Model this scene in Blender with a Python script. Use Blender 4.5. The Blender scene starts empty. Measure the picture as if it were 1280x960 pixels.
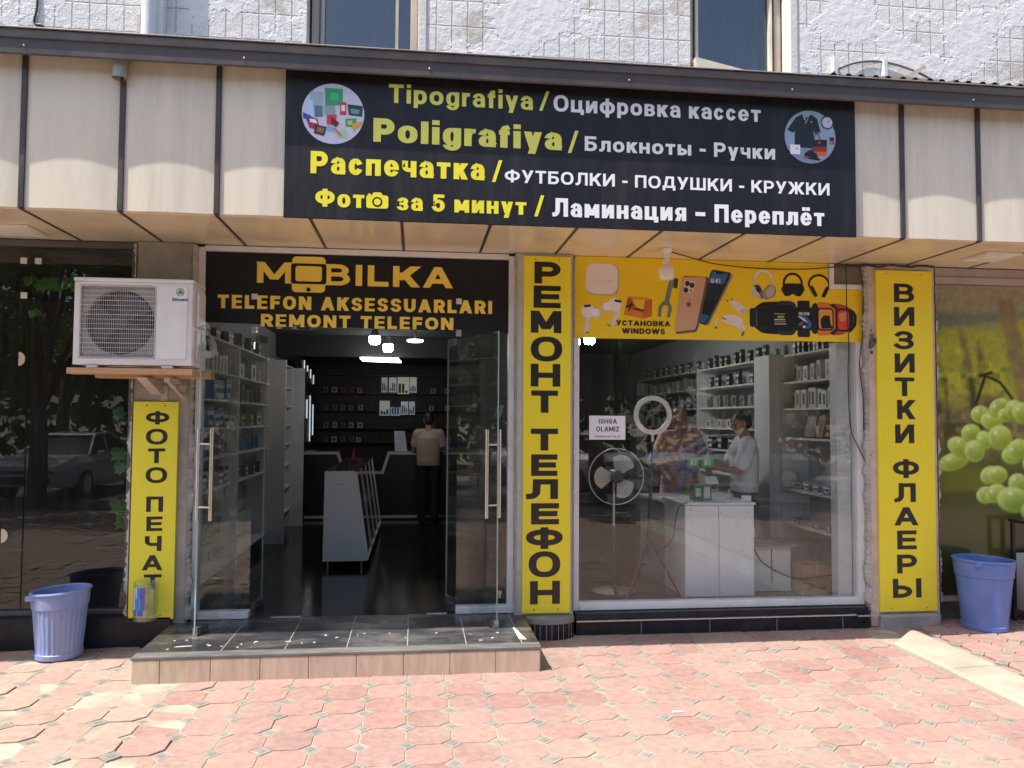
import bpy, bmesh, math, random
import numpy as np
from mathutils import Vector, Matrix

random.seed(7)
RNG = np.random.default_rng(7)
SC = bpy.context.scene
COL = SC.collection
PI = math.pi

# ------------------------------------------------------------------ camera, world, sun, exposure
cam = bpy.data.cameras.new('camera')
cam.sensor_width = 36.0
cam.lens = 36.0 * 1000 / 1280
cam.clip_start = 0.05
cam.clip_end = 2000
camo = bpy.data.objects.new('camera', cam)
COL.objects.link(camo)
_r = Vector((0.992919, -0.118637, 0.006073)); _u = Vector((-0.011297, -0.043405, 0.998994)); _f = Vector((0.118254, 0.991989, 0.044437))
_m = Matrix((( _r.x, _u.x, -_f.x, 0), (_r.y, _u.y, -_f.y, -6.65), (_r.z, _u.z, -_f.z, 1.8), (0, 0, 0, 1)))
camo.matrix_world = _m
SC.camera = camo

SUN_TO = Vector((-0.50, -0.19, 1.0)).normalized()      # towards the sun
wd = bpy.data.worlds.new('World'); SC.world = wd; wd.use_nodes = True
nt = wd.node_tree
sky = nt.nodes.new('ShaderNodeTexSky'); sky.sky_type = 'NISHITA'; sky.sun_disc = False
sky.sun_elevation = math.asin(SUN_TO.z); sky.sun_rotation = math.atan2(SUN_TO.x, SUN_TO.y)
sky.dust_density = 2.0
bg = nt.nodes['Background']; bg.inputs['Strength'].default_value = 0.15
nt.links.new(sky.outputs[0], bg.inputs['Color'])
sl = bpy.data.lights.new('sun', 'SUN'); sl.energy = 3.9; sl.angle = math.radians(0.5); sl.color = (1.0, 0.955, 0.88)
so = bpy.data.objects.new('sun', sl); COL.objects.link(so)
so.rotation_euler = (-SUN_TO).to_track_quat('-Z', 'Y').to_euler()
SC.view_settings.view_transform = 'Standard'
SC.view_settings.look = 'None'
SC.view_settings.gamma = 1.0
SC.view_settings.use_curve_mapping = False
SC.view_settings.exposure = 0.98
try:
    SC.cycles.use_denoising = True
    SC.cycles.max_bounces = 8
    SC.cycles.diffuse_bounces = 4
    SC.cycles.transparent_max_bounces = 24
    SC.cycles.sample_clamp_indirect = 6.0
    SC.cycles.caustics_reflective = False
    SC.cycles.caustics_refractive = False
except Exception:
    pass

# ------------------------------------------------------------------ colours and materials
def lin(c):
    return c / 12.92 if c <= 0.04045 else ((c + 0.055) / 1.055) ** 2.4
def hx(s):
    s = s.lstrip('#')
    return tuple(lin(int(s[i:i + 2], 16) / 255) for i in (0, 2, 4))
def new_mat(name):
    m = bpy.data.materials.new(name); m.use_nodes = True
    return m, m.node_tree, m.node_tree.nodes['Principled BSDF']
MATS = {}
def mat(name, col, rough=0.6, metal=0.0, var=0.12, scale=6.0, bump=0.0, bscale=60.0, spec=0.5, stretch=(1, 1, 1), rot=(0, 0, 0), dirt=None, dirt_amt=0.0, dirt_scale=2.0, coat=0.0):
    if name in MATS: return MATS[name]
    m, t, b = new_mat(name)
    tc = t.nodes.new('ShaderNodeTexCoord'); mp = t.nodes.new('ShaderNodeMapping')
    mp.inputs['Scale'].default_value = stretch; mp.inputs['Rotation'].default_value = rot
    t.links.new(tc.outputs['Object'], mp.inputs[0])
    nz = t.nodes.new('ShaderNodeTexNoise'); nz.inputs['Scale'].default_value = scale; nz.inputs['Detail'].default_value = 6; nz.inputs['Roughness'].default_value = .62
    t.links.new(mp.outputs[0], nz.inputs['Vector'])
    rp = t.nodes.new('ShaderNodeMapRange'); rp.inputs[1].default_value = .3; rp.inputs[2].default_value = .7
    rp.inputs[3].default_value = 1 - var; rp.inputs[4].default_value = 1 + var
    t.links.new(nz.outputs[0], rp.inputs[0])
    mx = t.nodes.new('ShaderNodeVectorMath'); mx.operation = 'SCALE'; mx.inputs[0].default_value = col[:3]
    t.links.new(rp.outputs[0], mx.inputs['Scale'])
    out = mx.outputs[0]
    if dirt is not None:
        n2 = t.nodes.new('ShaderNodeTexNoise'); n2.inputs['Scale'].default_value = dirt_scale; n2.inputs['Detail'].default_value = 8; n2.inputs['Roughness'].default_value = .7
        t.links.new(mp.outputs[0], n2.inputs['Vector'])
        r2 = t.nodes.new('ShaderNodeMapRange'); r2.inputs[1].default_value = .48; r2.inputs[2].default_value = .72; r2.inputs[3].default_value = 0; r2.inputs[4].default_value = dirt_amt
        t.links.new(n2.outputs[0], r2.inputs[0])
        mm = t.nodes.new('ShaderNodeMix'); mm.data_type = 'RGBA'
        t.links.new(r2.outputs[0], mm.inputs[0]); t.links.new(out, mm.inputs[6]); mm.inputs[7].default_value = (*dirt, 1)
        out = mm.outputs[2]
    t.links.new(out, b.inputs['Base Color'])
    rr = t.nodes.new('ShaderNodeMapRange'); rr.inputs[1].default_value = .3; rr.inputs[2].default_value = .7
    rr.inputs[3].default_value = max(0.02, rough * .8); rr.inputs[4].default_value = min(1, rough * 1.2)
    t.links.new(nz.outputs[0], rr.inputs[0]); t.links.new(rr.outputs[0], b.inputs['Roughness'])
    b.inputs['Metallic'].default_value = metal
    b.inputs['Specular IOR Level'].default_value = spec
    b.inputs['Coat Weight'].default_value = coat
    if bump:
        n3 = t.nodes.new('ShaderNodeTexNoise'); n3.inputs['Scale'].default_value = bscale; n3.inputs['Detail'].default_value = 5
        t.links.new(mp.outputs[0], n3.inputs['Vector'])
        bp = t.nodes.new('ShaderNodeBump'); bp.inputs['Strength'].default_value = 1.0; bp.inputs['Distance'].default_value = bump
        t.links.new(n3.outputs[0], bp.inputs['Height']); t.links.new(bp.outputs[0], b.inputs['Normal'])
    MATS[name] = m
    return m
def emit(name, col, strength):
    m, t, b = new_mat(name)
    b.inputs['Base Color'].default_value = (.8, .8, .8, 1)
    b.inputs['Emission Color'].default_value = (*col, 1); b.inputs['Emission Strength'].default_value = strength
    return m
def glass(name, tint=(.955, .968, .965), f0=.042, dust=.010):
    m = bpy.data.materials.new(name); m.use_nodes = True; t = m.node_tree
    t.nodes.remove(t.nodes['Principled BSDF']); out = t.nodes['Material Output']
    tr = t.nodes.new('ShaderNodeBsdfTransparent'); tr.inputs[0].default_value = (*tint, 1)
    gl = t.nodes.new('ShaderNodeBsdfGlossy'); gl.inputs['Roughness'].default_value = 0.0; gl.inputs['Color'].default_value = (1, 1, 1, 1)
    lw = t.nodes.new('ShaderNodeLayerWeight'); lw.inputs['Blend'].default_value = .5
    pw = t.nodes.new('ShaderNodeMath'); pw.operation = 'POWER'; pw.inputs[1].default_value = 5
    t.links.new(lw.outputs['Facing'], pw.inputs[0])
    ma = t.nodes.new('ShaderNodeMath'); ma.operation = 'MULTIPLY_ADD'; ma.inputs[1].default_value = 1 - f0; ma.inputs[2].default_value = f0
    t.links.new(pw.outputs[0], ma.inputs[0])
    mx = t.nodes.new('ShaderNodeMixShader')
    t.links.new(ma.outputs[0], mx.inputs[0]); t.links.new(tr.outputs[0], mx.inputs[1]); t.links.new(gl.outputs[0], mx.inputs[2])
    df = t.nodes.new('ShaderNodeBsdfDiffuse'); df.inputs[0].default_value = (.5, .48, .44, 1)
    tc = t.nodes.new('ShaderNodeTexCoord'); mp = t.nodes.new('ShaderNodeMapping'); mp.inputs['Scale'].default_value = (14, 14, 1.2)
    t.links.new(tc.outputs['Object'], mp.inputs[0])
    nz = t.nodes.new('ShaderNodeTexNoise'); nz.inputs['Scale'].default_value = 1.5; nz.inputs['Detail'].default_value = 7
    t.links.new(mp.outputs[0], nz.inputs['Vector'])
    rp = t.nodes.new('ShaderNodeMapRange'); rp.inputs[1].default_value = .4; rp.inputs[2].default_value = .8; rp.inputs[3].default_value = dust * .3; rp.inputs[4].default_value = dust * 2.2
    t.links.new(nz.outputs[0], rp.inputs[0])
    m2 = t.nodes.new('ShaderNodeMixShader')
    t.links.new(rp.outputs[0], m2.inputs[0]); t.links.new(mx.outputs[0], m2.inputs[1]); t.links.new(df.outputs[0], m2.inputs[2])
    t.links.new(m2.outputs[0], out.inputs['Surface'])
    return m
def print_mat(name, rough=.45):
    m, t, b = new_mat(name)
    a = t.nodes.new('ShaderNodeAttribute'); a.attribute_name = 'ink'
    t.links.new(a.outputs['Color'], b.inputs['Base Color']); b.inputs['Roughness'].default_value = rough
    return m

# ------------------------------------------------------------------ mesh building
class MB:
    def __init__(s):
        s.v = []; s.f = []; s.mi = []; s.c = []          # verts, faces, material index, face colour
        s.mat_i = 0; s.col = (1, 1, 1)
    def face(s, idx):
        s.f.append(tuple(idx)); s.mi.append(s.mat_i); s.c.append(s.col)
    def add(s, verts, faces):
        o = len(s.v); s.v.extend([tuple(p) for p in verts])
        for f in faces: s.face([i + o for i in f])
        return o
    def box(s, x0, x1, y0, y1, z0, z1, bev=0.0, skip=''):
        if bev > 0:
            b = min(bev, abs(x1 - x0) * .45, abs(y1 - y0) * .45, abs(z1 - z0) * .45)
            bm = bmesh.new(); bmesh.ops.create_cube(bm, size=1)
            for v in bm.verts:
                v.co = Vector(((x0 + x1) / 2 + v.co.x * (x1 - x0), (y0 + y1) / 2 + v.co.y * (y1 - y0), (z0 + z1) / 2 + v.co.z * (z1 - z0)))
            bmesh.ops.bevel(bm, geom=bm.edges[:], offset=b, segments=2, profile=.5, affect='EDGES')
            s.bm(bm); return s
        v = [(x0, y0, z0), (x1, y0, z0), (x1, y1, z0), (x0, y1, z0), (x0, y0, z1), (x1, y0, z1), (x1, y1, z1), (x0, y1, z1)]
        s.add(v, [(0, 3, 2, 1), (4, 5, 6, 7), (0, 1, 5, 4), (1, 2, 6, 5), (2, 3, 7, 6), (3, 0, 4, 7)]); return s
    def bm(s, bm):
        bm.verts.index_update()
        s.add([v.co[:] for v in bm.verts], [[v.index for v in f.verts] for f in bm.faces]); bm.free()
    def quad(s, a, b, c, d):
        s.add([a, b, c, d], [(0, 1, 2, 3)]); return s
    def lathe(s, prof, cx, cy, n=32, sx=1, sy=1, cap=True):      # prof: (r, z)
        vs = []
        for r, z in prof:
            for k in range(n):
                a = 2 * PI * k / n
                vs.append((cx + sx * r * math.cos(a), cy + sy * r * math.sin(a), z))
        fs = []
        for i in range(len(prof) - 1):
            for k in range(n):
                fs.append((i * n + k, i * n + (k + 1) % n, (i + 1) * n + (k + 1) % n, (i + 1) * n + k))
        if cap:
            fs.append(tuple(reversed(range(n)))); fs.append(tuple((len(prof) - 1) * n + k for k in range(n)))
        s.add(vs, fs); return s
    def tube(s, pts, r, n=8, closed=False, taper=None):
        pts = [Vector(p) for p in pts]; N = len(pts); rings = []
        up = None
        for i, p in enumerate(pts):
            if closed: d = pts[(i + 1) % N] - pts[i - 1]
            else: d = pts[min(i + 1, N - 1)] - pts[max(i - 1, 0)]
            d.normalize()
            if up is None:
                up = Vector((0, 0, 1)) if abs(d.z) < .9 else Vector((1, 0, 0))
            a = d.cross(up); a.normalize(); b = a.cross(d); b.normalize(); up = b
            rr = r if taper is None else taper[i]
            rings.append([p + a * (rr * math.cos(2 * PI * k / n)) + b * (rr * math.sin(2 * PI * k / n)) for k in range(n)])
        vs = [tuple(q) for ring in rings for q in ring]; fs = []
        M = N if closed else N - 1
        for i in range(M):
            j = (i + 1) % N
            for k in range(n):
                fs.append((i * n + k, i * n + (k + 1) % n, j * n + (k + 1) % n, j * n + k))
        if not closed:
            fs.append(tuple(reversed(range(n)))); fs.append(tuple((N - 1) * n + k for k in range(n)))
        s.add(vs, fs); return s
    def cyl(s, p0, p1, r, n=16):
        return s.tube([p0, p1], r, n)
    def sphere(s, c, r, n=16, m=10, sx=1, sy=1, sz=1):
        vs = []; fs = []
        for i in range(m + 1):
            t = PI * i / m
            for k in range(n):
                a = 2 * PI * k / n
                vs.append((c[0] + sx * r * math.sin(t) * math.cos(a), c[1] + sy * r * math.sin(t) * math.sin(a), c[2] + sz * r * math.cos(t)))
        for i in range(m):
            for k in range(n):
                fs.append((i * n + k, (i + 1) * n + k, (i + 1) * n + (k + 1) % n, i * n + (k + 1) % n))
        s.add(vs, fs); return s
    def prism_y(s, poly, y0, y1):                 # polygon in (x, z), extruded along y
        n = len(poly)
        vs = [(x, y0, z) for x, z in poly] + [(x, y1, z) for x, z in poly]
        fs = [tuple(range(n)), tuple(reversed(range(n, 2 * n)))]
        for i in range(n):
            j = (i + 1) % n; fs.append((i, i + n, j + n, j))
        s.add(vs, fs); return s
    def prism_x(s, poly, x0, x1):                 # polygon in (y, z)
        n = len(poly)
        vs = [(x0, y, z) for y, z in poly] + [(x1, y, z) for y, z in poly]
        fs = [tuple(range(n)), tuple(reversed(range(n, 2 * n)))]
        for i in range(n):
            j = (i + 1) % n; fs.append((i, i + n, j + n, j))
        s.add(vs, fs); return s
    def prism_z(s, poly, z0, z1):
        n = len(poly)
        vs = [(x, y, z0) for x, y in poly] + [(x, y, z1) for x, y in poly]
        fs = [tuple(reversed(range(n))), tuple(range(n, 2 * n))]
        for i in range(n):
            j = (i + 1) % n; fs.append((i, j, j + n, i + n))
        s.add(vs, fs); return s

WPOS = {}
def tag(o, label=None, cat=None, group=None, kind=None):
    if label: o['label'] = label
    if cat: o['category'] = cat
    if group: o['group'] = group
    if kind: o['kind'] = kind
    return o
def obj(name, mb, mats, parent=None, smooth=False, origin=None, ink=False, sharp=40, fixn=True):
    me = bpy.data.meshes.new(name)
    org = Vector(origin) if origin is not None else (WPOS[parent.name] if parent is not None else Vector((0, 0, 0)))
    me.from_pydata([tuple(Vector(v) - org) for v in mb.v], [], mb.f)
    if not isinstance(mats, (list, tuple)): mats = [mats]
    for m in mats: me.materials.append(m)
    me.polygons.foreach_set('material_index', mb.mi)
    if ink:
        at = me.color_attributes.new('ink', 'FLOAT_COLOR', 'CORNER')
        buf = []
        for f, c in zip(mb.f, mb.c):
            if len(c) == 3 and not isinstance(c[0], (tuple, list)): buf.extend([*c, 1] * len(f))
            else:
                for q in c: buf.extend([*q, 1])
        at.data.foreach_set('color', buf)
    if fixn:
        bm = bmesh.new(); bm.from_mesh(me); bmesh.ops.recalc_face_normals(bm, faces=bm.faces); bm.to_mesh(me); bm.free()
    me.validate(); me.update()
    if smooth:
        me.polygons.foreach_set('use_smooth', [True] * len(me.polygons))
        try: me.set_sharp_from_angle(angle=math.radians(sharp))
        except Exception: pass
    o = bpy.data.objects.new(name, me); COL.objects.link(o)
    if parent is not None:
        o.parent = parent; o.location = org - WPOS[parent.name]
    else:
        o.location = org
    WPOS[o.name] = org
    return o
def thing(name, label, cat, loc=(0, 0, 0), group=None):
    o = bpy.data.objects.new(name, None); o.empty_display_size = .2; COL.objects.link(o)
    o.location = loc; WPOS[o.name] = Vector(loc)
    return tag(o, label, cat, group)
def single(name, mb, mats, label, cat, origin=(0, 0, 0), group=None, smooth=False, **k):
    return tag(obj(name, mb, mats, None, smooth, origin, **k), label, cat, group)
def copy_tree(o, loc=None, parent=None):
    c = o.copy(); COL.objects.link(c)
    if parent is not None: c.parent = parent
    if loc is not None: c.location = loc
    WPOS[c.name] = Vector(c.location)
    for ch in list(o.children):
        copy_tree(ch, None, c)
    return c

# ------------------------------------------------------------------ lettering: every letter is drawn as broad strokes
def arc(cx, cy, rx, ry, a0, a1, n=14):
    return [(cx + rx * math.cos(math.radians(a0 + (a1 - a0) * i / n)), cy + ry * math.sin(math.radians(a0 + (a1 - a0) * i / n))) for i in range(n + 1)]
def sup(cx, cy, rx, ry, n=40, e=2.35):
    o = []
    for i in range(n + 1):
        a = 2 * PI * i / n; ca, sa = math.cos(a), math.sin(a)
        o.append((cx + rx * math.copysign(abs(ca) ** (2 / e), ca), cy + ry * math.copysign(abs(sa) ** (2 / e), sa)))
    o[-1] = o[0]
    return o
def bow(v0, v1, w=1.0):
    rx = min(.42, w); return [(0, v1)] + arc(w - rx, (v0 + v1) / 2, rx, (v1 - v0) / 2, 90, -90) + [(0, v0)]
stem0 = [(0, 0), (0, 1)]; stem1 = [(1, 0), (1, 1)]
LO = .74
G = {}
def g(chars, w, strokes, h=1.0):
    for c in chars: G[c] = (w, h, strokes)
_O = [sup(.5, .5, .5, .5)]
_T = [[(0, 1), (1, 1)], [(.5, 1), (.5, 0)]]
_E = [[(1, 1), (0, 1), (0, 0), (1, 0)], [(0, .51), (.92, .51)]]
_H = [stem0, stem1, [(0, .5), (1, .5)]]
_N = [stem0, stem1, ('D', 0, 1, 1, 0)]
_I = [stem0, stem1, ('D', 0, 0, 1, 1)]
_P = [[(0, 0), (0, 1)], [(0, 1), (0, 1)] and bow(.42, 1)]
_B = [stem0, bow(.52, 1, .93), bow(0, .52, 1)]
_M = [stem0, stem1, ('D', 0, 1, .5, .22), ('D', 1, 1, .5, .22)]
_K = [stem0, ('D', .1, .42, 1, 1), ('D', .34, .6, 1, 0)]
_C = [arc(.5, .5, .5, .5, 42, 318, 26)]
_PP = [[(0, 0), (0, 1), (1, 1), (1, 0)]]
_L = [[(0, 0), (.08, .01)] + arc(.02, .34, .25, .33, -68, 0, 7) + [(.28, 1), (1, 1), (1, 0)]]
_Z3 = [arc(.46, .76, .48, .24, 155, -90, 18) + [(.3, .52)], [(.3, .52)] + arc(.45, .26, .55, .26, 90, -155, 18)]
_CH = [[(0, 1), (0, .66)] + arc(.42, .68, .42, .26, 180, 270, 8) + [(1, .42)], stem1]
_YI = [stem0, bow(0, .56, .6), stem1]
_A = [('D', 0, 0, .5, 1), ('D', 1, 0, .5, 1), [(.2, .26), (.8, .26)]]
_SH = [[(0, 1), (0, 0), (1, 0), (1, 1)], [(.5, 0), (.5, 1)]]
_YA = [stem1, [(1 - a, b) for a, b in bow(.42, 1)], ('D', .5, .42, .02, 0)]
_ZH = [[(.5, 0), (.5, 1)], ('D', 0, 0, .42, .5), ('D', 0, 1, .42, .5), ('D', 1, 0, .58, .5), ('D', 1, 1, .58, .5), [(.3, .5), (.7, .5)]]
_D = [('D', .14, .2, .32, 1), [(.32, 1), (.86, 1), (.86, .12)], [(0, -.14), (0, .1), (1, .1), (1, -.14)]]
_F = [sup(.5, .54, .5, .33), [(.5, 0), (.5, 1.0)]]
g('OО', .78, _O); g('TТ', .66, _T); g('EЕ', .6, _E); g('F', .58, [[(1, 1), (0, 1), (0, 0)], [(0, .48), (.9, .48)]]); g('L', .56, [[(0, 1), (0, 0), (1, 0)]])
g('HН', .72, _H); g('N', .74, _N); g('И', .74, _I); g('PР', .66, _P); g('BВ', .68, _B); g('MМ', .88, _M); g('KК', .7, _K); g('CС', .7, _C)
g('П', .72, _PP); g('Л', .76, _L); g('З', .64, _Z3); g('Ч', .68, _CH); g('Ы', .9, _YI); g('AА', .8, _A); g('Ш', 1.0, _SH); g('Ж', 1.05, _ZH); g('Д', .82, _D); g('Ф', .92, _F)
g('R', .68, _P + [('D', .46, .42, 1, 0)]); g('I', 0, [[(.5, 0), (.5, 1)]])
g('S', .64, [arc(.5, .75, .48, .25, 25, 270, 18) + arc(.5, .25, .5, .25, 90, -155, 18)])
g('U', .72, [[(0, 1), (0, .36)] + arc(.5, .36, .5, .36, 180, 360) + [(1, 1)]])
g('G', .76, [arc(.5, .5, .5, .5, 45, 355, 26) + [(1, .46), (.58, .46)]])
g('D', .72, [stem0, bow(0, 1)]); g('Z', .66, [[(0, 1), (1, 1)], [(0, 0), (1, 0)], ('D', .04, 0, .96, 1)])
g('W', 1.15, [('D', 0, 1, .25, 0), ('D', .5, 1, .25, 0), ('D', .5, 1, .75, 0), ('D', 1, 1, .75, 0)])
g('У', .7, [('D', 0, 1, .52, .36), ('D', 1, 1, .3, 0)])
g('Б', .66, [[(.92, 1), (0, 1), (0, 0)], bow(0, .56)])
# lower case
g('oо', .62, _O, LO); g('cс', .54, _C, LO); g('кk', .56, _K, LO); g('т', .54, _T, LO); g('н', .58, _H, LO); g('п', .58, _PP, LO); g('л', .62, _L, LO); g('м', .72, _M, LO)
g('и', .6, _I, LO); g('в', .56, _B, LO); g('з', .52, _Z3, LO); g('я', .56, _YA, LO); g('ч', .56, _CH, LO); g('ы', .76, _YI, LO)
_e = [arc(.5, .5, .5, .5, 0, 318, 26), [(.02, .5), (.98, .5)]]
g('eе', .58, _e, LO); g('ё', .58, _e + [('o', .2), ('o', .8)], LO)
g('aа', .55, [arc(.45, .68, .45, .32, 155, 70, 8) + arc(.6, .62, .4, .38, 90, 0, 8) + [(1, 0)], [(1, .56), (.4, .56)] + arc(.38, .28, .38, .28, 90, 270, 12) + [(.62, .02), (1, .14)]], LO)
g('pр', .58, [[(0, 1), (0, -.38)], sup(.5, .5, .5, .5)], LO); g('ф', .8, [sup(.5, .5, .5, .5), [(.5, -.38), (.5, 1.36)]], LO)
g('ц', .66, [[(0, 1), (0, 0), (.84, 0)], [(.84, 1), (.84, 0)], [(.8, 0), (1.05, 0), (1.05, -.24)]], LO)
g('yу', .58, [('D', 0, 1, .5, .08), ('D', 1, 1, .38, -.38)], LO)
g('i', 0, [[(.5, 0), (.5, 1)], ('o', .5)], LO); g('l', 0, [[(.5, 0), (.5, 1.38)]], LO)
g('g', .58, [sup(.5, .5, .5, .5), [(1, 1), (1, 0)] + arc(.5, -.02, .5, .36, 0, -150, 12)], LO)
g('r', .36, [stem0, arc(.9, .42, .9, .58, 178, 82, 8)], LO); g('f', .36, [[(.35, 0), (.35, 1.05)] + arc(.85, 1.05, .5, .33, 180, 90, 8), [(0, 1), (.9, 1)]], LO)
g('n', .56, [stem0, arc(.5, .55, .5, .45, 180, 0, 12) + [(1, 0)]], LO); g('t', .36, [[(.35, 1.35), (.35, .3)] + arc(.8, .3, .45, .3, 180, 270, 8), [(0, 1), (.9, 1)]], LO)
# figures and marks
g('5', .6, [[(.94, 1), (.12, 1), (.06, .54)] + arc(.46, .32, .54, .32, 130, -150, 20)])
g('0', .6, _O); g('1', .3, [[(.2, .8), (1, 1), (1, 0)]]); g('2', .6, [arc(.5, .72, .48, .28, 165, -30, 14) + [(0, 0), (1, 0)]]); g('7', .58, [[(0, 1), (1, 1)], ('D', .3, 0, 1, 1)])
g('8', .6, [sup(.5, .76, .44, .24), sup(.5, .26, .5, .26)]); g('9', .6, [sup(.5, .68, .5, .32), [(1, .68)] + arc(.5, .4, .5, .4, 0, -140, 10)]); g('4', .62, [('D', 0, .3, .62, 1), [(0, .28), (1, .28)], [(.72, 0), (.72, 1)]]); g('3', .6, _Z3)
g('/', .42, [('D', 0, -.08, 1, 1.08)]); g('-', .34, [[(0, .4), (1, .4)]]); g('–', .5, [[(0, .4), (1, .4)]]); g(':', 0, [[(.5, .2), (.5, .22)], [(.5, .7), (.5, .72)]]); g('.', 0, [[(.5, 0), (.5, .02)]]); g('+', .5, [[(0, .4), (1, .4)], [(.5, .1), (.5, .7)]])
THIN = set('aаeеёзвя5SЗВBE8gE')
STEP = [0]
def strip(mb, pts, tx, tz, y, slant):
    """a broad line along pts (x, z) with square ends, as one ribbon of quads"""
    q = []
    for p in pts:
        if not q or abs(p[0] - q[-1][0]) + abs(p[1] - q[-1][1]) > 1e-6: q.append(p)
    closed = len(q) > 3 and abs(q[0][0] - q[-1][0]) + abs(q[0][1] - q[-1][1]) < 1e-6
    if closed: q = q[:-1]
    k = tz / tx                                     # work where the line is as wide as it is tall
    P = [np.array((x * k, z)) for x, z in q]; h = tz / 2; n = len(P)
    if not closed:
        if n == 1: P.append(P[0] + np.array((1e-4, 0))); n = 2
        d = P[0] - P[1]; P[0] = P[0] + d / np.linalg.norm(d) * h
        d = P[-1] - P[-2]; P[-1] = P[-1] + d / np.linalg.norm(d) * h
    A = []; Bq = []
    for i in range(n):
        if closed: a, b, c = P[i - 1], P[i], P[(i + 1) % n]
        else: a, b, c = P[max(i - 1, 0)], P[i], P[min(i + 1, n - 1)]
        d1 = b - a; d2 = c - b
        if np.linalg.norm(d1) < 1e-9: d1 = d2
        if np.linalg.norm(d2) < 1e-9: d2 = d1
        d1 = d1 / np.linalg.norm(d1); d2 = d2 / np.linalg.norm(d2)
        n1 = np.array((-d1[1], d1[0])); n2 = np.array((-d2[1], d2[0])); m = n1 + n2
        L = np.linalg.norm(m)
        if L < 1e-3: m = n1; s = 1
        else: m = m / L; s = 1 / max(.45, float(m @ n1))
        A.append(b + m * h * s); Bq.append(b - m * h * s)
    STEP[0] += 1; yy = y - .00012 * (STEP[0] % 6)
    vs = []; fs = []
    for i in range(n if closed else n - 1):
        j = (i + 1) % n; o = len(vs); yq = yy - 1.7e-5 * (i % 7)
        vs += [(w[0] / k, yq, w[1]) for w in (A[i], Bq[i], Bq[j], A[j])]; fs.append((o, o + 1, o + 2, o + 3))
    mb.add(vs, fs)
def glyph(mb, ch, x0, x1, z0, z1, t, y, tx=None):
    w, h, strokes = G[ch]
    tx = tx or t; t0 = t
    if ch in THIN: t = min(t, .19 * (z1 - z0))
    elif h < 1: t = min(t, .25 * (z1 - z0))
    X = lambda u: x0 + tx / 2 + u * (x1 - x0 - tx) if w > 0 else (x0 + x1) / 2
    Z = lambda v: z0 + t / 2 + v * (z1 - z0 - t)
    for s in strokes:
        if s[0] == 'o':
            c = z0 + (z1 - z0) / h * 1.03; d_ = min(t0, (z1 - z0) / h * .2); m_ = X(s[1]); w_ = tx * (.5 if w == 0 else .42)
            mb.add([(m_ - w_, y, c - d_), (m_ + w_, y, c - d_), (m_ + w_, y, c), (m_ - w_, y, c)], [(0, 1, 2, 3)])
        elif isinstance(s, tuple):
            _, u0, v0, u1, v1 = s
            if v0 > v1: u0, v0, u1, v1 = u1, v1, u0, v0
            a = np.array((X(u0), Z(v0))); b = np.array((X(u1), Z(v1)))
            k = tx / t
            dz = b[1] - a[1]; dx = (b[0] - a[0])
            hw = tx * math.hypot(dx / k, dz) / max(dz, 1e-6) / 2
            sl = dx / max(dz, 1e-6)
            e = t / 2
            sgn = 0.0
            a = a - np.array((sl * 0, 0)); 
            za, zb = a[1] - e, b[1] + e
            xa, xb = a[0], b[0]
            STEP[0] += 1; yy = y - .00012 * (STEP[0] % 6)
            mb.add([(xa - hw, yy, za), (xa + hw, yy, za), (xb + hw, yy, zb), (xb - hw, yy, zb)], [(0, 1, 2, 3)])
        else:
            strip(mb, [(X(u), Z(v)) for u, v in s], tx, t, y, 0)
def words(mb, s, x0, x1, zb, cap, t, y, gap=.13, space=.34, tx=None):
    """a line of lettering from x0 to x1 on baseline zb; t is the stroke width as a share of the cap height"""
    nat = 0; adv = []
    for i, c in enumerate(s):
        if c == ' ': adv.append(None); nat += space; continue
        w = max(G[c][0], t); adv.append(w); nat += w + gap
    nat -= gap
    k = (x1 - x0) / nat; x = x0
    for c, w in zip(s, adv):
        if w is None: x += space * k; continue
        glyph(mb, c, x, x + w * k, zb, zb + cap * G[c][1], t * cap, y, tx=tx or t * cap * min(1.25, max(.8, k / cap)))
        x += (w + gap) * k
def disc(mb, cx, cz, r, y, n=40, rz=None):
    rz = rz or r
    mb.add([(cx + r * math.cos(2 * PI * i / n), y, cz + rz * math.sin(2 * PI * i / n)) for i in range(n)], [tuple(range(n))])
def poly(mb, pts, y):
    mb.add([(x, y, z) for x, z in pts], [tuple(range(len(pts)))])
def rrect(cx, cz, w, h, r, rot=0, n=6):
    o = []
    for sx, sz, a in ((1, 1, 0), (-1, 1, 90), (-1, -1, 180), (1, -1, 270)):
        for i in range(n + 1):
            t = math.radians(a + 90 * i / n)
            o.append((sx * (w / 2 - r) + r * math.cos(t), sz * (h / 2 - r) + r * math.sin(t)))
    c, s = math.cos(math.radians(rot)), math.sin(math.radians(rot))
    return [(cx + x * c - z * s, cz + x * s + z * c) for x, z in o]

# ================================================================== THE SETTING
M_asph = mat('asphalt', (.11, .105, .1), .9, var=.2, bump=.004, bscale=120)
M_sand = mat('sandy_joint', (.40, .33, .25), .95, var=.3, scale=5, bump=.003, bscale=90, dirt=(.19, .16, .13), dirt_amt=.85, dirt_scale=1.6)
M_earth = mat('bare_earth', (.34, .27, .19), .95, var=.25, scale=1.5, bump=.01, bscale=20)
mb = MB()
for (x0, x1, y0, y1) in ((-400, 400, -400, -19.0), (-400, 400, 12, 400), (-400, -30, -19, 12), (30, 400, -19, 12)):
    mb.quad((x0, y0, -.012), (x1, y0, -.012), (x1, y1, -.012), (x0, y1, -.012))
mb.quad((-30, -19, -.012), (30, -19, -.012), (30, 12, -.012), (-30, 12, -.012))
tag(obj('ground', mb, M_earth), kind='structure')
mb = MB(); mb.quad((-30, -16.5, -.004), (30, -16.5, -.004), (30, -9.6, -.004), (-30, -9.6, -.004))
tag(obj('road', mb, M_asph), kind='structure')
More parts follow.
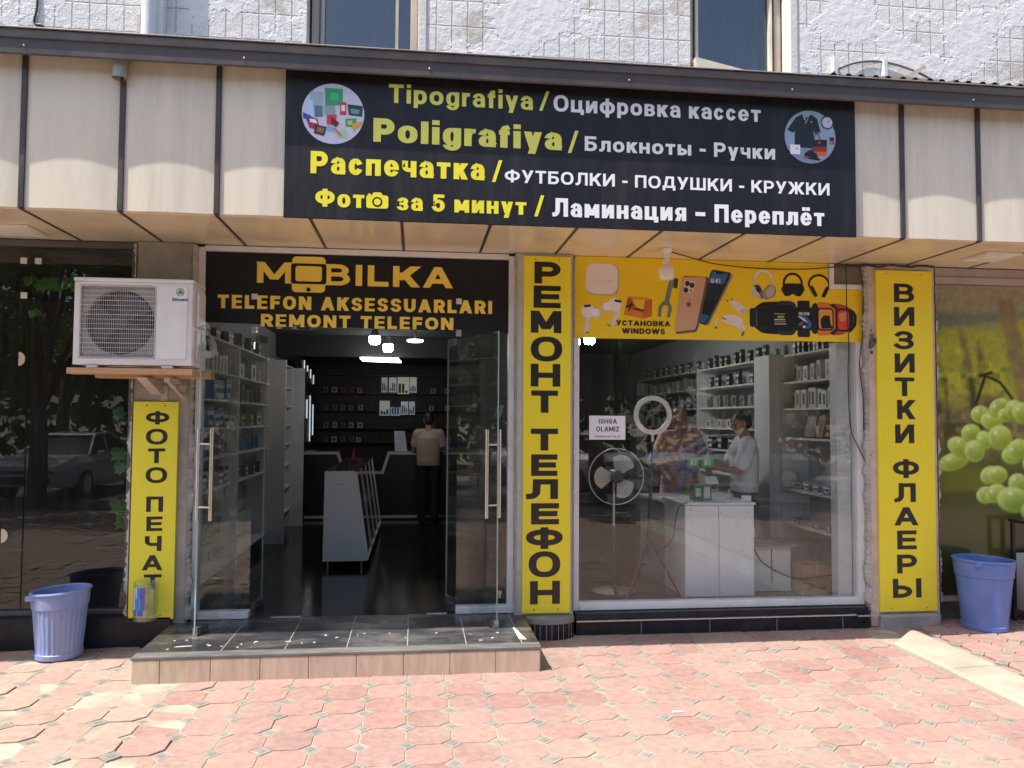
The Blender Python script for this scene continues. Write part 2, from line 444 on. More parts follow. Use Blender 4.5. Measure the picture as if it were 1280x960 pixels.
mb = MB(); mb.quad((-14, -7.9, -.0045), (16, -7.9, -.0045), (16, .3, -.0045), (-14, .3, -.0045))
tag(obj('paving_bed', mb, M_sand), kind='structure')

# octagonal pavers with small square keys, each laid a little differently
def paver_mat():
    m, t, b = new_mat('pavers')
    a = t.nodes.new('ShaderNodeAttribute'); a.attribute_name = 'ink'
    tc = t.nodes.new('ShaderNodeTexCoord')
    n1 = t.nodes.new('ShaderNodeTexNoise'); n1.inputs['Scale'].default_value = 1.1; n1.inputs['Detail'].default_value = 8; n1.inputs['Roughness'].default_value = .68
    n2 = t.nodes.new('ShaderNodeTexNoise'); n2.inputs['Scale'].default_value = 17; n2.inputs['Detail'].default_value = 6; n2.inputs['Roughness'].default_value = .7
    n3 = t.nodes.new('ShaderNodeTexNoise'); n3.inputs['Scale'].default_value = 260; n3.inputs['Detail'].default_value = 3
    for n in (n1, n2, n3): t.links.new(tc.outputs['Object'], n.inputs['Vector'])
    r1 = t.nodes.new('ShaderNodeMapRange'); r1.inputs[1].default_value = .42; r1.inputs[2].default_value = .68; r1.inputs[4].default_value = .5
    t.links.new(n1.outputs[0], r1.inputs[0])
    mx = t.nodes.new('ShaderNodeMix'); mx.data_type = 'RGBA'; mx.inputs[7].default_value = (.39, .315, .24, 1)
    t.links.new(r1.outputs[0], mx.inputs[0]); t.links.new(a.outputs['Color'], mx.inputs[6])
    r2 = t.nodes.new('ShaderNodeMapRange'); r2.inputs[1].default_value = .3; r2.inputs[2].default_value = .7; r2.inputs[3].default_value = .76; r2.inputs[4].default_value = 1.16
    t.links.new(n2.outputs[0], r2.inputs[0])
    sc = t.nodes.new('ShaderNodeVectorMath'); sc.operation = 'SCALE'
    t.links.new(mx.outputs[2], sc.inputs[0]); t.links.new(r2.outputs[0], sc.inputs['Scale'])
    # dark spill stains
    n4 = t.nodes.new('ShaderNodeTexNoise'); n4.inputs['Scale'].default_value = 2.6; n4.inputs['Detail'].default_value = 7; n4.inputs['Roughness'].default_value = .6
    mp = t.nodes.new('ShaderNodeMapping'); mp.inputs['Location'].default_value = (3.7, 1.9, 0); t.links.new(tc.outputs['Object'], mp.inputs[0]); t.links.new(mp.outputs[0], n4.inputs['Vector'])
    r4 = t.nodes.new('ShaderNodeMapRange'); r4.inputs[1].default_value = .66; r4.inputs[2].default_value = .74; r4.inputs[4].default_value = .42
    t.links.new(n4.outputs[0], r4.inputs[0])
    m4 = t.nodes.new('ShaderNodeMix'); m4.data_type = 'RGBA'; m4.inputs[7].default_value = (.22, .13, .10, 1)
    t.links.new(r4.outputs[0], m4.inputs[0]); t.links.new(sc.outputs[0], m4.inputs[6])
    t.links.new(m4.outputs[2], b.inputs['Base Color'])
    b.inputs['Roughness'].default_value = .85; b.inputs['Specular IOR Level'].default_value = .3
    bp = t.nodes.new('ShaderNodeBump'); bp.inputs['Strength'].default_value = .6; bp.inputs['Distance'].default_value = .002
    ad = t.nodes.new('ShaderNodeMath'); ad.operation = 'MULTIPLY_ADD'; ad.inputs[1].default_value = .35
    t.links.new(n3.outputs[0], ad.inputs[0]); t.links.new(n2.outputs[0], ad.inputs[2])
    t.links.new(ad.outputs[0], bp.inputs['Height']); t.links.new(bp.outputs[0], b.inputs['Normal'])
    return m
M_pave = paver_mat()
PS = .2585; PX, PY = -1.072, -1.335
mb = MB()
def paver(cx, cy, pts, col, dz, tx, ty, edge=.009, soft=.006):
    """a stone: top face, worn rounded edge and sides"""
    n = len(pts)
    def hz(x, y): return dz + tx * (x - cx) + ty * (y - cy)
    def ring(k, down):
        o = []
        for x, y in pts:
            l = math.hypot(x - cx, y - cy); s = max(.2, (l - k) / l)
            X, Y = cx + (x - cx) * s, cy + (y - cy) * s
            o.append((X, Y, hz(X, Y) - down))
        return o
    r0 = ring(edge + soft, 0); r1 = ring(edge, .0022); r2 = ring(edge, .035)
    fs = [tuple(range(n))]
    for i in range(n):
        j = (i + 1) % n
        fs.append((i + n, j + n, j, i)); fs.append((i + 2 * n, j + 2 * n, j + n, i + n))
    mb.col = col
    mb.add(r0 + r1 + r2, fs)
q = .245 * PS
def tone(x, y):
    k = random.random()
    base = np.array((.345, .195, .168)) * (.84 + .30 * random.random())
    grey = np.array((.33, .245, .21)); pale = np.array((.39, .295, .23))
    f = random.random() ** 2 * .5 + (0.45 if x < -1.5 else 0.0) + max(0, min(.35, (-2.2 - y) * .3))
    c = base * (1 - min(f, .85)) + (pale if x < -1.2 else grey) * min(f, .85)
    return tuple(c)
for i in range(-45, 56):
    for j in range(-26, 7):
        x0, y0 = PX + i * PS, PY + j * PS
        if x0 < -12 or x0 > 12.5 or y0 > .15: continue
        cx, cy = x0 + PS / 2, y0 + PS / 2
        if 3.86 < cx < 4.13 and cy < -.15: continue                       # the kerb lies here
        rough = 1.0 if cx > -1.35 else 3.0
        dz = random.gauss(0, .0012 * rough) + (.016 if cx > 4.25 else 0); tx = random.gauss(0, .008 * rough); ty = random.gauss(0, .008 * rough)
        if cx < -1.3 and random.random() < .06: tx += random.choice((-.05, .04)); dz += .004
        o = [(x0 + q, y0), (x0 + PS - q, y0), (x0 + PS, y0 + q), (x0 + PS, y0 + PS - q), (x0 + PS - q, y0 + PS), (x0 + q, y0 + PS), (x0, y0 + PS - q), (x0, y0 + q)]
        paver(cx, cy, o, tone(cx, cy), dz, tx, ty, edge=.003 + random.random() * .0016, soft=.004)
        k = [(x0 + q, y0), (x0, y0 + q), (x0 - q, y0), (x0, y0 - q)]
        gk = (.235 + random.random() * .06) * (1.0)
        paver(x0, y0, k, (gk, gk * .93, gk * .8), dz - .001, tx, ty, edge=.003, soft=.003)
        kk = [(x0 + q * .5, y0), (x0, y0 + q * .5), (x0 - q * .5, y0), (x0, y0 - q * .5)]
        paver(x0, y0, kk, (gk * .8, gk * .75, gk * .66), dz + .0015, tx, ty, edge=.001, soft=.003)
tag(obj('paving', mb, M_pave, ink=True, fixn=False), kind='structure')

M_kerb = mat('kerb_concrete', (.37, .325, .255), .9, var=.12, scale=5, bump=.004, bscale=45, dirt=(.27, .23, .18), dirt_amt=.7)
mb = MB()
y = -.30
while y > -7.8:
    L = .98; a, b = y - L + .008, y
    poly_ = [(3.79, -.05), (3.80, .028), (3.83, .046), (4.14, .062), (4.185, .05), (4.19, -.05)]
    n = len(poly_)
    j = random.gauss(0, .004)
    vs = [(x + j, a, z) for x, z in poly_] + [(x + j, b, z) for x, z in poly_]
    if y == -.30: vs = [(x, yy + (.0 if yy == a else (-.30 + (x - 3.79) * .79 - .0 if False else (-.28 if x < 3.85 else 0.0))), z) for x, yy, z in vs]
    mb.add(vs, [tuple(range(n)), tuple(reversed(range(n, 2 * n)))] + [(i, i + n, (i + 1) % n + n, (i + 1) % n) for i in range(n)])
    y -= L
tag(obj('kerb', mb, M_kerb), kind='structure')

# ------------------------------------------------------------------ the building
def wall_mat():
    """old white paint and torn plaster over a wall of small scored tiles"""
    m, t, b = new_mat('scored_wall')
    tc = t.nodes.new('ShaderNodeTexCoord'); sp = t.nodes.new('ShaderNodeSeparateXYZ'); t.links.new(tc.outputs['Object'], sp.inputs[0])
    def math_(op, a, bb=None, c=None):
        n = t.nodes.new('ShaderNodeMath'); n.operation = op
        for i, s in enumerate((a, bb, c)):
            if s is None: continue
            if isinstance(s, (int, float)): n.inputs[i].default_value = s
            else: t.links.new(s, n.inputs[i])
        return n.outputs[0]
    def noise(scale, det=6, rough=.6, loc=(0, 0, 0)):
        mp = t.nodes.new('ShaderNodeMapping'); mp.inputs['Location'].default_value = loc; t.links.new(tc.outputs['Object'], mp.inputs[0])
        n = t.nodes.new('ShaderNodeTexNoise'); n.inputs['Scale'].default_value = scale; n.inputs['Detail'].default_value = det; n.inputs['Roughness'].default_value = rough
        t.links.new(mp.outputs[0], n.inputs['Vector']); return n.outputs[0]
    def mapr(s, a, bb, c=0, d=1, smooth=False):
        n = t.nodes.new('ShaderNodeMapRange'); n.interpolation_type = 'SMOOTHSTEP' if smooth else 'LINEAR'
        n.inputs[1].default_value = a; n.inputs[2].default_value = bb; n.inputs[3].default_value = c; n.inputs[4].default_value = d
        t.links.new(s, n.inputs[0]); return n.outputs[0]
    wob = noise(7, 2, .5, (4, 0, 2))
    x = math_('ADD', sp.outputs[0], math_('MULTIPLY_ADD', wob, .012, -.006)); z = math_('ADD', sp.outputs[2], math_('MULTIPLY_ADD', wob, .012, -.006))
    def groove(v, s, w):
        f = math_('FRACT', math_('DIVIDE', v, s)); d = math_('ABSOLUTE', math_('SUBTRACT', f, .5))
        return mapr(d, .5 - w / s, .5 - w / s * .35, 0, 1, True)
    gr = math_('MAXIMUM', groove(x, .134, .009), groove(z, .225, .009))
    patch = mapr(noise(1.25, 6, .66, (1.5, 0, 7.2)), .505, .535, 0, 1, True)       # 1 = skimmed over with plaster
    patch2 = mapr(noise(2.3, 6, .7, (8, 3, 1)), .60, .62, 0, 1, True)
    cover = math_('MAXIMUM', patch, patch2)
    keep = math_('SUBTRACT', 1.0, cover)
    fine = noise(55, 6, .7); mid = noise(13, 5, .6)
    h = math_('ADD', math_('MULTIPLY', gr, math_('MULTIPLY', keep, -.007)), math_('MULTIPLY', cover, .006))
    h = math_('ADD', h, math_('MULTIPLY', fine, math_('MULTIPLY_ADD', keep, .0055, .0022)))
    h = math_('ADD', h, math_('MULTIPLY', mid, .011))
    bp = t.nodes.new('ShaderNodeBump'); bp.inputs['Strength'].default_value = .8; bp.inputs['Distance'].default_value = 1.0
    t.links.new(h, bp.inputs['Height']); t.links.new(bp.outputs[0], b.inputs['Normal'])
    def mix(f, a, c):
        n = t.nodes.new('ShaderNodeMix'); n.data_type = 'RGBA'; t.links.new(f, n.inputs[0])
        for i, s in ((6, a), (7, c)):
            if isinstance(s, tuple): n.inputs[i].default_value = (*s, 1)
            else: t.links.new(s, n.inputs[i])
        return n.outputs[2]
    col = mix(cover, (.72, .69, .665), (.74, .71, .70))
    bare = math_('MULTIPLY', mapr(noise(1.7, 6, .65, (2.2, 0, 3.1)), .56, .62, 0, .8, True), keep)
    col = mix(bare, col, (.52, .46, .41))
    col = mix(math_('MULTIPLY', math_('MULTIPLY', gr, keep), .75), col, (.46, .44, .43))
    t.links.new(col, b.inputs['Base Color']); b.inputs['Roughness'].default_value = .85; b.inputs['Specular IOR Level'].default_value = .2
    return m
M_wall = wall_mat()
M_conc = mat('rough_concrete', (.36, .34, .32), .92, var=.18, scale=5, bump=.006, bscale=35, dirt=(.16, .14, .13), dirt_amt=.6)
M_pink = mat('peeling_pink_plaster', (.64, .53, .47), .9, var=.14, scale=7, bump=.006, bscale=40, dirt=(.36, .31, .28), dirt_amt=.75, dirt_scale=6)
M_foam = mat('foam_filler', (.46, .435, .40), .95, var=.2, scale=14, bump=.014, bscale=30)
M_black_tile = mat('black_tile', (.022, .023, .028), .3, var=.3, scale=2, dirt=(.06, .06, .06), dirt_amt=.5, spec=.2)
M_alu = mat('white_aluminium', (.74, .75, .77), .4, var=.06, dirt=(.45, .43, .41), dirt_amt=.35)
M_steel = mat('brushed_steel', (.62, .60, .57), .22, metal=1, var=.06)
M_trim = mat('silver_trim', (.6, .6, .6), .3, metal=.8, var=.06)
GL = glass('shop_glass')
GLD = glass('door_glass', (.93, .945, .94), .036, .016)
GLU = glass('upper_glass', (.5, .56, .6), .1, .02)

B = thing('shop_building', 'white painted street building with torn plaster above, grey pillars and black tiled plinth below', 'building', (0, 0, 0))
# upper wall, with two openings cut through it
WX0, WX1 = -9.5, 11.0
OP = [(-.955, -.004, 4.30, 6.45), (2.385, 3.335, 4.30, 6.45)]
mb = MB()
xs = sorted([WX0, WX1] + [v for o in OP for v in o[:2]])
for a, b_ in zip(xs[:-1], xs[1:]):
    if any(abs(a - o[0]) < 1e-6 for o in OP):
        o = [o for o in OP if abs(a - o[0]) < 1e-6][0]
        mb.box(a, b_, .1, .38, 3.232, o[2]); mb.box(a, b_, .1, .38, o[3], 9)
    else: mb.box(a, b_, .1, .38, 3.232, 9)
mb.box(WX0, WX1, .382, 9.9, 8.7, 9)
mb.box(WX0, WX0 + .3, .382, 9.9, 0, 8.698); mb.box(WX1 - .3, WX1, .382, 9.9, 0, 8.698); mb.box(WX0 + .302, WX1 - .302, 9.6, 9.9, 0, 8.698)
mb.box(WX0 + .302, WX1 - .302, .384, 9.598, 3.34, 3.5)
obj('wall', mb, M_wall, B)
# broad drain box running up the wall: it throws the long shadow beside it
mb = MB(); mb.tube([(-2.185, .0, 4.2), (-2.185, .0, 9)], .062, 18); mb.box(-2.125, -2.082, .0, .098, 4.2, 9)
obj('downpipe', mb, mat('painted_pipe', (.66, .66, .67), .6, var=.08), B, smooth=True)
M_frame_b = mat('beige_window_frame', (.47, .39, .31), .5, var=.1)
M_rev = mat('reveal_plaster', (.66, .62, .57), .85, var=.1, bump=.004, bscale=40)
M_dark = mat('dark_room', (.02, .022, .026), .9)
for k, (x0, x1, z0, z1) in enumerate(OP):
    w = MB()
    fw = .065
    w.box(x0 + .02, x0 + .02 + fw, .27, .33, z0, z1, .006); w.box(x1 - .02 - fw, x1 - .02, .27, .33, z0, z1, .006)
    w.box(x0 + .021 + fw, x1 - .021 - fw, .272, .328, z1 - fw, z1, .006); w.box(x0 + .021 + fw, x1 - .021 - fw, .272, .328, 4.42, 4.48, .006)
    win = obj('window', w, M_frame_b, B)
    s = MB(); s.box(x0 + fw + .04, x0 + fw + .065, .255, .30, z0, z1); s.box(x1 - fw - .15, x1 - fw - .125, .258, .30, z0, z1) if k == 0 else s.box(x1 - fw - .075, x1 - fw - .05, .25, .30, z0, z1)
    obj('sash', s, M_frame_b if k == 0 else mat('pale_sash', (.7, .64, .54), .5), win)
    p = MB(); p.box(x0 + fw + .02, x1 - fw - .02, .30, .306, z0, z1); obj('pane', p, GLU, win)
    c = MB(); c.box(x0, x1, .8, .82, z0, z1); c.box(x0 + .05, x0 + .3, .5, .52, z0, z1)
    obj('curtain', c, mat('blue_grey_curtain', (.10, .125, .16), .8, var=.2, scale=3, stretch=(14, 1, .4)), win)
    r = MB(); r.box(x1 - .018, x1 + .055, .088, .26, z0, z1, .008)
    obj('surround', r, M_rev, win)
    if k == 1:
        sl_ = MB(); a = math.radians(-11.5)
        pts = [(2.415, .04, 5.010), (3.16, .04, 4.86), (3.165, .04, 4.815), (2.43, .04, 4.90)]
        sl_.add([(x, y, z) for x, y, z in pts] + [(x, .24, z + .012) for x, y, z in pts], [(0, 1, 2, 3), (7, 6, 5, 4), (0, 4, 5, 1), (1, 5, 6, 2), (2, 6, 7, 3), (3, 7, 4, 0)])
        obj('sill', sl_, mat('loose_sill', (.66, .58, .46), .6, var=.1), win)
# pillars
def pillar(x0, x1, m, jag):
    mb = MB(); mb.box(x0, x1, .03, .45, 0, 3.218, .012)
    p = obj('pillar', mb, m, B)
    for e, s in ((x0, -1), (x1, 1)):
        f = MB()
        n = 150; pr = []
        for i in range(n + 1):
            z = .2 + i * 3.0 / n; wv = .5 + .5 * math.sin(i * .35 + 3 * math.sin(i * .11)); pr.append(((random.uniform(.0, .022) + .026 * wv) if jag else random.uniform(.002, .01), z))
        vs = []
        for d, z in pr: vs += [(e - s * .004, .018, z), (e + s * d, .045, z), (e + s * d * .7, .13, z)]
        fs = []
        for i in range(n): fs += [(3 * i, 3 * i + 1, 3 * i + 4, 3 * i + 3), (3 * i + 1, 3 * i + 2, 3 * i + 5, 3 * i + 4)]
        f.add(vs, fs); obj('filler', f, M_foam, p)
    return p
P1 = pillar(-2.245, -1.80, M_conc, True)
P2 = pillar(.83, 1.325, mat('white_plaster', (.55, .54, .53), .85, var=.12, bump=.004, dirt=(.35, .33, .32), dirt_amt=.5), False)
P3 = pillar(3.985, 4.64, M_pink, True)
pillar(7.4, 7.9, M_pink, False); pillar(-6.2, -5.75, M_conc, False)
# plinths
mb = MB(); mb.box(-9.5, -1.90, .0, .3, -.05, .235, .006)
obj('plinth', mb, M_black_tile, B)
mb = MB(); mb.box(1.345, 3.95, .0, .35, -.05, .118); mb.box(1.345, 3.95, .018, .35, .118, .178)
pl = obj('plinth', mb, M_black_tile, B)
mb = MB(); mb.box(1.345, 3.83, -.012, .02, .112, .124, .003); mb.box(3.832, 4.02, -.03, -.008, .106, .12, .003); obj('nosing', mb, M_trim, pl)
mb = MB()
for x in (1.9, 2.5, 3.1, 3.7): mb.box(x, x + .005, -.0015, .002, -.02, .11)
obj('grout', mb, mat('tile_grout', (.3, .29, .27), .9), pl)
mb = MB(); mb.box(4.66, 11, .30, .45, -.05, .19, .006); mb.box(4.05, 4.62, -.02, .05, -.05, .115, .02)
obj('plinth', mb, M_conc, B)
# half round tiled foot under the middle pillar, bare concrete foot under the right one
mb = MB()
pts = [(.925, .05), (.925, -.03), (.97, -.085), (1.06, -.115), (1.16, -.115), (1.26, -.085), (1.315, -.03), (1.315, .05)]
mb.prism_z(pts, -.05, .125)
ft = obj('pillar_foot', mb, M_black_tile, B)
mb = MB(); mb.prism_z([((x - 1.12) * 1.03 + 1.12, y * 1.04) for x, y in pts], .126, .17); obj('cap', mb, mat('cement_cap', (.24, .235, .22), .9, bump=.004), ft)
mb = MB()
for i in range(1, 6):
    (xa, ya), (xb, yb) = pts[i], pts[i + 1]
    for t_ in (.15, .6):
        x = xa + (xb - xa) * t_; y_ = ya + (yb - ya) * t_
        mb.box(x - .002, x + .002, y_ - .004, y_ + .01, -.02, .122)
obj('grout', mb, MATS['tile_grout'], ft)

# ------------------------------------------------------------------ entrance step
M_tread = mat('black_granite', (.040, .041, .045), .26, var=.35, scale=4, dirt=(.20, .18, .165), dirt_amt=.75, dirt_scale=3.5, stretch=(.7, 1.6, 1))
M_riser = mat('sandstone_tile', (.50, .385, .30), .6, var=.2, scale=4.5, stretch=(5, 1, .8), rot=(0, .6, 0), bump=.0015, dirt=(.36, .27, .21), dirt_amt=.5)
ST = thing('entrance_step', 'broad entrance step with black tiled top and brown stone riser before the glass doors', 'step', (-.5, -.4, 0))
mb = MB(); mb.box(-1.885, .895, -.885, .148, -.05, .155); obj('core', mb, M_conc, ST)
mb = MB(); mb.box(-1.90, .91, -.905, -.785, .156, .176, .003); e1 = obj('edging', mb, mat('granite_edging', (.13, .125, .12), .5, var=.3, scale=9, stretch=(.5, 2, 1), dirt=(.28, .25, .22), dirt_amt=.7), ST)
mb = MB()
xs = [-1.90, -1.34, -.905, -.475, -.046, .378, .785, .91]
for a, b_ in zip(xs[:-1], xs[1:]):
    mb.box(a + .003, b_ - .003, -.781, -.333, .156, .175, .0015); mb.box(a + .003, b_ - .003, -.327, .148, .156, .175, .0015)
obj('tread', mb, M_tread, ST)
mb = MB(); mb.box(-1.895, .905, -.80, .147, .156, .172); obj('grout', mb, mat('light_grout', (.42, .39, .34), .9), ST)
mb = MB()
xs = [-1.89, -1.71, -1.378, -1.048, -.722, -.396, -.07, .256, .582, .90]
for a, b_ in zip(xs[:-1], xs[1:]): mb.box(a + .002, b_ - .002, -.902, -.886, -.03, .1545, .002)
for a, b_ in ((-.88, -.56), (-.556, -.24), (-.236, .0)): mb.box(.896, .908, a, b_, -.03, .1545, .002); mb.box(-1.898, -1.886, a, b_, -.03, .1545, .002)
obj('riser', mb, M_riser, ST)
mb = MB(); rr = random.Random(3)
for i in range(26):
    x = rr.uniform(-1.75, -.1) if i < 20 else rr.uniform(-.1, .8); y_ = rr.uniform(-.74, -.42); l = rr.uniform(.004, .017); a = rr.uniform(-.3, .3)
    w_ = rr.uniform(.004, .011); z = .1756
    if i == 0: x, y_, l, w_, a = -1.62, -.66, .075, .008, .15
    ca, sa = math.cos(a), math.sin(a)
    ring = [(l * math.cos(t) * rr.uniform(.7, 1.1), w_ * math.sin(t) * rr.uniform(.6, 1.2)) for t in np.linspace(0, 2 * PI, 9)[:-1]]
    pp = [(x + u * ca - v * sa, y_ + u * sa + v * ca) for u, v in ring]
    mb.prism_z(pp, z, z + .003)
tag(obj('debris', mb, mat('white_flakes', (.72, .68, .62), .9), origin=(0, 0, 0)), 'scattered white paint flakes on the black top of the entrance step', 'debris', kind='stuff')
mb = MB(); mb.add([(.765, -.36, .1765), (.78, -.36, .1765), (.83, -.71, .1765), (.775, -.70, .1765)], [(0, 1, 2, 3)])
mb.add([(.765, -.36, .1745), (.78, -.36, .1745), (.83, -.71, .1745), (.775, -.70, .1745)], [(3, 2, 1, 0)])
obj('mortar_smear', mb, mat('mortar', (.6, .55, .47), .9), ST)

# ------------------------------------------------------------------ canopy
M_panel = mat('cream_panel', (.68, .61, .50), .36, var=.05, scale=3, dirt=(.50, .44, .36), dirt_amt=.6, dirt_scale=1.6, stretch=(4, 1, .4))
M_soffit = mat('soffit_panel', (.76, .66, .48), .22, var=.05, scale=2.5, dirt=(.52, .42, .28), dirt_amt=.4, dirt_scale=1.5)
M_brown = mat('brown_metal', (.055, .044, .042), .45, var=.15, scale=4, dirt=(.10, .085, .08), dirt_amt=.5)
M_brown_lip = mat('brown_metal_lip', (.10, .08, .074), .45, var=.15)
CN = thing('canopy', 'cream panelled canopy with dark brown seams and gutter over the shop front', 'canopy', (0, -.4, 3.2))
SX = [-1.407 + .643 * k for k in range(-12, 18)]
ZB, ZT = 3.222, 4.30
for a, b_ in zip(SX[:-1], SX[1:]):
    mb = MB(); n = 10; vs = []
    for i in range(n + 1):
        t_ = i / n; x = a + .015 + (b_ - a - .03) * t_; bul = .012 * (1 - (2 * t_ - 1) ** 2)
        vs += [(x, -.893 - bul, ZB + .004), (x, -.893 - bul, ZT), (x, -.86, ZB + .004), (x, -.86, ZT)]
    fs = []
    for i in range(n):
        o = 4 * i; fs += [(o, o + 4, o + 5, o + 1), (o + 2, o + 3, o + 7, o + 6), (o, o + 2, o + 6, o + 4), (o + 1, o + 5, o + 7, o + 3)]
    fs += [(0, 1, 3, 2), (4 * n, 4 * n + 2, 4 * n + 3, 4 * n + 1)]
    mb.add(vs, fs); obj('fascia_panel', mb, M_panel, CN, smooth=True)
    mb = MB(); mb.box(a + .006, b_ - .006, -.875, .095, ZB - .004, ZB + .012, .004); obj('soffit_panel', mb, M_soffit, CN)
for x in SX:
    mb = MB(); mb.box(x - .019, x + .019, -.908, -.87, ZB + .001, ZT - .02, .004); obj('seam_strip', mb, M_brown, CN)
for x in SX:
    mb = MB(); mb.box(x - .0115, x + .0115, -.904, .096, ZB - .009, ZB, .002); obj('soffit_seam', mb, M_brown, CN)
mb = MB(); prof = [(-.90, 4.305), (-1.026, 4.228), (-1.032, 4.238), (-1.034, 4.335), (-1.046, 4.34), (-1.05, 4.392), (-1.03, 4.402), (-.90, 4.402)]
mb.prism_x(prof, SX[0], SX[-1])
gt = obj('gutter', mb, M_brown, CN)
mb = MB(); mb.box(SX[0], SX[-1], -1.054, -.90, 4.404, 4.411, .002); obj('gutter_lip', mb, mat('sunlit_lip', (.36, .31, .28), .5, var=.2), gt)  # sunlight along the lip is put into its paler colour
mb = MB()
for i, x in enumerate(np.arange(-8.05, 9, 1.36)):
    mb.sphere((x + .06 * math.sin(i * 3), -1.035, 4.29), .007, 8, 6)
obj('rivet', mb, mat('rivet', (.6, .58, .55), .4, metal=.5), gt)
mb = MB(); n = 30; a0 = 4.385
xs = np.arange(SX[0], SX[-1], .02); vs = []
for x in xs:
    w_ = .013 * (1 if math.sin(x * 2 * PI / .19) > .55 else 0)
    for y_, z in ((-1.045, a0), (.095, a0 + .17)): vs.append((x, y_, z + w_))
mb.add(vs, [(2 * i, 2 * i + 2, 2 * i + 3, 2 * i + 1) for i in range(len(xs) - 1)])
rs = obj('roof_sheet', mb, M_brown, CN)
# the crumpled corner of the sheet on the right
mb = MB(); vs = []; xs = np.arange(3.05, 5.2, .02)
for x in xs:
    k = max(0, 1 - abs(x - 3.75) / .55); w_ = .018 * (1 if math.sin(x * 2 * PI / .11) > .3 else 0)
    for y_, z in ((-1.05, 4.414 + .0 * k), (-.8, 4.455 + .09 * k), (-.3, 4.53 + .10 * k)): vs.append((x, y_, z + w_))
mb.add(vs, [f for i in range(len(xs) - 1) for f in ((3 * i, 3 * i + 3, 3 * i + 4, 3 * i + 1), (3 * i + 1, 3 * i + 4, 3 * i + 5, 3 * i + 2))])
obj('roof_patch', mb, M_brown, CN)
mb = MB(); mb.lathe([(.046, 4.135), (.048, 4.137), (.048, 4.262)], -2.06, -.945, 28, cap=False); mb.lathe([(.041, 4.136), (.042, 4.24)], -2.06, -.945, 24, cap=False); mb.add([(-2.06 + .048 * math.cos(a), -.945 + .048 * math.sin(a), 4.2621) for a in np.linspace(0, 2 * PI, 29)[:-1]], [tuple(range(28))]); mb.add([(-2.06 + .042 * math.cos(a), -.945 + .042 * math.sin(a), 4.18) for a in np.linspace(0, 2 * PI, 29)[:-1]], [tuple(range(28))])
obj('pipe_stub', mb, mat('grey_plastic', (.30, .30, .29), .5), CN, smooth=True)
# flat square lamps let into the soffit
M_lampw = mat('white_lamp_cover', (.82, .78, .74), .4)
for (x, y_, lab) in ((4.845, -.42, 'flat square white lamp in the canopy soffit above the grape poster'), (-3.03, -.25, 'flat square white lamp in the canopy soffit above the dark left window')):
    L = thing('soffit_lamp', lab, 'lamp', (x, y_, 3.2), 'square lamps in the canopy soffit')
    mb = MB(); mb.box(x - .165, x + .165, y_ - .165, y_ + .165, 3.199, 3.216, .004); obj('frame', mb, mat('lamp_rim', (.72, .68, .64), .4), L)
    mb = MB(); mb.box(x - .14, x + .14, y_ - .14, y_ + .14, 3.1935, 3.198); obj('diffuser', mb, M_lampw, L)
# unlit bulb hanging under the soffit
L = thing('hanging_bulb', 'unlit white bulb in a socket hanging under the canopy before the yellow banner', 'lamp', (2.033, -.3, 3.2))
mb = MB(); mb.lathe([(.045, 3.216), (.045, 3.19), (.024, 3.185), (.022, 3.13), (.027, 3.125), (.027, 3.09)], 2.033, -.3, 24); obj('socket', mb, mat('socket_plastic', (.74, .71, .67), .4), L, smooth=True)
mb = MB(); mb.lathe([(.028, 3.09), (.034, 3.075), (.058, 3.055), (.062, 3.04), (.062, 2.985), (.058, 2.965), (.045, 2.958)], 2.033, -.3, 28); obj('bulb', mb, mat('opal_bulb', (.84, .80, .74), .3), L, smooth=True)

# ================================================================== SHOP FRONT GLASS
E_ = thing('glass_entrance', 'frameless glass entrance with two door leaves standing open outward and steel bar handles', 'entrance', (-.47, .15, .175))
mb = MB()
mb.box(-1.785, -1.735, .10, .20, .176, 3.2, .004); mb.box(.775, .825, .10, .20, .176, 3.2, .004)
mb.box(-1.734, .774, .10, .20, 3.17, 3.215, .004)
mb.box(-1.734, -1.335, .10, .20, .178, .235, .004); mb.box(.345, .774, .10, .20, .178, .235, .004)
obj('frame', mb, M_alu, E_)
for a, b_ in ((-1.734, -1.335), (.345, .774)):
    mb = MB(); mb.box(a, b_, .144, .154, .236, 2.535); obj('side_pane', mb, GL, E_)
mb = MB(); mb.box(-1.734, .774, .144, .154, 2.54, 3.168); obj('transom_pane', mb, GL, E_)
M_clamp = mat('clamp_steel', (.55, .54, .52), .3, metal=.9)
for x in (-1.34, .35):
    mb = MB(); mb.box(x - .022, x + .022, .134, .164, 2.505, 2.56, .004); obj('corner_clamp', mb, M_clamp, E_)
    mb = MB(); mb.box(x - .024, x + .024, .132, .143, 2.78, 2.828, .003); obj('corner_clamp', mb, mat('white_clamp', (.62, .64, .64), .4), E_)
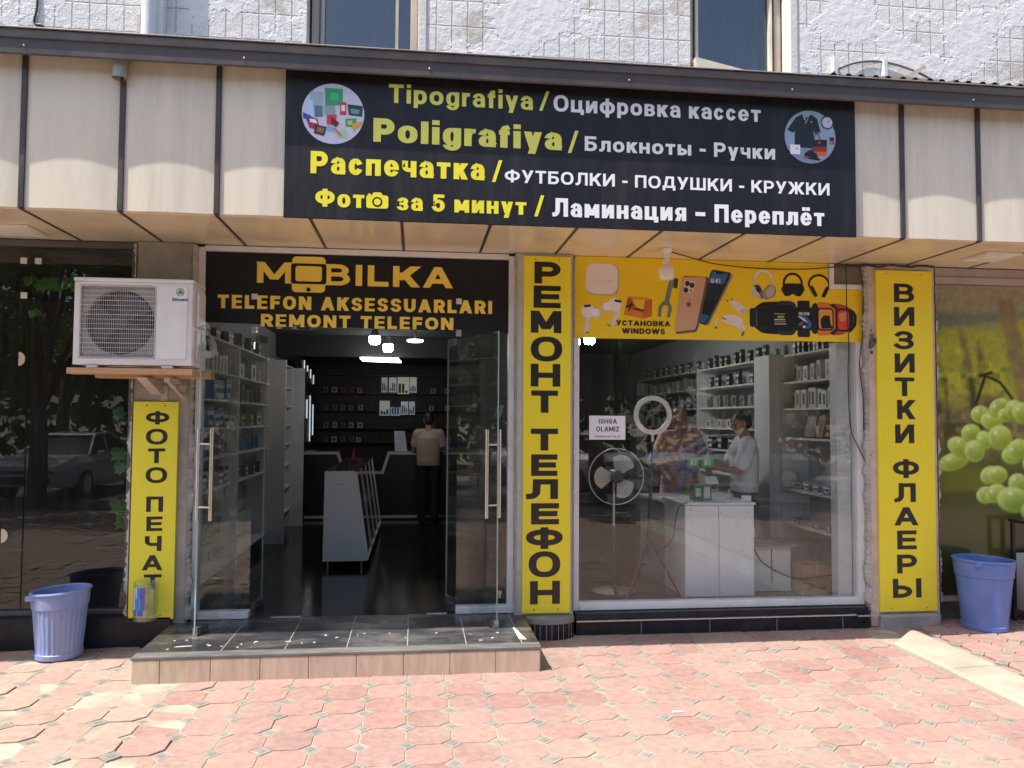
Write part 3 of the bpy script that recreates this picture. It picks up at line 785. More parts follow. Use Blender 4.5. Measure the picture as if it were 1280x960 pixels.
def door(free, back, hsign):
    fx, fy = free; bx, by = back; L = math.hypot(bx - fx, by - fy); ux, uy = (bx - fx) / L, (by - fy) / L; nx, ny = -uy, ux
    def P(s, n, z): return (fx + ux * s + nx * n, fy + uy * s + ny * n, z)
    def obox(m, s0, s1, n0, n1, z0, z1):
        m.add([P(s0, n0, z0), P(s1, n0, z0), P(s1, n1, z0), P(s0, n1, z0), P(s0, n0, z1), P(s1, n0, z1), P(s1, n1, z1), P(s0, n1, z1)],
              [(0, 3, 2, 1), (4, 5, 6, 7), (0, 1, 5, 4), (1, 2, 6, 5), (2, 3, 7, 6), (3, 0, 4, 7)])
    m = MB(); obox(m, 0, L, -.005, .005, .19, 2.50); d = obj('door', m, GLD, E_)
    m = MB(); obox(m, -.0008, .0015, -.0055, .0055, .19, 2.50); obox(m, L - .0015, L + .0008, -.0055, .0055, .19, 2.50); obj('glass_edge', m, mat('green_glass_edge', (.30, .38, .36), .2, var=.1), d)
    h = MB()
    for n in (-.055, .055): h.tube([P(.085, n, 1.02), P(.085, n, 1.72)], .0145, 14)
    for z in (1.12, 1.60): h.tube([P(.085, -.055, z), P(.085, .055, z)], .009, 10)
    obj('handle', h, M_steel, d, smooth=True)
    c = MB(); obox(c, .005, .16, -.018, .018, .178, .235); obox(c, L - .16, L - .005, -.018, .018, .178, .235); obox(c, L - .16, L - .02, -.016, .016, 2.455, 2.515); obj('hinge_fitting', c, M_clamp, d)
    return d
door((-1.62, -.39), (-1.32, .60), 1)
door((.64, -.38), (.28, .58), -1)
# worn brass threshold strips between the leaves
mb = MB(); mb.box(-1.16, -.92, .12, .16, .1752, .1785); mb.box(.10, .27, .12, .16, .1752, .1785)
obj('threshold_strip', mb, mat('worn_strip', (.42, .42, .41), .5, metal=.4, dirt=(.6, .58, .55), dirt_amt=.6), E_)

Wn = thing('shop_window', 'large single pane shop window in a white frame below the yellow gadget banner', 'window', (2.65, .15, .18))
mb = MB()
mb.box(1.335, 1.387, .10, .20, .182, 3.2, .004); mb.box(3.915, 3.975, .10, .20, .182, 3.2, .004)
mb.box(1.388, 3.914, .10, .20, .182, .245, .004); mb.box(1.388, 3.914, .10, .20, 3.16, 3.205, .004)
obj('frame', mb, M_alu, Wn)
mb = MB(); mb.box(1.388, 3.914, .144, .154, .246, 3.158); obj('pane', mb, GL, Wn)
mb = MB(); mb.box(3.78, 3.80, .20, .32, .20, 2.52); mb.box(3.80, 3.914, .205, .225, .246, 2.52, .003)
for i in range(12): mb.sphere((3.858, .204, .5 + i * .17), .008, 8, 5)
obj('jamb_panel', mb, mat('jamb_board', (.56, .58, .58), .5), Wn)

Wl = thing('dark_shop_window', 'dark glass front of the neighbouring shop on the left behind the air conditioner', 'window', (-4, .15, .24))
mb = MB()
mb.box(-5.74, -2.27, .10, .20, .237, .275, .004); mb.box(-5.74, -2.27, .10, .20, 3.165, 3.215, .004); mb.box(-2.30, -2.262, .10, .20, .276, 3.164, .004)
obj('frame', mb, mat('dark_frame', (.10, .095, .09), .5), Wl)
GLN = glass('neighbour_glass', (.74, .76, .75), .036, .012)
for a, b_ in ((-5.74, -4.2), (-4.19, -3.09), (-3.08, -2.302)):
    mb = MB(); mb.box(a, b_, .144, .154, .277, 3.163); obj('pane', mb, GLN, Wl)
mb = MB()
for x, z in ((-3.14, 3.05), (-3.03, 3.05), (-3.13, 2.77)): mb.box(x - .025, x + .025, .132, .143, z - .025, z + .025, .003)
obj('glass_clamp', mb, mat('white_clamp', (.62, .64, .64), .4), Wl)
mb = MB()
for x, z, s in ((-3.155, 2.26, 1), (-3.24, .86, 1)):
    vs = [(x, z + .055)] + [(x + .048 * math.sin(t), z + .055 * math.cos(t)) for t in np.linspace(.05, PI - .05, 14)] + [(x, z - .055)]
    mb.prism_y(vs, .136, .143)
obj('half_disc', mb, mat('cream_sticker', (.58, .48, .38), .5), Wl)

Wr = thing('poster_shop_window', 'shop window on the right with white frame round the grape poster', 'window', (6, .15, .19))
mb = MB()
mb.box(4.645, 7.395, .10, .20, .191, .235, .004); mb.box(4.645, 7.395, .10, .20, 3.07, 3.13, .004); mb.box(4.645, 4.68, .10, .20, .236, 3.069, .004); mb.box(7.36, 7.395, .10, .20, .236, 3.069, .004); mb.box(4.645, 7.395, .12, .3, 3.131, 3.215)
obj('frame', mb, mat('mauve_frame', (.40, .34, .33), .5), Wr)
mb = MB(); mb.box(4.681, 7.359, .144, .154, .236, 3.069); obj('pane', mb, GL, Wr)

# ------------------------------------------------------------------ rooms behind the glass
M_floor = mat('black_floor_tile', (.018, .018, .021), .12, var=.3, scale=2, dirt=(.06, .055, .05), dirt_amt=.5)
M_dwall = mat('dark_wall', (.045, .047, .052), .7, var=.1)
M_gwall = mat('grey_wall', (.36, .37, .375), .8, var=.08)
M_ceil = mat('grey_ceiling', (.16, .165, .175), .8, var=.08)
mb = MB()
fx = [-2.2 + .62 * i for i in range(11)]
for a in fx:
    for j in range(15):
        y0 = .152 + j * .62
        if a + .616 > 4.25: continue
        mb.box(a + .002, a + .618, y0 + .002, y0 + .618, .12, .175)
mb.box(-2.2, 4.25, .152, 9.45, .08, .171)
tag(obj('shop_floor', mb, M_floor), kind='structure')
mb = MB(); mb.box(-2.34, 4.38, .215, 9.2, 3.12, 3.2); tag(obj('shop_ceiling', mb, M_ceil), kind='structure')
mb = MB(); mb.box(-2.34, -2.2, .3, 9.2, .06, 3.118); tag(obj('shop_wall', mb, M_gwall), kind='structure')
mb = MB(); mb.box(4.25, 4.38, .46, 9.2, .06, 3.118); tag(obj('shop_wall', mb, M_gwall), kind='structure')
mb = MB(); mb.box(-2.198, 4.248, 9.0, 9.2, .06, 3.118); mb.box(-2.198, 1.2, 6.2, 6.35, 2.78, 3.118); tag(obj('shop_wall', mb, M_dwall), kind='structure')
mb = MB(); mb.box(1.2, 1.32, 1.4, 8.99, .176, 3.117); tag(obj('shop_wall', mb, M_dwall), kind='structure')  # unseen partition, carried forward to keep the window bulbs out of the door glass
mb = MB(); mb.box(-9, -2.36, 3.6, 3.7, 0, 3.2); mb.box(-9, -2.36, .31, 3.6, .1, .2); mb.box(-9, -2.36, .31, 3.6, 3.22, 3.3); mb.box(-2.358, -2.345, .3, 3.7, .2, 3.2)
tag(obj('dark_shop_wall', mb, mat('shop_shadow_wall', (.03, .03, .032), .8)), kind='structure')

# ================================================================== SIGNS
Y_SIGN = mat('yellow_board', (.86, .72, .030), .38, bump=.012, bscale=2.2, var=.05, scale=2, dirt=(.55, .45, .05), dirt_amt=.3)
Y_SIGN2 = mat('lemon_board', (.84, .76, .05), .38, bump=.012, bscale=2.2, var=.05, scale=2, dirt=(.55, .5, .08), dirt_amt=.3)
M_black = mat('black_vinyl', (.018, .016, .014), .42, var=.1)
M_navy = mat('black_banner', (.011, .011, .015), .46, var=.15, scale=1.5, spec=.35, bump=.012, bscale=1.8, dirt=(.035, .033, .033), dirt_amt=.6, dirt_scale=2.2, stretch=(2.5, 1, .5))
M_ylet = mat('yellow_vinyl', (.78, .70, .03), .45, var=.04)
M_ylet2 = mat('pale_yellow_vinyl', (.74, .72, .12), .45, var=.04)
M_wlet = mat('white_vinyl', (.80, .80, .82), .45, var=.03)
M_print = print_mat('printed_film')
M_printg = print_mat('printed_film_gloss', .12)

S = thing('black_sign', 'wide black banner with yellow and white lettering hung across the cream canopy', 'sign', (1.19, -.92, 3.2))
mb = MB(); mb.box(-.945, 3.332, -.934, -.9095, 3.212, 4.276, .002); obj('board', mb, M_navy, S)
LY = -.9355
def line(*a, m=None, par=None, **k):
    b_ = MB(); words(b_, *a, **k); obj('lettering', b_, m, par)
def slash(x0, x1, z0, z1, t, y, m, par):
    b_ = MB(); glyph(b_, '/', x0, x1, z0, z1, t, y); obj('lettering', b_, m, par)
for t_, x0, x1, zb, cap, th, mm in (('Tipografiya', -.222, .822, 4.068, .137, .19, M_ylet2), ('Poligrafiya', -.328, 1.038, 3.779, .172, .25, M_ylet2), ('Распечатка', -.763, .471, 3.532, .160, .225, M_ylet), ('Фот', -.726, -.385, 3.296, .128, .235, M_ylet), ('за 5 минут', -.15, .779, 3.29, .125, .225, M_ylet),
        ('Оцифровка кассет', .977, 2.571, 4.068, .124, .19, M_wlet), ('Блокноты - Ручки', 1.211, 2.683, 3.784, .110, .19, M_wlet), ('ФУТБОЛКИ - ПОДУШКИ - КРУЖКИ', .619, 3.116, 3.525, .094, .175, M_wlet), ('Ламинация – Переплёт', .971, 3.072, 3.287, .136, .22, M_wlet)):
    line(t_, x0, x1, zb, cap, th, LY, gap=.10 if t_[0] == 'P' else .13, m=mm, par=S)
slash(.87, .945, 4.075, 4.205, .022, LY, M_ylet2, S); slash(1.085, 1.163, 3.772, 3.92, .024, LY, M_ylet2, S); slash(.526, .6, 3.532, 3.675, .024, LY, M_ylet, S); slash(.838, .91, 3.291, 3.43, .024, LY, M_ylet, S)
# camera in place of the letter o
mb = MB(); poly(mb, rrect(-.2935, 3.345, .155, .095, .018), LY - .0003); poly(mb, [(-.335, 3.39), (-.318, 3.413), (-.269, 3.413), (-.252, 3.39)], LY - .0004); mb.box(-.36, -.34, LY - .0003, LY, 3.39, 3.402)
obj('camera_symbol', mb, M_ylet, S)
mb = MB(); disc(mb, -.2935, 3.344, .036, LY - .0012); ob = obj('camera_lens', mb, M_navy, S)
mb = MB(); disc(mb, -.2935, 3.344, .024, LY - .0018); obj('camera_lens', mb, M_ylet, S)
# round photograph of printed goods, left
def inked(mb, col, pts, y):
    mb.col = col; poly(mb, pts, y)
mb = MB(); cx, cz, r = -.612, 3.966, .218
mb.col = hx('c9cde0'); disc(mb, cx, cz, r, LY)
def im(u, v): return (cx + u * r, cz + v * r)
def piece(col, pts, k): inked(mb, hx(col), [im(*p) for p in pts], LY - .0004 * k)
piece('9db4c4', [(-.75, .7), (-.32, .72), (-.3, -.1), (-.72, -.15)], 1); piece('5e7688', [(-.6, .25), (-.35, .25), (-.33, -.12), (-.58, -.14)], 2)
piece('b6d4ee', [(-.88, .4), (-.66, .45), (-.6, -.2), (-.8, -.1)], 3)
piece('2f9e63', [(-.28, .85), (.3, .84), (.3, .3), (-.26, .25)], 3); piece('43b878', [(-.1, .7), (.16, .7), (.16, .45), (-.1, .45)], 4)
piece('8fa5a8', [(-.3, .25), (.05, .28), (.08, -.05), (-.26, -.08)], 4); piece('c23a44', [(.22, .4), (.42, .4), (.42, -.02), (.22, -.02)], 5); piece('e9e4e6', [(.26, .3), (.38, .3), (.38, .1), (.26, .1)], 6)
piece('2d3a44', [(.46, .34), (.95, .3), (.93, -.05), (.5, -.02)], 5); piece('5f9c8c', [(.55, .2), (.85, .18), (.82, .02), (.58, .04)], 6)
piece('a02c50', [(-.92, -.05), (-.5, -.2), (-.4, -.6), (-.75, -.5)], 5); piece('3a4fa8', [(-.97, 0), (-.7, -.1), (-.72, -.25), (-.95, -.2)], 6); piece('3b2a30', [(-.58, -.38), (-.2, -.45), (-.28, -.75), (-.6, -.68)], 6); piece('8e6a52', [(-.5, -.45), (-.26, -.5), (-.32, -.66), (-.52, -.62)], 7)
piece('d03a48', [(-.2, -.05), (.12, -.02), (.08, -.4), (-.2, -.35)], 6); piece('6a1a20', [(-.05, -.1), (.2, -.3), (.1, -.45), (-.08, -.3)], 7); piece('7fb3e0', [(-.2, -.4), (0, -.42), (0, -.6), (-.2, -.58)], 6)
piece('4a9a5c', [(.4, -.15), (.75, -.12), (.72, -.42), (.4, -.4)], 6); piece('b7c95a', [(.46, -.2), (.62, -.2), (.62, -.34), (.46, -.34)], 7); piece('d8a24a', [(.62, -.3), (.95, -.2), (.9, -.35), (.64, -.55)], 7)
piece('a8cfa4', [(0, -.6), (.4, -.5), (.5, -.8), (.15, -.75)], 6); piece('d36a70', [(.05, -.45), (.3, -.7), (.24, -.74), (0, -.5)], 8); piece('e8eaf2', [(-.75, -.2), (-.55, -.22), (-.5, -.35), (-.72, -.32)], 8)
obj('photo_disc', mb, M_print, S, ink=True, fixn=False)
# round photograph of clothing, right
mb = MB(); cx, cz, r = 2.965, 3.972, .205
mb.col = hx('8fa3b8'); disc(mb, cx, cz, r, LY); piece('7d92a8', [(-.9, -.35), (.2, -.35), (.2, -.98), (-.2, -.97), (-.6, -.78)], 1)
piece('191b21', [(-.55, .72), (-.3, .85), (-.12, .72), (.06, .85), (.28, .7), (.42, .18), (.2, .1), (.14, .25), (.14, -.42), (-.62, -.42), (-.6, .2), (-.68, .12), (-.9, .24)], 2)
piece('9aa8b8', [(-.3, .84), (-.22, .62), (-.18, .62), (-.2, .8)], 3); piece('9aa8b8', [(-.02, .84), (-.16, .5), (-.2, .52)], 3); piece('d86a4a', [(.02, .6), (.08, .6), (.08, .53), (.02, .53)], 3); piece('c9763f', [(.22, .14), (.42, .2), (.42, .22), (.22, .16)], 3)
piece('16161c', [(.08, -.1), (.66, -.08), (.64, -.68), (.06, -.7)], 4); piece('8a2f20', [(.1, -.36), (.65, -.34), (.64, -.68), (.07, -.7)], 5); piece('e2562c', [(.08, -.55), (.64, -.53), (.64, -.68), (.07, -.7)], 6); piece('c94a2c', [(.32, -.16), (.4, -.16), (.4, -.24), (.32, -.24)], 6)
piece('15151a', [(-.22, -.62), (0, -.48), (.24, -.62), (.3, -.78), (.42, -.86), (.3, -.88), (-.26, -.8)], 7); piece('c8452e', [(-.26, -.72), (-.02, -.78), (-.22, -.82)], 8)
piece('e6e9f0', [(-.8, -.32), (-.4, -.32), (-.4, -.68), (-.78, -.68)], 5); piece('b54a40', [(-.55, -.42), (-.5, -.42), (-.5, -.5), (-.55, -.5)], 6)
piece('1b1c22', [(.76, .02), (.94, .02), (.92, -.25), (.78, -.25)], 5); piece('d06a48', [(.79, -.12), (.9, -.12), (.86, -.25), (.8, -.25)], 6)
mb.col = hx('2a2d35')
STEP[0] = 0; strip(mb, [im(.68 + .24 * math.cos(t), .58 + .24 * math.sin(t)) for t in np.linspace(0, 2 * PI, 25)], .008, .008, LY - .002, 0)
mb.col = hx('b9c4d2'); disc(mb, *im(.68, .58), .2 * r, LY - .0012); mb.col = hx('d06050'); strip(mb, [im(.68, .58), im(.78, .66)], .005, .005, LY - .0024, 0)
mb.col = hx('16161c'); strip(mb, [im(.26 + .12 * math.cos(t), -.1 + .22 * math.sin(t)) for t in np.linspace(0, PI, 12)], .005, .005, LY - .0024, 0)
obj('photo_disc', mb, M_print, S, ink=True, fixn=False)

# black and gold sign over the doors
S = thing('door_sign', 'black sign with gold lettering and a phone symbol above the open glass doors', 'sign', (-.47, .13, 2.6))
mb = MB(); mb.add([(-1.733, .1425, 2.585), (.773, .1425, 2.535), (.773, .1425, 3.168), (-1.733, .1425, 3.168), (-1.733, .1365, 2.585), (.773, .1365, 2.535), (.773, .1365, 3.168), (-1.733, .1365, 3.168)], [(0, 1, 2, 3), (7, 6, 5, 4), (0, 4, 5, 1), (1, 5, 6, 2), (2, 6, 7, 3), (3, 7, 4, 0)])
obj('board', mb, mat('sign_black', (.012, .012, .016), .5, var=.1, spec=.3), S)
M_gold = mat('gold_vinyl', (.90, .66, .10), .42, var=.08, scale=1.2)
LY = .1355
mb = MB()
glyph(mb, 'M', -1.324, -1.045, 2.920, 3.095, .040, LY, tx=.052)
words(mb, 'BILKA', -.776, .293, 2.914, .178, .23, LY, gap=.12, tx=.054)
obj('lettering', mb, M_gold, S)
line('TELEFON AKSESSUARLARI', -1.634, .633, 2.702, .112, .24, LY, gap=.17, space=.42, m=M_gold, par=S)
line('REMONT TELEFON', -1.285, .303, 2.557, .104, .24, LY, gap=.17, space=.42, m=M_gold, par=S)
mb = MB(); poly(mb, rrect(-.905, 2.999, .272, .300, .035), LY - .0006); ph = obj('phone_symbol', mb, M_gold, S)
mb = MB(); poly(mb, rrect(-.905, 3.005, .290, .172, .02), LY - .0012); obj('phone_screen', mb, MATS['sign_black'], ph)
mb = MB(); poly(mb, rrect(-.905, 3.005, .215, .128, .02), LY - .0018); obj('phone_screen', mb, M_gold, ph)
mb = MB(); disc(mb, -.905, 2.872, .018, LY - .0018); obj('phone_button', mb, MATS['sign_black'], ph)

def upright(label, x0, x1, z0, z1, rows, m, t, yb=.0):
    S = thing('upright_sign', label, 'sign', ((x0 + x1) / 2, yb, z0), 'upright yellow signs on the pillars')
    mb = MB(); mb.box(x0, x1, yb, yb + .028, z0, z1, .002); obj('board', mb, m, S)
    for c, a, b_, za, zb in rows:
        mb = MB(); glyph(mb, c, a, b_, za, zb, t, yb - .0008, tx=t * 1.5); obj('lettering', mb, M_black, S)
    mb = MB()
    for x in (x0 + .1, x1 - .1):
        for z in (z0 + .03, z1 - .03): mb.sphere((x, yb, z), .006, 8, 5)
    obj('screw', mb, mat('dark_screw', (.08, .07, .05), .5), S)
upright('tall yellow upright sign on the pillar between the doors and the window, black letters', .889, 1.292, .193, 3.186, [('Р',.978,1.203,2.952,3.138),('Е',.972,1.204,2.745,2.934),('М',.949,1.211,2.533,2.720),('О',.950,1.219,2.291,2.502),('Н',.951,1.203,2.079,2.271),('Т',.956,1.184,1.859,2.046),('Т',.954,1.185,1.543,1.725),('Е',.958,1.181,1.330,1.510),('Л',.916,1.187,1.138,1.303),('Е',.960,1.196,.927,1.103),('Ф',.918,1.228,.723,.903),('О',.941,1.209,.490,.704),('Н',.954,1.206,.268,.459)], Y_SIGN, .044)
upright('tall yellow upright sign on the pillar right of the window beside the grape poster', 4.056, 4.590, .137, 3.153, [('В',4.223,4.418,2.869,3.037),('И',4.221,4.415,2.657,2.827),('З',4.225,4.407,2.447,2.611),('И',4.221,4.411,2.239,2.410),('Т',4.218,4.404,2.030,2.196),('К',4.237,4.408,1.824,1.996),('И',4.215,4.396,1.612,1.778),('Ф',4.189,4.437,1.304,1.471),('Л',4.198,4.402,1.093,1.259),('А',4.196,4.421,.888,1.047),('Е',4.219,4.403,.678,.843),('Р',4.215,4.403,.468,.633),('Ы',4.172,4.441,.256,.423)], Y_SIGN, .034)
upright('short yellow upright sign on the grey pillar under the air conditioner', -2.225, -1.885, .214, 1.925, [('Ф',-2.129,-1.952,1.744,1.850),('О',-2.125,-1.961,1.585,1.710),('Т',-2.106,-1.976,1.438,1.554),('О',-2.120,-1.957,1.281,1.406),('П',-2.110,-1.982,1.054,1.175),('Е',-2.105,-1.984,.904,1.018),('Ч',-2.113,-1.986,.748,.865),('А',-2.130,-1.976,.598,.715),('Т',-2.113,-1.981,.451,.565)], Y_SIGN2, .0235)

# yellow gadget banner along the top of the window
S = thing('gadget_banner', 'yellow banner with pictures of phones, earphones and watches across the top of the shop window', 'sign', (2.65, .13, 2.5))
mb = MB()
mb.prism_y([(1.345, 2.505), (3.972, 2.515), (3.972, 2.985), (3.655, 2.985), (3.655, 3.215), (1.345, 3.215)], .0925, .099)
obj('board', mb, mat('banner_yellow', (.84, .60, .016), .40, bump=.012, bscale=2.2, var=.05, scale=1.5), S)
K_ = .00711
# picture coordinates: photo pixels 720..1080 by 320..430 mapped on the banner
def bx(px): return 1.3475 + (px - 718) * .007385
def bz(px, py): return 2.505 + (427 + (px - 720) * .0055 - py) * .00682 - 0
art = MB(); LY = .0915
def A(col, pts, k=0, zoom=None):
    """pts given in the enlarged crops: zoom 1 = crop at 720,320; zoom 2 = crop at 900,320; both 7.11 times"""
    ox = 720 if zoom == 1 else 900
    q = [(bx(ox + x / 7.111), bz(ox + x / 7.111, 320 + y / 7.111)) for x, y in pts]
    art.col = hx(col); poly(art, q, LY - .0003 * k)
def L_(col, pts, w, k=0, zoom=1):
    ox = 720 if zoom == 1 else 900
    art.col = hx(col); strip(art, [(bx(ox + x / 7.111), bz(ox + x / 7.111, 320 + y / 7.111)) for x, y in pts], w, w, LY - .0003 * k, 0)
def el(cx, cy, rx, ry, a0=0, a1=360, n=28, rot=0):
    o = []
    for i in range(n):
        t = math.radians(a0 + (a1 - a0) * i / (n if a1 - a0 == 360 else n - 1)); x, y = rx * math.cos(t), ry * math.sin(t)
        c, s = math.cos(math.radians(rot)), math.sin(math.radians(rot)); o.append((cx + x * c - y * s, cy + x * s + y * c))
    return o
def rr_(cx, cy, w, h, r, rot=0): return rrect(cx, cy, w, h, r, rot)
A('b9a899', rr_(218, 228, 285, 290, 75, 2), 1, 1); A('e6dcd6', rr_(210, 222, 272, 276, 74, 2), 2, 1); A('d6cac4', rr_(222, 245, 175, 7, 3, -4), 3, 1); A('c4b8b2', el(262, 238, 7, 7), 3, 1)
for (x, y, f) in ((95, 515, 1), (320, 455, -1)):
    A('d9d0cf', rr_(x - 8 * f, y + 120 - 8, 36, 175, 16, 6 if f == 1 else 22), 1, 1); A('e8e2e2', el(x, y, 58, 62), 2, 1); A('d2c9ca', el(x + 68 * f, y + 22, 48, 45), 3, 1); A('efeaea', el(x + 60 * f, y + 15, 38, 36), 4, 1)
    A('1b1a1c', rr_(x - 5 if f == 1 else x + 28, y - 45 if f == 1 else y - 33, 60, 22, 10, -8 if f == 1 else 10), 5, 1)
    A('403830', rr_(x - 6 if f == 1 else x - 48, y + 195 if f == 1 else y + 187, 30, 9, 4, 0 if f == 1 else 18), 5, 1)
# orange tool box and grey spanner
A('a8571f', [(400, 545), (435, 375), (470, 385), (640, 400), (640, 550), (565, 578)], 1, 1); A('e8b93a', [(470, 400), (585, 405), (565, 500), (500, 470)], 2, 1); A('d87a33', [(400, 545), (410, 480), (565, 520), (570, 578)], 3, 1); A('c2672a', [(565, 578), (590, 385), (622, 395), (640, 555)], 4, 1)
L_('e08a3f', [(445, 385), (610, 398)], .018, 5)
L_('2a2320', [(425, 470), (470, 455)], .018, 4); L_('1d1a18', [(440, 510), (465, 440)], .01, 5); L_('3a332c', [(490, 490), (560, 500)], .014, 5)
L_('6f7478', [(815, 215), (765, 430)], .042, 2); L_('83888c', [(822, 215), (790, 350)], .012, 3)
L_('6f7478', [(705, 540), (712, 470), (745, 430), (785, 440), (800, 480), (785, 545)], .030, 3)
L_('33363a', [(850, 222), (845, 275)], .036, 2)
# two phones
def quad_round(p, k): 
    o = []; n = len(p)
    for i in range(n):
        a, b_, c = p[i - 1], p[i], p[(i + 1) % n]
        for t in np.linspace(0, 1, 6):
            q0 = (b_[0] + (a[0] - b_[0]) * k * (1 - t), b_[1] + (a[1] - b_[1]) * k * (1 - t)); q1 = (b_[0] + (c[0] - b_[0]) * k * t, b_[1] + (c[1] - b_[1]) * k * t)
            o.append((q0[0] * (1 - t) + q1[0] * t, q0[1] * (1 - t) + q1[1] * t))
    return o
A('2a2426', quad_round([(1160, 112), (1345, 140), (1115, 632), (1020, 600)], .12), 1, 1); A('14181f', quad_round([(1170, 122), (1322, 142), (1098, 618), (1040, 596)], .12), 2, 1)
A('2f6ea6', quad_round([(1172, 130), (1310, 148), (1270, 250), (1130, 235)], .12), 3, 1); A('1d2c3a', [(1130, 235), (1268, 250), (1200, 400), (1100, 395)], 3, 1); A('2a5c8e', quad_round([(1062, 520), (1140, 540), (1100, 612), (1045, 594)], .15), 3, 1)
A('0a0c10', rr_(1230, 145, 62, 17, 8, 6), 4, 1); A('8a7d72', quad_round([(1345, 145), (1352, 165), (1135, 625), (1115, 632)], .1), 2, 1)
A('6a5246', quad_round([(905, 180), (1140, 182), (1035, 690), (840, 715)], .1), 4, 1); A('c99f85', quad_round([(900, 190), (1115, 185), (1020, 668), (835, 695)], .1), 5, 1)
A('dcc0b0', quad_round([(925, 215), (1015, 225), (1000, 330), (912, 340)], .2), 6, 1)
for x, y in ((948, 248), (988, 263), (935, 308)): A('2a1c1a', el(x, y, 21, 25), 7, 1); A('4a3a3a', el(x - 4, y - 5, 9, 10), 8, 1)
A('3a2a26', el(978, 312, 8, 10), 7, 1)
# fruit emblem on the back of the phone
A('8a6656', el(952, 440, 13, 23), 7, 1); A('8a6656', el(968, 440, 13, 23), 7, 1); A('8a6656', el(970, 404, 5, 11, rot=25), 7, 1); A('c99f85', el(986, 430, 9, 10), 8, 1)
# charger and cable
A('dcd4da', quad_round([(1275, 545), (1310, 530), (1475, 640), (1400, 660)], .3), 1, 1)
A('ddd5da', quad_round([(30, 410), (75, 390), (195, 470), (150, 530)], .25), 1, 2); A('c4b9bf', quad_round([(125, 480), (190, 462), (192, 490), (150, 525)], .3), 2, 2)
L_('2a2626', [(15, 398), (22, 404)], .010, 2, 2); L_('2a2626', [(55, 382), (62, 388)], .010, 2, 2)
for i, (cx_, cy_) in enumerate(((60, 575), (70, 585), (82, 592))): L_('e2dadd', el(cx_, cy_, 85 - 12 * i, 38 - 6 * i, rot=8) + [el(cx_, cy_, 85 - 12 * i, 38 - 6 * i, rot=8)[0]], .016, 1 + i, 2)
L_('8f7d3c', [(-25, 560), (-5, 568)], .014, 4, 2); L_('ddd5d8', [(175, 640), (155, 680)], .024, 3, 2); L_('6d6a5c', [(160, 690), (150, 712)], .022, 4, 2)
L_('e2dadd', [(1195, 620), (1205, 570)], .014, 3, 1); A('4a443a', rr_(1198, 650, 18, 16, 4), 3, 1)
# headphones: silver, black pair seen from front, black pair
L_('d4c6bc', el(340, 205, 82, 88, 180, 360, 22), .026, 1, 2); L_('eadfd8', el(340, 205, 76, 92, 200, 340, 18), .014, 2, 2)
L_('c9bcb4', [(258, 205), (255, 290)], .018, 1, 2); L_('c9bcb4', [(424, 205), (428, 290)], .018, 1, 2)
A('6e6a6a', quad_round([(245, 250), (305, 240), (345, 330), (330, 380), (265, 360)], .3), 2, 2); A('c9c2c0', quad_round([(232, 265), (265, 262), (325, 372), (275, 372), (240, 330)], .3), 3, 2); A('2a2829', el(295, 285, 22, 36, rot=-25), 4, 2)
A('8e8a8c', quad_round([(335, 300), (390, 235), (455, 260), (450, 345), (375, 385), (335, 370)], .3), 3, 2); A('b5b0b0', quad_round([(355, 310), (400, 250), (445, 268), (430, 340), (380, 370)], .3), 4, 2)
L_('1c191a', el(605, 230, 82, 95, 178, 362, 24), .022, 1, 2); A('151314', quad_round([(530, 225), (690, 225), (715, 280), (675, 345), (640, 345), (605, 322), (570, 345), (530, 345), (497, 280)], .25), 2, 2)
L_('1c191a', el(842, 235, 92, 92, 176, 364, 24), .020, 1, 2); A('151314', quad_round([(745, 255), (785, 240), (832, 335), (800, 355)], .25), 2, 2); A('151314', quad_round([(905, 250), (945, 245), (895, 355), (860, 345)], .25), 2, 2); L_('6a6666', [(760, 262), (805, 345)], .006, 3, 2)
# row of smart watches
A('141316', quad_round([(255, 460), (330, 405), (500, 395), (500, 705), (330, 695), (255, 640)], .25), 1, 2); A('1d1c20', rr_(245, 550, 58, 175, 22), 2, 2); L_('6f6d70', [(278, 475), (278, 625)], .006, 3, 2)
A('0e0e11', rr_(345, 550, 150, 240, 40), 3, 2); L_('3e3d42', [(312, 452), (372, 452)], .006, 4, 2); L_('3e3d42', [(312, 645), (372, 645)], .006, 4, 2)
for x in (322, 342, 362): A('33323a', el(x, 522, 5, 5), 4, 2); A('33323a', el(x, 540, 5, 5), 4, 2)
A('232d44', rr_(540, 550, 190, 320, 60), 2, 2); A('0a0a0d', rr_(510, 550, 205, 245, 40), 5, 2)
for x0, x1, y, w, c in ((440, 530, 513, .010, '8d8a4a'), (472, 515, 540, .018, '9ab04a'), (440, 525, 565, .010, 'c9c7b8'), (440, 530, 585, .008, '9a9a9a'), (440, 540, 606, .008, 'c9c7b8')): L_(c, [(x0, y), (x1, y)], w, 6, 2)
A('19181b', rr_(700, 555, 112, 340, 14), 4, 2); A('08080b', rr_(700, 555, 170, 225, 40), 6, 2)
A('2d6aa8', quad_round([(640, 520), (720, 530), (775, 600), (760, 640), (700, 650), (745, 610), (690, 560)], .3), 7, 2); A('c8ced6', quad_round([(635, 525), (700, 545), (740, 595), (700, 575)], .3), 8, 2); A('8a5a4a', quad_round([(650, 600), (700, 575), (690, 610), (660, 625)], .3), 8, 2); A('d0d6dc', quad_round([(690, 620), (720, 615), (715, 640), (690, 640)], .3), 8, 2)
art_t = MB()
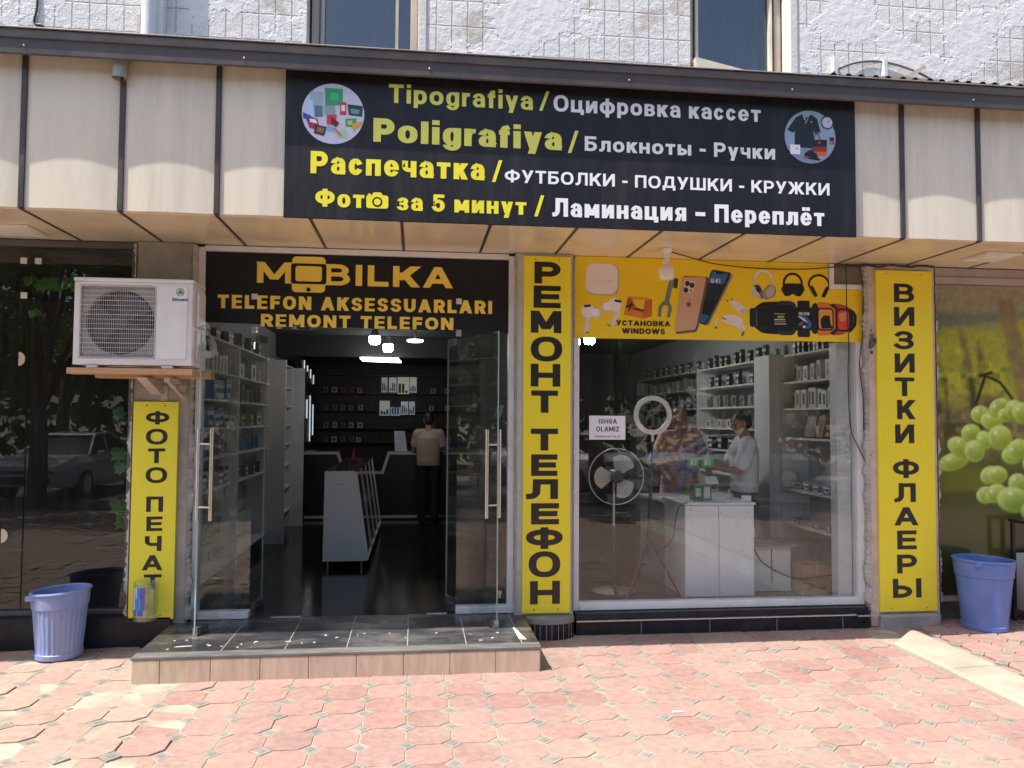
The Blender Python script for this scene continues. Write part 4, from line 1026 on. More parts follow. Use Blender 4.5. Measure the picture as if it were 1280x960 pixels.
A('1a181a', quad_round([(770, 430), (810, 398), (835, 440), (835, 660), (810, 700), (770, 680)], .3), 3, 2); A('d9792f', quad_round([(820, 395), (930, 400), (985, 460), (985, 650), (930, 705), (820, 710)], .2), 3, 2); A('1a1719', rr_(898, 555, 150, 215, 38), 5, 2); A('d99a4a', rr_(898, 555, 125, 185, 28), 6, 2)
A('15120f', quad_round([(850, 560), (880, 520), (935, 520), (945, 600), (965, 640), (860, 645)], .15), 7, 2)
A('241f20', quad_round([(925, 415), (975, 410), (1010, 450), (1000, 470)], .2), 4, 2); A('b84a3a', quad_round([(960, 405), (1040, 410), (1120, 440), (1120, 660), (1040, 700), (960, 705)], .25), 2, 2); A('1a1718', rr_(1060, 560, 140, 215, 36), 6, 2); A('d8503a', rr_(1060, 560, 100, 180, 24), 7, 2); A('e08a6a', quad_round([(1020, 500), (1090, 480), (1095, 560), (1030, 580)], .3), 8, 2)
A('241f20', quad_round([(930, 690), (985, 640), (1005, 660), (975, 705)], .2), 8, 2); A('181517', quad_round([(1110, 440), (1165, 480), (1185, 520), (1180, 610), (1150, 650), (1110, 690)], .25), 3, 2); A('3a3638', rr_(1155, 560, 14, 60, 6), 4, 2)
for x in (880, 900, 920): pass
obj('artwork', art, M_print, S, ink=True, fixn=False)
mb = MB(); LT = LY - .003
def px_words(s, x0, x1, y0, y1, oy, t):
    words(mb, s, bx(720 + x0 / 7.111), bx(720 + x1 / 7.111), bz(720 + (x0 + x1) / 2 / 7.111, 320 + y1 / 7.111), (y1 - y0) / 7.111 * .00682, t, LT)
px_words('УСТАНОВКА', 333, 798, 597, 645, 0, .23); obj('lettering', mb, M_black, S); mb = MB(); px_words('WINDOWS', 383, 752, 668, 717, 0, .23)
obj('lettering', mb, M_black, S)
mb = MB()
words(mb, '9:41', bx(720 + 1155 / 7.111), bx(720 + 1235 / 7.111), bz(890, 320 + 240 / 7.111), .04, .14, LT); obj('lettering', mb, M_wlet, S); mb = MB(); words(mb, '10:09', bx(900 + 652 / 7.111), bx(900 + 750 / 7.111), bz(1000, 320 + 522 / 7.111), .028, .16, LT)
obj('lettering', mb, M_wlet, S)
# small white framed opening cut into the corner of the banner
V = thing('vent_opening', 'small white framed opening at the upper right corner of the gadget banner', 'vent', (3.84, .09, 3.0))
mb = MB(); mb.box(3.66, 3.98, .07, .098, 2.988, 3.03, .004); mb.box(3.66, 3.70, .07, .098, 3.031, 3.21, .004); obj('frame', mb, M_alu, V)
mb = MB(); mb.box(3.701, 3.98, .088, .097, 3.031, 3.21); obj('back', mb, mat('shaded_back', (.18, .155, .13), .9, var=.3, scale=8), V)  # shade inside the opening is put into this back's dark colour

# printed grape poster behind the right window
def poster():
    nx, nz = 230, 250; x0, x1, z0, z1 = 4.70, 7.35, .24, 3.065
    U, Z = np.meshgrid(np.linspace(x0, x1, nx), np.linspace(z0, z1, nz))
    px = 1170 + (U - 4.72) / .008; py = 355 + (3.07 - Z) / .0073
    rg = np.random.default_rng(5)
    def blur_noise(s):
        a = rg.random((int(nz / s) + 3, int(nx / s) + 3)); yy = np.linspace(0, a.shape[0] - 2.01, nz); xx = np.linspace(0, a.shape[1] - 2.01, nx)
        yi = yy.astype(int); xi = xx.astype(int); fy = (yy - yi)[:, None]; fx_ = (xx - xi)[None]; fy = fy * fy * (3 - 2 * fy); fx_ = fx_ * fx_ * (3 - 2 * fx_)
        return (a[yi][:, xi] * (1 - fx_) + a[yi][:, xi + 1] * fx_) * (1 - fy) + (a[yi + 1][:, xi] * (1 - fx_) + a[yi + 1][:, xi + 1] * fx_) * fy
    n1, n2, n3 = blur_noise(5), blur_noise(11), blur_noise(24)
    img = np.zeros((nz, nx, 3))
    def lay(mask, col): 
        nonlocal img
        img = img * (1 - mask[..., None]) + np.array(hx(col)) * mask[..., None]
    sm = lambda v, a, b: np.clip((v - a) / (b - a), 0, 1) ** 2 * (3 - 2 * np.clip((v - a) / (b - a), 0, 1))
    lay(np.ones_like(px), '8f8078'); lay(sm(py, 382, 398), '6a6b66'); lay(sm(py + 22 * (n3 - .5) + (px - 1170) * .12, 405, 422), '9a8f3e')
    lay(sm(n2, .5, .75) * sm(py, 420, 440) * .7, 'b0a244'); lay(sm(n1 * .6 + n2 * .4, .52, .68) * sm(py, 440, 465) * .8, '55612a'); lay(sm(n1, .55, .8) * sm(py, 450, 470) * .5, '94a04a')
    lay(sm(py + 20 * (n2 - .5), 488, 512), '6e6046'); lay(sm(n2, .45, .6) * sm(py, 490, 510) * .8, '4c4230'); lay(sm(n1, .55, .75) * sm(py, 490, 510) * .5, '93855c'); n4 = blur_noise(2.6); img *= (.86 + .28 * n4)[..., None]
    lay(sm(py + 18 * (n3 - .5), 545, 590), '4d4a28'); lay(sm(n3, .45, .75) * sm(py, 560, 600) * .7, '6f6a30'); lay(sm(py, 650, 720), '3b3826')
    for (xa, ya, xb, yb, w, c) in ((1256, 372, 1292, 560, 11, '7d6654'), (1292, 365, 1330, 560, 9, '6f5848'), (1200, 410, 1212, 470, 5, '6a5a48'), (1222, 425, 1226, 480, 4, '5c5040'), (1212, 470, 1216, 545, 4, '40372b'), (1180, 470, 1185, 560, 3, '4d4232'), (1340, 380, 1345, 520, 6, '5a4a3c')):
        t = np.clip((py - ya) / (yb - ya), 0, 1); d = np.abs(px - (xa + (xb - xa) * t)); lay(sm(w + 3 - d + 3 * (n1 - .5), 0, 7) * sm(py, ya - 3, ya + 4) * sm(yb + 8 - py, 0, 30) * (.62 + .35 * n1), c)
    for (xa, ya, xb, yb) in ((1218, 505, 1230, 470), (1230, 470, 1248, 478), (1248, 478, 1268, 505), (1268, 505, 1262, 520), (1224, 470, 1238, 466), (1200, 540, 1235, 532)):
        L2 = (xb - xa) ** 2 + (yb - ya) ** 2; t = np.clip(((px - xa) * (xb - xa) + (py - ya) * (yb - ya)) / L2, 0, 1); d = np.hypot(px - xa - t * (xb - xa), py - ya - t * (yb - ya)); lay(sm(2.6 - d, 0, 1.6), '2f2a1c')
    gr = [(1189, 578, 17, 13), (1197, 560, 14, 14), (1211, 542, 12, 12), (1215, 565, 13, 15), (1228, 551, 10, 13), (1223, 519, 12, 12), (1237, 527, 13, 13), (1247, 510, 14, 12), (1253, 520, 9, 10), (1247, 548, 14, 18), (1265, 513, 12, 14), (1275, 517, 13, 15), (1262, 570, 12, 13), (1268, 563, 13, 14), (1233, 595, 11, 13), (1242, 595, 12, 13), (1268, 605, 12, 13), (1228, 620, 11, 12), (1240, 618, 13, 13), (1262, 626, 20, 18), (1290, 580, 16, 17), (1300, 545, 17, 18), (1315, 510, 16, 16), (1310, 600, 17, 18), (1335, 560, 17, 18), (1345, 520, 15, 16), (1290, 640, 16, 17), (1330, 620, 17, 17), (1370, 545, 16, 17), (1320, 660, 15, 16), (1360, 590, 16, 17)]
    rg2 = np.random.default_rng(8)
    for cx_, cy_, rx, ry in gr:
        th = rg2.uniform(-.9, .9); el_ = rg2.uniform(1.0, 1.28); ca, sa = math.cos(th), math.sin(th)
        dx, dy = (px - cx_), (py - cy_); u_ = (dx * ca + dy * sa) / (rx * el_ * .97); v_ = (-dx * sa + dy * ca) / (ry / el_ ** .5)
        d = np.hypot(u_, v_); m = sm(1.05 - d, 0, .14)
        lit = np.clip(.62 - .30 * (u_ * ca - v_ * sa) * .6 - .42 * (u_ * sa + v_ * ca), 0, 1); glow = sm(d, .45, 1.0) * .35 * np.clip(.5 + .5 * (u_ * sa + v_ * ca), 0, 1)
        sh = np.clip(lit + glow - .25 * sm(d, .8, 1.0), 0, 1)[..., None]
        hue = rg2.uniform(-.5, .5)
        dark, mid_, hi = np.array(hx('4a5220')), np.array(hx('93a03f')) * (1 + .18 * hue), np.array(hx('c3ca80'))
        c = np.where(sh < .55, dark + (mid_ - dark) * sh / .55, mid_ + (hi - mid_) * (sh - .55) / .45)
        hl = sm(.22 - np.hypot(u_ + .28 + .1 * hue, v_ + .42), 0, .2)[..., None]
        c = c * (1 - .6 * hl) + np.array(hx('f2f3d8')) * .6 * hl
        sp_ = (sm(n1, .72, .85) * .25)[..., None]; c = c * (1 - sp_) + np.array(hx('7a6a34')) * sp_
        img = img * (1 - m[..., None]) + c * m[..., None]
    img = np.clip(img * np.array((1.18, 1.36, 1.1)), 0, .85)
    m = MB(); P = [(U[j, i], .1405, Z[j, i]) for j in range(nz) for i in range(nx)]
    m.v = P
    for j in range(nz - 1):
        for i in range(nx - 1):
            m.f.append((j * nx + i, j * nx + i + 1, (j + 1) * nx + i + 1, (j + 1) * nx + i)); m.mi.append(0)
            m.c.append((tuple(img[j, i]), tuple(img[j, i + 1]), tuple(img[j + 1, i + 1]), tuple(img[j + 1, i])))
    T_ = thing('grape_poster', 'printed poster of green grapes in a vineyard filling the right shop window', 'poster', (6, .14, .24))
    obj('print', m, M_printg, T_, ink=True, fixn=False)
    b_ = MB(); b_.box(4.69, 7.355, .141, .1435, .238, 3.068); obj('backing', b_, M_black, T_)
poster()

# job notice taped to the window
S = thing('paper_notice', 'white paper notice with two printed words taped inside the shop window', 'notice', (1.65, .16, 1.6))
mb = MB(); mb.box(1.483, 1.803, .1405, .1422, 1.632, 1.838); obj('sheet', mb, mat('white_paper', (.76, .78, .80), .8, var=.03), S)
for a_ in (('ISHGA', 1.568, 1.728, 1.770, .042, .19, .1402), ('OLAMIZ', 1.545, 1.748, 1.702, .042, .19, .1402), ('+998909 557 88 20', 1.53, 1.76, 1.650, .017, .15, .1402)): line(*a_, m=mat('printer_ink', (.04, .045, .06), .7), par=S)

# ================================================================== OBJECTS OUTSIDE
# ------------------------------------------------------------------ air conditioner on its plank shelf
M_acw = mat('aged_white_metal', (.72, .71, .69), .45, var=.05, scale=3, dirt=(.42, .39, .35), dirt_amt=.45)
M_acd = mat('dark_inside', (.030, .028, .034), .7)
AX0, AX1, AY0, AY1, AZ0, AZ1 = -2.512, -1.672, -.45, -.11, 2.185, 2.832
A_ = thing('air_conditioner', 'white outdoor air conditioner with round fan grille on a plank shelf by the left pillar', 'air conditioner', (-2.09, -.28, AZ0))
mb = MB(); mb.box(AX0, AX1, AY0 + .095, AY1, AZ0, AZ1 - .03, .006)
# front panel with a real opening for the grille
gx0, gx1, gz0, gz1 = AX0 + .045, AX0 + .575, AZ0 + .05, AZ1 - .055
f0, f1 = AY0, AY0 + .096
mb2 = MB()
mb2.box(AX0, gx0, f0, f1, AZ0, AZ1 - .03, .006); mb2.box(gx1, AX1, f0, f1, AZ0, AZ1 - .03, .006); mb2.box(gx0 - .004, gx1 + .004, f0 + .0006, f1, AZ0, gz0, .004); mb2.box(gx0 - .004, gx1 + .004, f0 + .0006, f1, gz1, AZ1 - .03, .004)
casing = obj('casing', mb, M_acw, A_)
obj('front_panel', mb2, M_acw, A_)
mb = MB(); mb.box(AX0 - .006, AX1 + .006, AY0 - .006, AY1 + .004, AZ1 - .029, AZ1, .008); obj('top_cover', mb, M_acw, A_)
# raised right field
px0, px1 = AX0 + .592, AX1 - .04
mb = MB(); mb.prism_y(rrect((px0 + px1) / 2, (gz0 + gz1) / 2, px1 - px0, gz1 - gz0, .022), f0 - .005, f0 + .0005); cp = obj('cover_panel', mb, mat('ac_cover', (.75, .745, .735), .4, var=.04), A_)
# square plate with round fan mouth behind the grille
cx, cz, R_ = (gx0 + gx1) / 2 + .01, (gz0 + gz1) / 2, .243
mb = MB(); n = 48; vs = []; fs = []
def sq(a):
    c, s = math.cos(a), math.sin(a); k = 1 / max(abs(c) / ((gx1 - gx0) / 2), abs(s) / ((gz1 - gz0) / 2)); return c * k, s * k
for i in range(n):
    a = 2 * PI * i / n; u, v = sq(a); vs += [((gx0 + gx1) / 2 + u, f0 + .022, cz + v), (cx + R_ * math.cos(a), f0 + .022, cz + R_ * math.sin(a)), (cx + R_ * math.cos(a), f0 + .085, cz + R_ * math.sin(a))]
for i in range(n):
    j = (i + 1) % n; fs += [(3 * i, 3 * j, 3 * j + 1, 3 * i + 1), (3 * i + 1, 3 * j + 1, 3 * j + 2, 3 * i + 2)]
mb.add(vs, fs); obj('fan_shroud', mb, mat('shroud', (.42, .40, .38), .6, dirt=(.2, .18, .17), dirt_amt=.6), A_)
mb = MB(); disc(mb, cx, cz, R_, f0 + .084, 48); obj('fan_back', mb, M_acd, A_)
mb = MB(); mb.tube([(cx, f0 + .035, cz), (cx, f0 + .08, cz)], .055, 20)
for k in range(3):
    a0 = k * 2 * PI / 3 + .4; vs = []; n = 8
    for i in range(n + 1):
        a = a0 + 1.5 * i / n
        for r in (.05, .225): vs.append((cx + r * math.cos(a), f0 + .045 + .028 * i / n, cz + r * math.sin(a)))
    mb.add(vs, [(2 * i, 2 * i + 1, 2 * i + 3, 2 * i + 2) for i in range(n)])
obj('fan', mb, mat('fan_grey', (.085, .08, .09), .5), A_)
mb = MB(); wy = f0 + .004
nx_ = 34
for i in range(nx_ + 1):
    x = gx0 + .006 + (gx1 - gx0 - .012) * i / nx_; mb.box(x - .0013, x + .0013, wy, wy + .0026, gz0, gz1)
nz_ = 15
for i in range(nz_ + 1):
    z = gz0 + .008 + (gz1 - gz0 - .016) * i / nz_; w_ = .0026 if i % 3 == 0 else .0018; mb.box(gx0, gx1, wy - .0034, wy - .0004, z - w_, z + w_)
fr = rrect((gx0 + gx1) / 2, (gz0 + gz1) / 2, gx1 - gx0, gz1 - gz0, .03)
mb.tube([(x, wy - .002, z) for x, z in fr], .005, 6, closed=True)
obj('grille', mb, mat('grille_wire', (.47, .45, .43), .5), A_)
# badge: a leaf in a ring, and the maker's name
mb = MB(); bxc, bzc = -1.762, 2.735
STEP[0] = 0; strip(mb, [(bxc + .0265 * math.cos(t), bzc + .0265 * math.sin(t)) for t in np.linspace(0, 2 * PI, 33)], .0055, .0055, f0 - .0062, 0)
obj('badge_ring', mb, mat('badge_grey', (.12, .17, .15), .4), A_)
mb = MB()
for a in (90, 210, 330): poly(mb, [(bxc + .0095 * math.cos(math.radians(a)) + .0105 * math.cos(t), bzc + .009 * math.sin(math.radians(a)) + .0095 * math.sin(t)) for t in np.linspace(0, 2 * PI, 17)[:-1]], f0 - .0062 - .0003 * a / 90)
obj('badge_leaf', mb, mat('badge_green', (.06, .33, .09), .4), A_)
mb = MB(); words(mb, 'Sitronic', -1.818, -1.706, 2.668, .0235, .24, f0 - .0062); obj('lettering', mb, mat('logo_navy', (.02, .035, .13), .4), A_)
# side valve cover, pipe lagging and feet
mb = MB(); mb.box(AX1 + .0005, AX1 + .022, -.36, -.16, AZ0 + .30, AZ1 - .07, .008); mb.box(AX1 + .0005, AX1 + .014, -.35, -.17, AZ0 + .04, AZ0 + .28, .006); obj('side_cover', mb, M_acw, A_)
mb = MB(); mb.tube([(AX1 + .01, -.2, 2.30), (AX1 + .06, -.19, 2.29), (AX1 + .075, -.12, 2.31), (AX1 + .05, -.03, 2.38), (AX1 + .02, .02, 2.42)], .030, 12); obj('pipe', mb, mat('pipe_lagging', (.62, .60, .56), .9, bump=.004, bscale=60), A_, smooth=True)
for x in (AX0 + .14, AX1 - .17):
    mb = MB(); mb.box(x - .04, x + .04, AY0 - .015, AY1, AZ0 - .022, AZ0 - .002, .004); obj('foot', mb, mat('zinc_foot', (.52, .5, .47), .5, metal=.3), A_)
W_ = thing('wall_shelf', 'rough pine plank shelf on rusty white brackets under the air conditioner', 'shelf', (-2.09, -.2, 2.10))
M_pine = mat('raw_pine', (.52, .30, .16), .75, var=.2, scale=5, stretch=(.6, 6, 9), bump=.0015, bscale=80)
mb = MB(); mb.box(-2.548, -1.66, -.46, -.34, 2.117, 2.1625, .004); obj('plank', mb, M_pine, W_)
mb = MB(); mb.box(-2.44, -1.585, -.22, -.10, 2.10, 2.1620, .004); obj('plank', mb, M_pine, W_)
M_brk = mat('rusty_white_bracket', (.54, .47, .43), .7, var=.1, dirt=(.25, .13, .08), dirt_amt=.7, dirt_scale=9)
for x in (-2.04, -1.86):
    mb = MB(); mb.prism_x([(-.38, 2.098), (.029, 2.098), (.029, 1.98), (-.03, 1.985), (-.36, 2.085)], x - .045, x + .03) if x < -1.95 else (mb.prism_x([(-.40, 2.098), (.029, 2.098), (.029, 2.065), (-.40, 2.065)], x - .02, x + .02), mb.prism_x([(-.36, 2.064), (-.31, 2.064), (.029, 1.985), (.029, 1.955)], x - .014, x + .014))
    mb.box(x - .025 + (.04 if x < -1.95 else 0), x + .025 + (.04 if x < -1.95 else 0), .0225, .029, 1.93, 2.06)
    obj('bracket', mb, M_brk, W_)

# ------------------------------------------------------------------ two blue bins
M_bin = mat('blue_plastic', (.225, .285, .54), .45, var=.12, scale=6, dirt=(.33, .31, .36), dirt_amt=.75, dirt_scale=6, stretch=(1.5, 1.5, .7), bump=.0015, bscale=60)
M_bin2 = mat('clean_blue_plastic', (.11, .19, .50), .40, var=.08, scale=4, dirt=(.20, .24, .42), dirt_amt=.6, dirt_scale=5, bump=.001, bscale=50)
def bin_(loc, rb, rt, h, ribs, m, label, tilt):
    T_ = thing('waste_bin', label, 'bin', loc, 'blue plastic bins')
    x, y, z = loc; n = 120; mb = MB(); vs = []
    prof = [(rb * .99, .006), (rb + .004, .012), (rb + .006, .045), (rb, .05)] + [(rb + (rt - rb) * t, .05 + (h - .05) * t) for t in np.linspace(.02, .74, 7)] + [(rb + (rt - rb) * .76 + .006, h * .77), (rb + (rt - rb) * .9 + .006, h * .9), (rt + .003, h - .03), (rt + .003, h - .006)]
    inner = [(rt - .008, h - .006), (rb + (rt - rb) * .6 - .006, h * .6), (rb - .008, .05), (.001, .05)]
    def P(r, zz, k, rib=False):
        a = 2 * PI * k / n
        if rib and ribs: r = r - (.0045 if (k // 2) % 2 else 0)
        zz2 = zz + tilt * r * math.cos(a) * (zz / h)
        return (x + r * math.cos(a), y + r * math.sin(a), z + zz2)
    P_all = prof + inner
    for i, (r, zz) in enumerate(P_all):
        for k in range(n): vs.append(P(r, zz, k, 4 <= i <= 10))
    fs = [tuple(reversed(range(n)))]
    for i in range(len(P_all) - 1):
        for k in range(n): fs.append((i * n + k, i * n + (k + 1) % n, (i + 1) * n + (k + 1) % n, (i + 1) * n + k))
    mb.add(vs, fs); obj('body', mb, m, T_, smooth=True, sharp=32)
    mb = MB(); mb.tube([P(rt + .004, h - .004, k) for k in range(0, n, 2)], .011, 8, closed=True); obj('rim', mb, m, T_, smooth=True)
    mb = MB(); c, s = math.cos(-2.35), math.sin(-2.35); k = int(n * (2 * PI - 2.35) / (2 * PI)); p = P(rt + .014, h - .02, k)
    mb.box(p[0] - .035, p[0] + .035, p[1] - .016, p[1] + .016, p[2] - .024, p[2] + .014, .006); obj('grip', mb, m, T_)
    return T_
bin_((-2.645, -.195, 0), .158, .196, .50, True, M_bin, 'ribbed dusty blue bin in the sun below the air conditioner', .06)
bin_((4.925, -.15, .012), .178, .236, .60, False, M_bin2, 'smooth blue bin standing before the grape poster', -.03)
# ------------------------------------------------------------------ cut water jug
M_pet = glass('clear_plastic', (.86, .90, .89), .09, .13)
J = thing('water_jug', 'clear plastic water jug with blue label at the foot of the short yellow sign', 'jug', (-2.062, -.105, .236))
mb = MB(); mb.lathe([(.080, .237), (.088, .246), (.089, .262), (.084, .28), (.089, .298), (.089, .50), (.085, .515), (.089, .524), (.086, .532)], -2.062, -.105, 32, cap=False); mb.add([(-2.062 + .08 * math.cos(a), -.105 + .08 * math.sin(a), .2385) for a in np.linspace(0, 2 * PI, 24)[:-1]], [tuple(range(23))])
obj('body', mb, M_pet, J, smooth=True)
mb = MB(); vs = []; fs = []; ng = 16; blues = ['c8d4e4', '3f9ad6', '2f6fc0', '4a8fd0', '5a55a8', '6a62b0']
for i in range(13):
    a = math.radians(-138 + i * 5.2)
    for z in (.285, .33, .37, .415, .46, .498): vs.append((-2.062 + .0904 * math.cos(a), -.105 + .0904 * math.sin(a), z))
rj = random.Random(2)
for i in range(12):
    for j in range(5):
        mb.col = hx(rj.choice(['4a4f9a', '8f97c4', '5b63a8']) if j == 0 else ('dfe4ea' if (i == 9 and j == 0) else blues[min(5, max(0, i // 2 + rj.choice((-1, 0, 0, 1))))]))
        mb.f.append((6 * i + j, 6 * i + j + 1, 6 * i + 7 + j, 6 * i + 6 + j)); mb.mi.append(0); mb.c.append(mb.col)
mb.v = vs
obj('paper_label', mb, M_print, J, ink=True, fixn=False)

# ------------------------------------------------------------------ wires and sticks
M_cable = mat('black_cable', (.02, .019, .02), .55)
def cable(label, pts, r=.006, m=None, name='cable', sub=6):
    P = [Vector(p) for p in pts]; out = []
    for i in range(len(P) - 1):
        a, b_, c, d = P[max(i - 1, 0)], P[i], P[i + 1], P[min(i + 2, len(P) - 1)]
        for k in range(sub):
            t = k / sub; out.append(.5 * ((2 * b_) + (-a + c) * t + (2 * a - 5 * b_ + 4 * c - d) * t * t + (-a + 3 * b_ - 3 * c + d) * t ** 3))
    out.append(P[-1]); mb = MB(); mb.tube(out, r, 6)
    return single(name, mb, m or M_cable, label, 'cable', origin=tuple(P[0]), smooth=True)
cable('black cable hanging straight down past the watch picture at the right edge of the window', [(3.78, .02, 3.2), (3.80, .045, 3.05), (3.81, .06, 2.8), (3.83, .07, 2.5), (3.82, .07, 2.2), (3.84, .075, 1.75), (3.93, .085, 1.55), (3.97, .07, 1.45)], .0045)
cable('black cable looping from the soffit down along the peeling pink pillar', [(3.9, .0, 3.2), (3.935, .03, 3.1), (3.96, .05, 2.95), (3.955, .06, 2.6), (3.93, .07, 2.3), (3.96, .07, 2.0), (3.97, .07, 1.6), (3.995, .012, 1.5)], .0045)
cable('thin black wire sagging along the back of the soffit from the hanging bulb', [(2.06, -.28, 3.20), (2.3, -.1, 3.195), (2.6, .04, 3.17), (3.0, .07, 3.15), (3.4, .07, 3.155), (3.75, .06, 3.185), (4.0, .01, 3.20), (4.35, -.05, 3.19)], .005)
cable('dark tangle of wire tucked over the top of the right pillar', [(3.80, .03, 3.19), (3.9, -.02, 3.18), (3.98, .02, 3.20), (4.06, -.03, 3.175), (4.2, .0, 3.20), (4.35, -.04, 3.18), (4.46, -.01, 3.20), (4.60, -.02, 3.19)], .010)
cable('grey cable bent in an arch over the canopy roof against the scored wall', [(3.42, -.55, 4.50), (3.52, -.2, 4.72), (3.68, .03, 4.93), (3.92, .075, 5.06), (4.2, .08, 5.09), (4.5, .07, 5.02), (4.82, .03, 4.86), (5.0, -.2, 4.72)], .011, mat('grey_cable', (.22, .20, .19), .6))
cable('black cable running down the wall at the left end above the gutter', [(-3.13, .085, 6.6), (-3.12, .09, 5.6), (-3.08, .088, 5.15), (-3.10, .09, 4.98), (-3.02, .088, 4.93), (-3.03, .088, 4.6)], .009)
mb = MB(); a = Vector((4.16, -.1, 4.78)); b_ = Vector((4.60, .06, 5.06)); d = (b_ - a).normalized(); s = d.cross(Vector((0, 1, 0))).normalized() * .022; u_ = Vector((0, .012, 0))
vs = [a - s - u_, a + s - u_, a + s + u_, a - s + u_, b_ - s * .8 - u_, b_ + s * .8 - u_, b_ + s * .8 + u_, b_ - s * .8 + u_]
mb.add(vs, [(0, 1, 2, 3), (7, 6, 5, 4), (0, 4, 5, 1), (1, 5, 6, 2), (2, 6, 7, 3), (3, 7, 4, 0)])
single('wooden_stick', mb, mat('weathered_stick', (.48, .42, .33), .8, var=.2, stretch=(4, 4, 4)), 'pale wooden lath leaning on the wall above the canopy roof on the right', 'stick', origin=tuple(a))
mb = MB(); mb.box(3.705, 3.745, .04, .098, 4.7, 5.09, .003); mb.box(4.19, 4.225, .04, .098, 4.7, 5.10, .003)
obj('bracket', mb, mat('pale_bracket', (.62, .6, .58), .7), B)
# worn nest of filler on the pillar
mb = MB()
rw = random.Random(9)
for i in range(26):
    mb.sphere((4.025 + rw.gauss(0, .018), .02 + rw.uniform(-.012, .01), 2.50 + rw.gauss(0, .035)), rw.uniform(.008, .018), 7, 5, 1, .6, 1.2)
obj('filler_clump', mb, mat('dark_filler', (.12, .10, .085), .95, var=.4, scale=30), P3)

# vine leaves stuck to the dark left window
M_leafs = mat('leaf_green', (.09, .24, .04), .45, var=.5, scale=5)
leaf_shape = [(0, -.5), (.12, -.32), (.42, -.36), (.34, -.12), (.52, .08), (.28, .14), (.22, .4), (0, .55), (-.22, .4), (-.28, .14), (-.52, .08), (-.34, -.12), (-.42, -.36), (-.12, -.32)]
rl = random.Random(4)
spots = [(-3.02, 2.865, .14), (-2.95, 2.885, .12), (-2.88, 2.87, .15), (-2.80, 2.89, .12), (-2.76, 2.86, .13), (-3.12, 2.90, .11), (-2.68, 2.875, .12), (-2.63, 2.74, .10), (-3.09, 2.63, .08), (-3.05, 2.64, .07), (-2.40, 1.83, .12), (-2.395, 1.50, .14), (-2.38, 1.39, .12), (-2.39, 1.08, .15), (-2.355, .95, .13)]
for i, (x, z, s) in enumerate(spots):
    mb = MB(); rot = rl.uniform(-1.2, 1.2); c, sn = math.cos(rot), math.sin(rot); tl_ = (rl.uniform(-.2, .5), rl.uniform(-.2, .5)); vs = [(x, .19, z)]
    for u, v in leaf_shape: vs.append((x + (u * c - v * sn) * s, .19 + tl_[0] * u * s + tl_[1] * v * s, z + (u * sn + v * c) * s))
    mb.add(vs, [(0, k + 1, (k + 1) % 14 + 1) for k in range(14)])
    grp = ('green vine leaf in the bunch high on the dark left window glass', 'bunch of vine leaves high in the dark window') if i < 8 else (('small green vine leaf below the bunch near the white glass clamp', 'small leaves by the clamp') if i < 10 else ('green vine leaf low on the dark window beside the grey pillar', 'low vine leaves beside the pillar'))
    single('vine_leaf', mb, M_leafs, grp[0], 'leaf', origin=(x, .19, z), group=grp[1], fixn=False)
# bits on the paving
mb = MB(); mb.prism_z([(-2.205, -2.35), (-2.13, -2.33), (-2.10, -2.27), (-2.16, -2.25), (-2.22, -2.29)], .018, .028)
single('paper_scrap', mb, mat('scrap_white', (.78, .78, .76), .7), 'crumpled white paper scrap on the broken paving at lower left', 'litter', origin=(-2.15, -2.3, .02))
mb = MB(); mb.prism_z([(1.585, -1.805), (1.65, -1.80), (1.655, -1.785), (1.59, -1.782)], .004, .012)
single('plaster_chip', mb, MATS['scrap_white'], 'small white chip lying on the pink paving before the window', 'litter', origin=(1.62, -1.8, .005))
# little stand at the right edge, in front of the poster
T_ = thing('display_stand', 'dark topped display stand beside the right blue bin', 'stand', (5.75, .02, .0))
mb = MB(); mb.box(5.36, 6.3, -.12, .095, .90, .925, .003); obj('top', mb, M_black, T_)
for x in (5.39, 6.26):
    mb = MB(); mb.box(x - .014, x + .014, -.11, -.08, -.02, .899); mb.box(x - .014, x + .014, .06, .09, -.02, .899); obj('leg', mb, M_black, T_)
mb = MB(); mb.box(5.41, 6.24, -.09, .08, .12, .62, .004); obj('drawer_box', mb, mat('white_board', (.62, .62, .61), .5), T_)

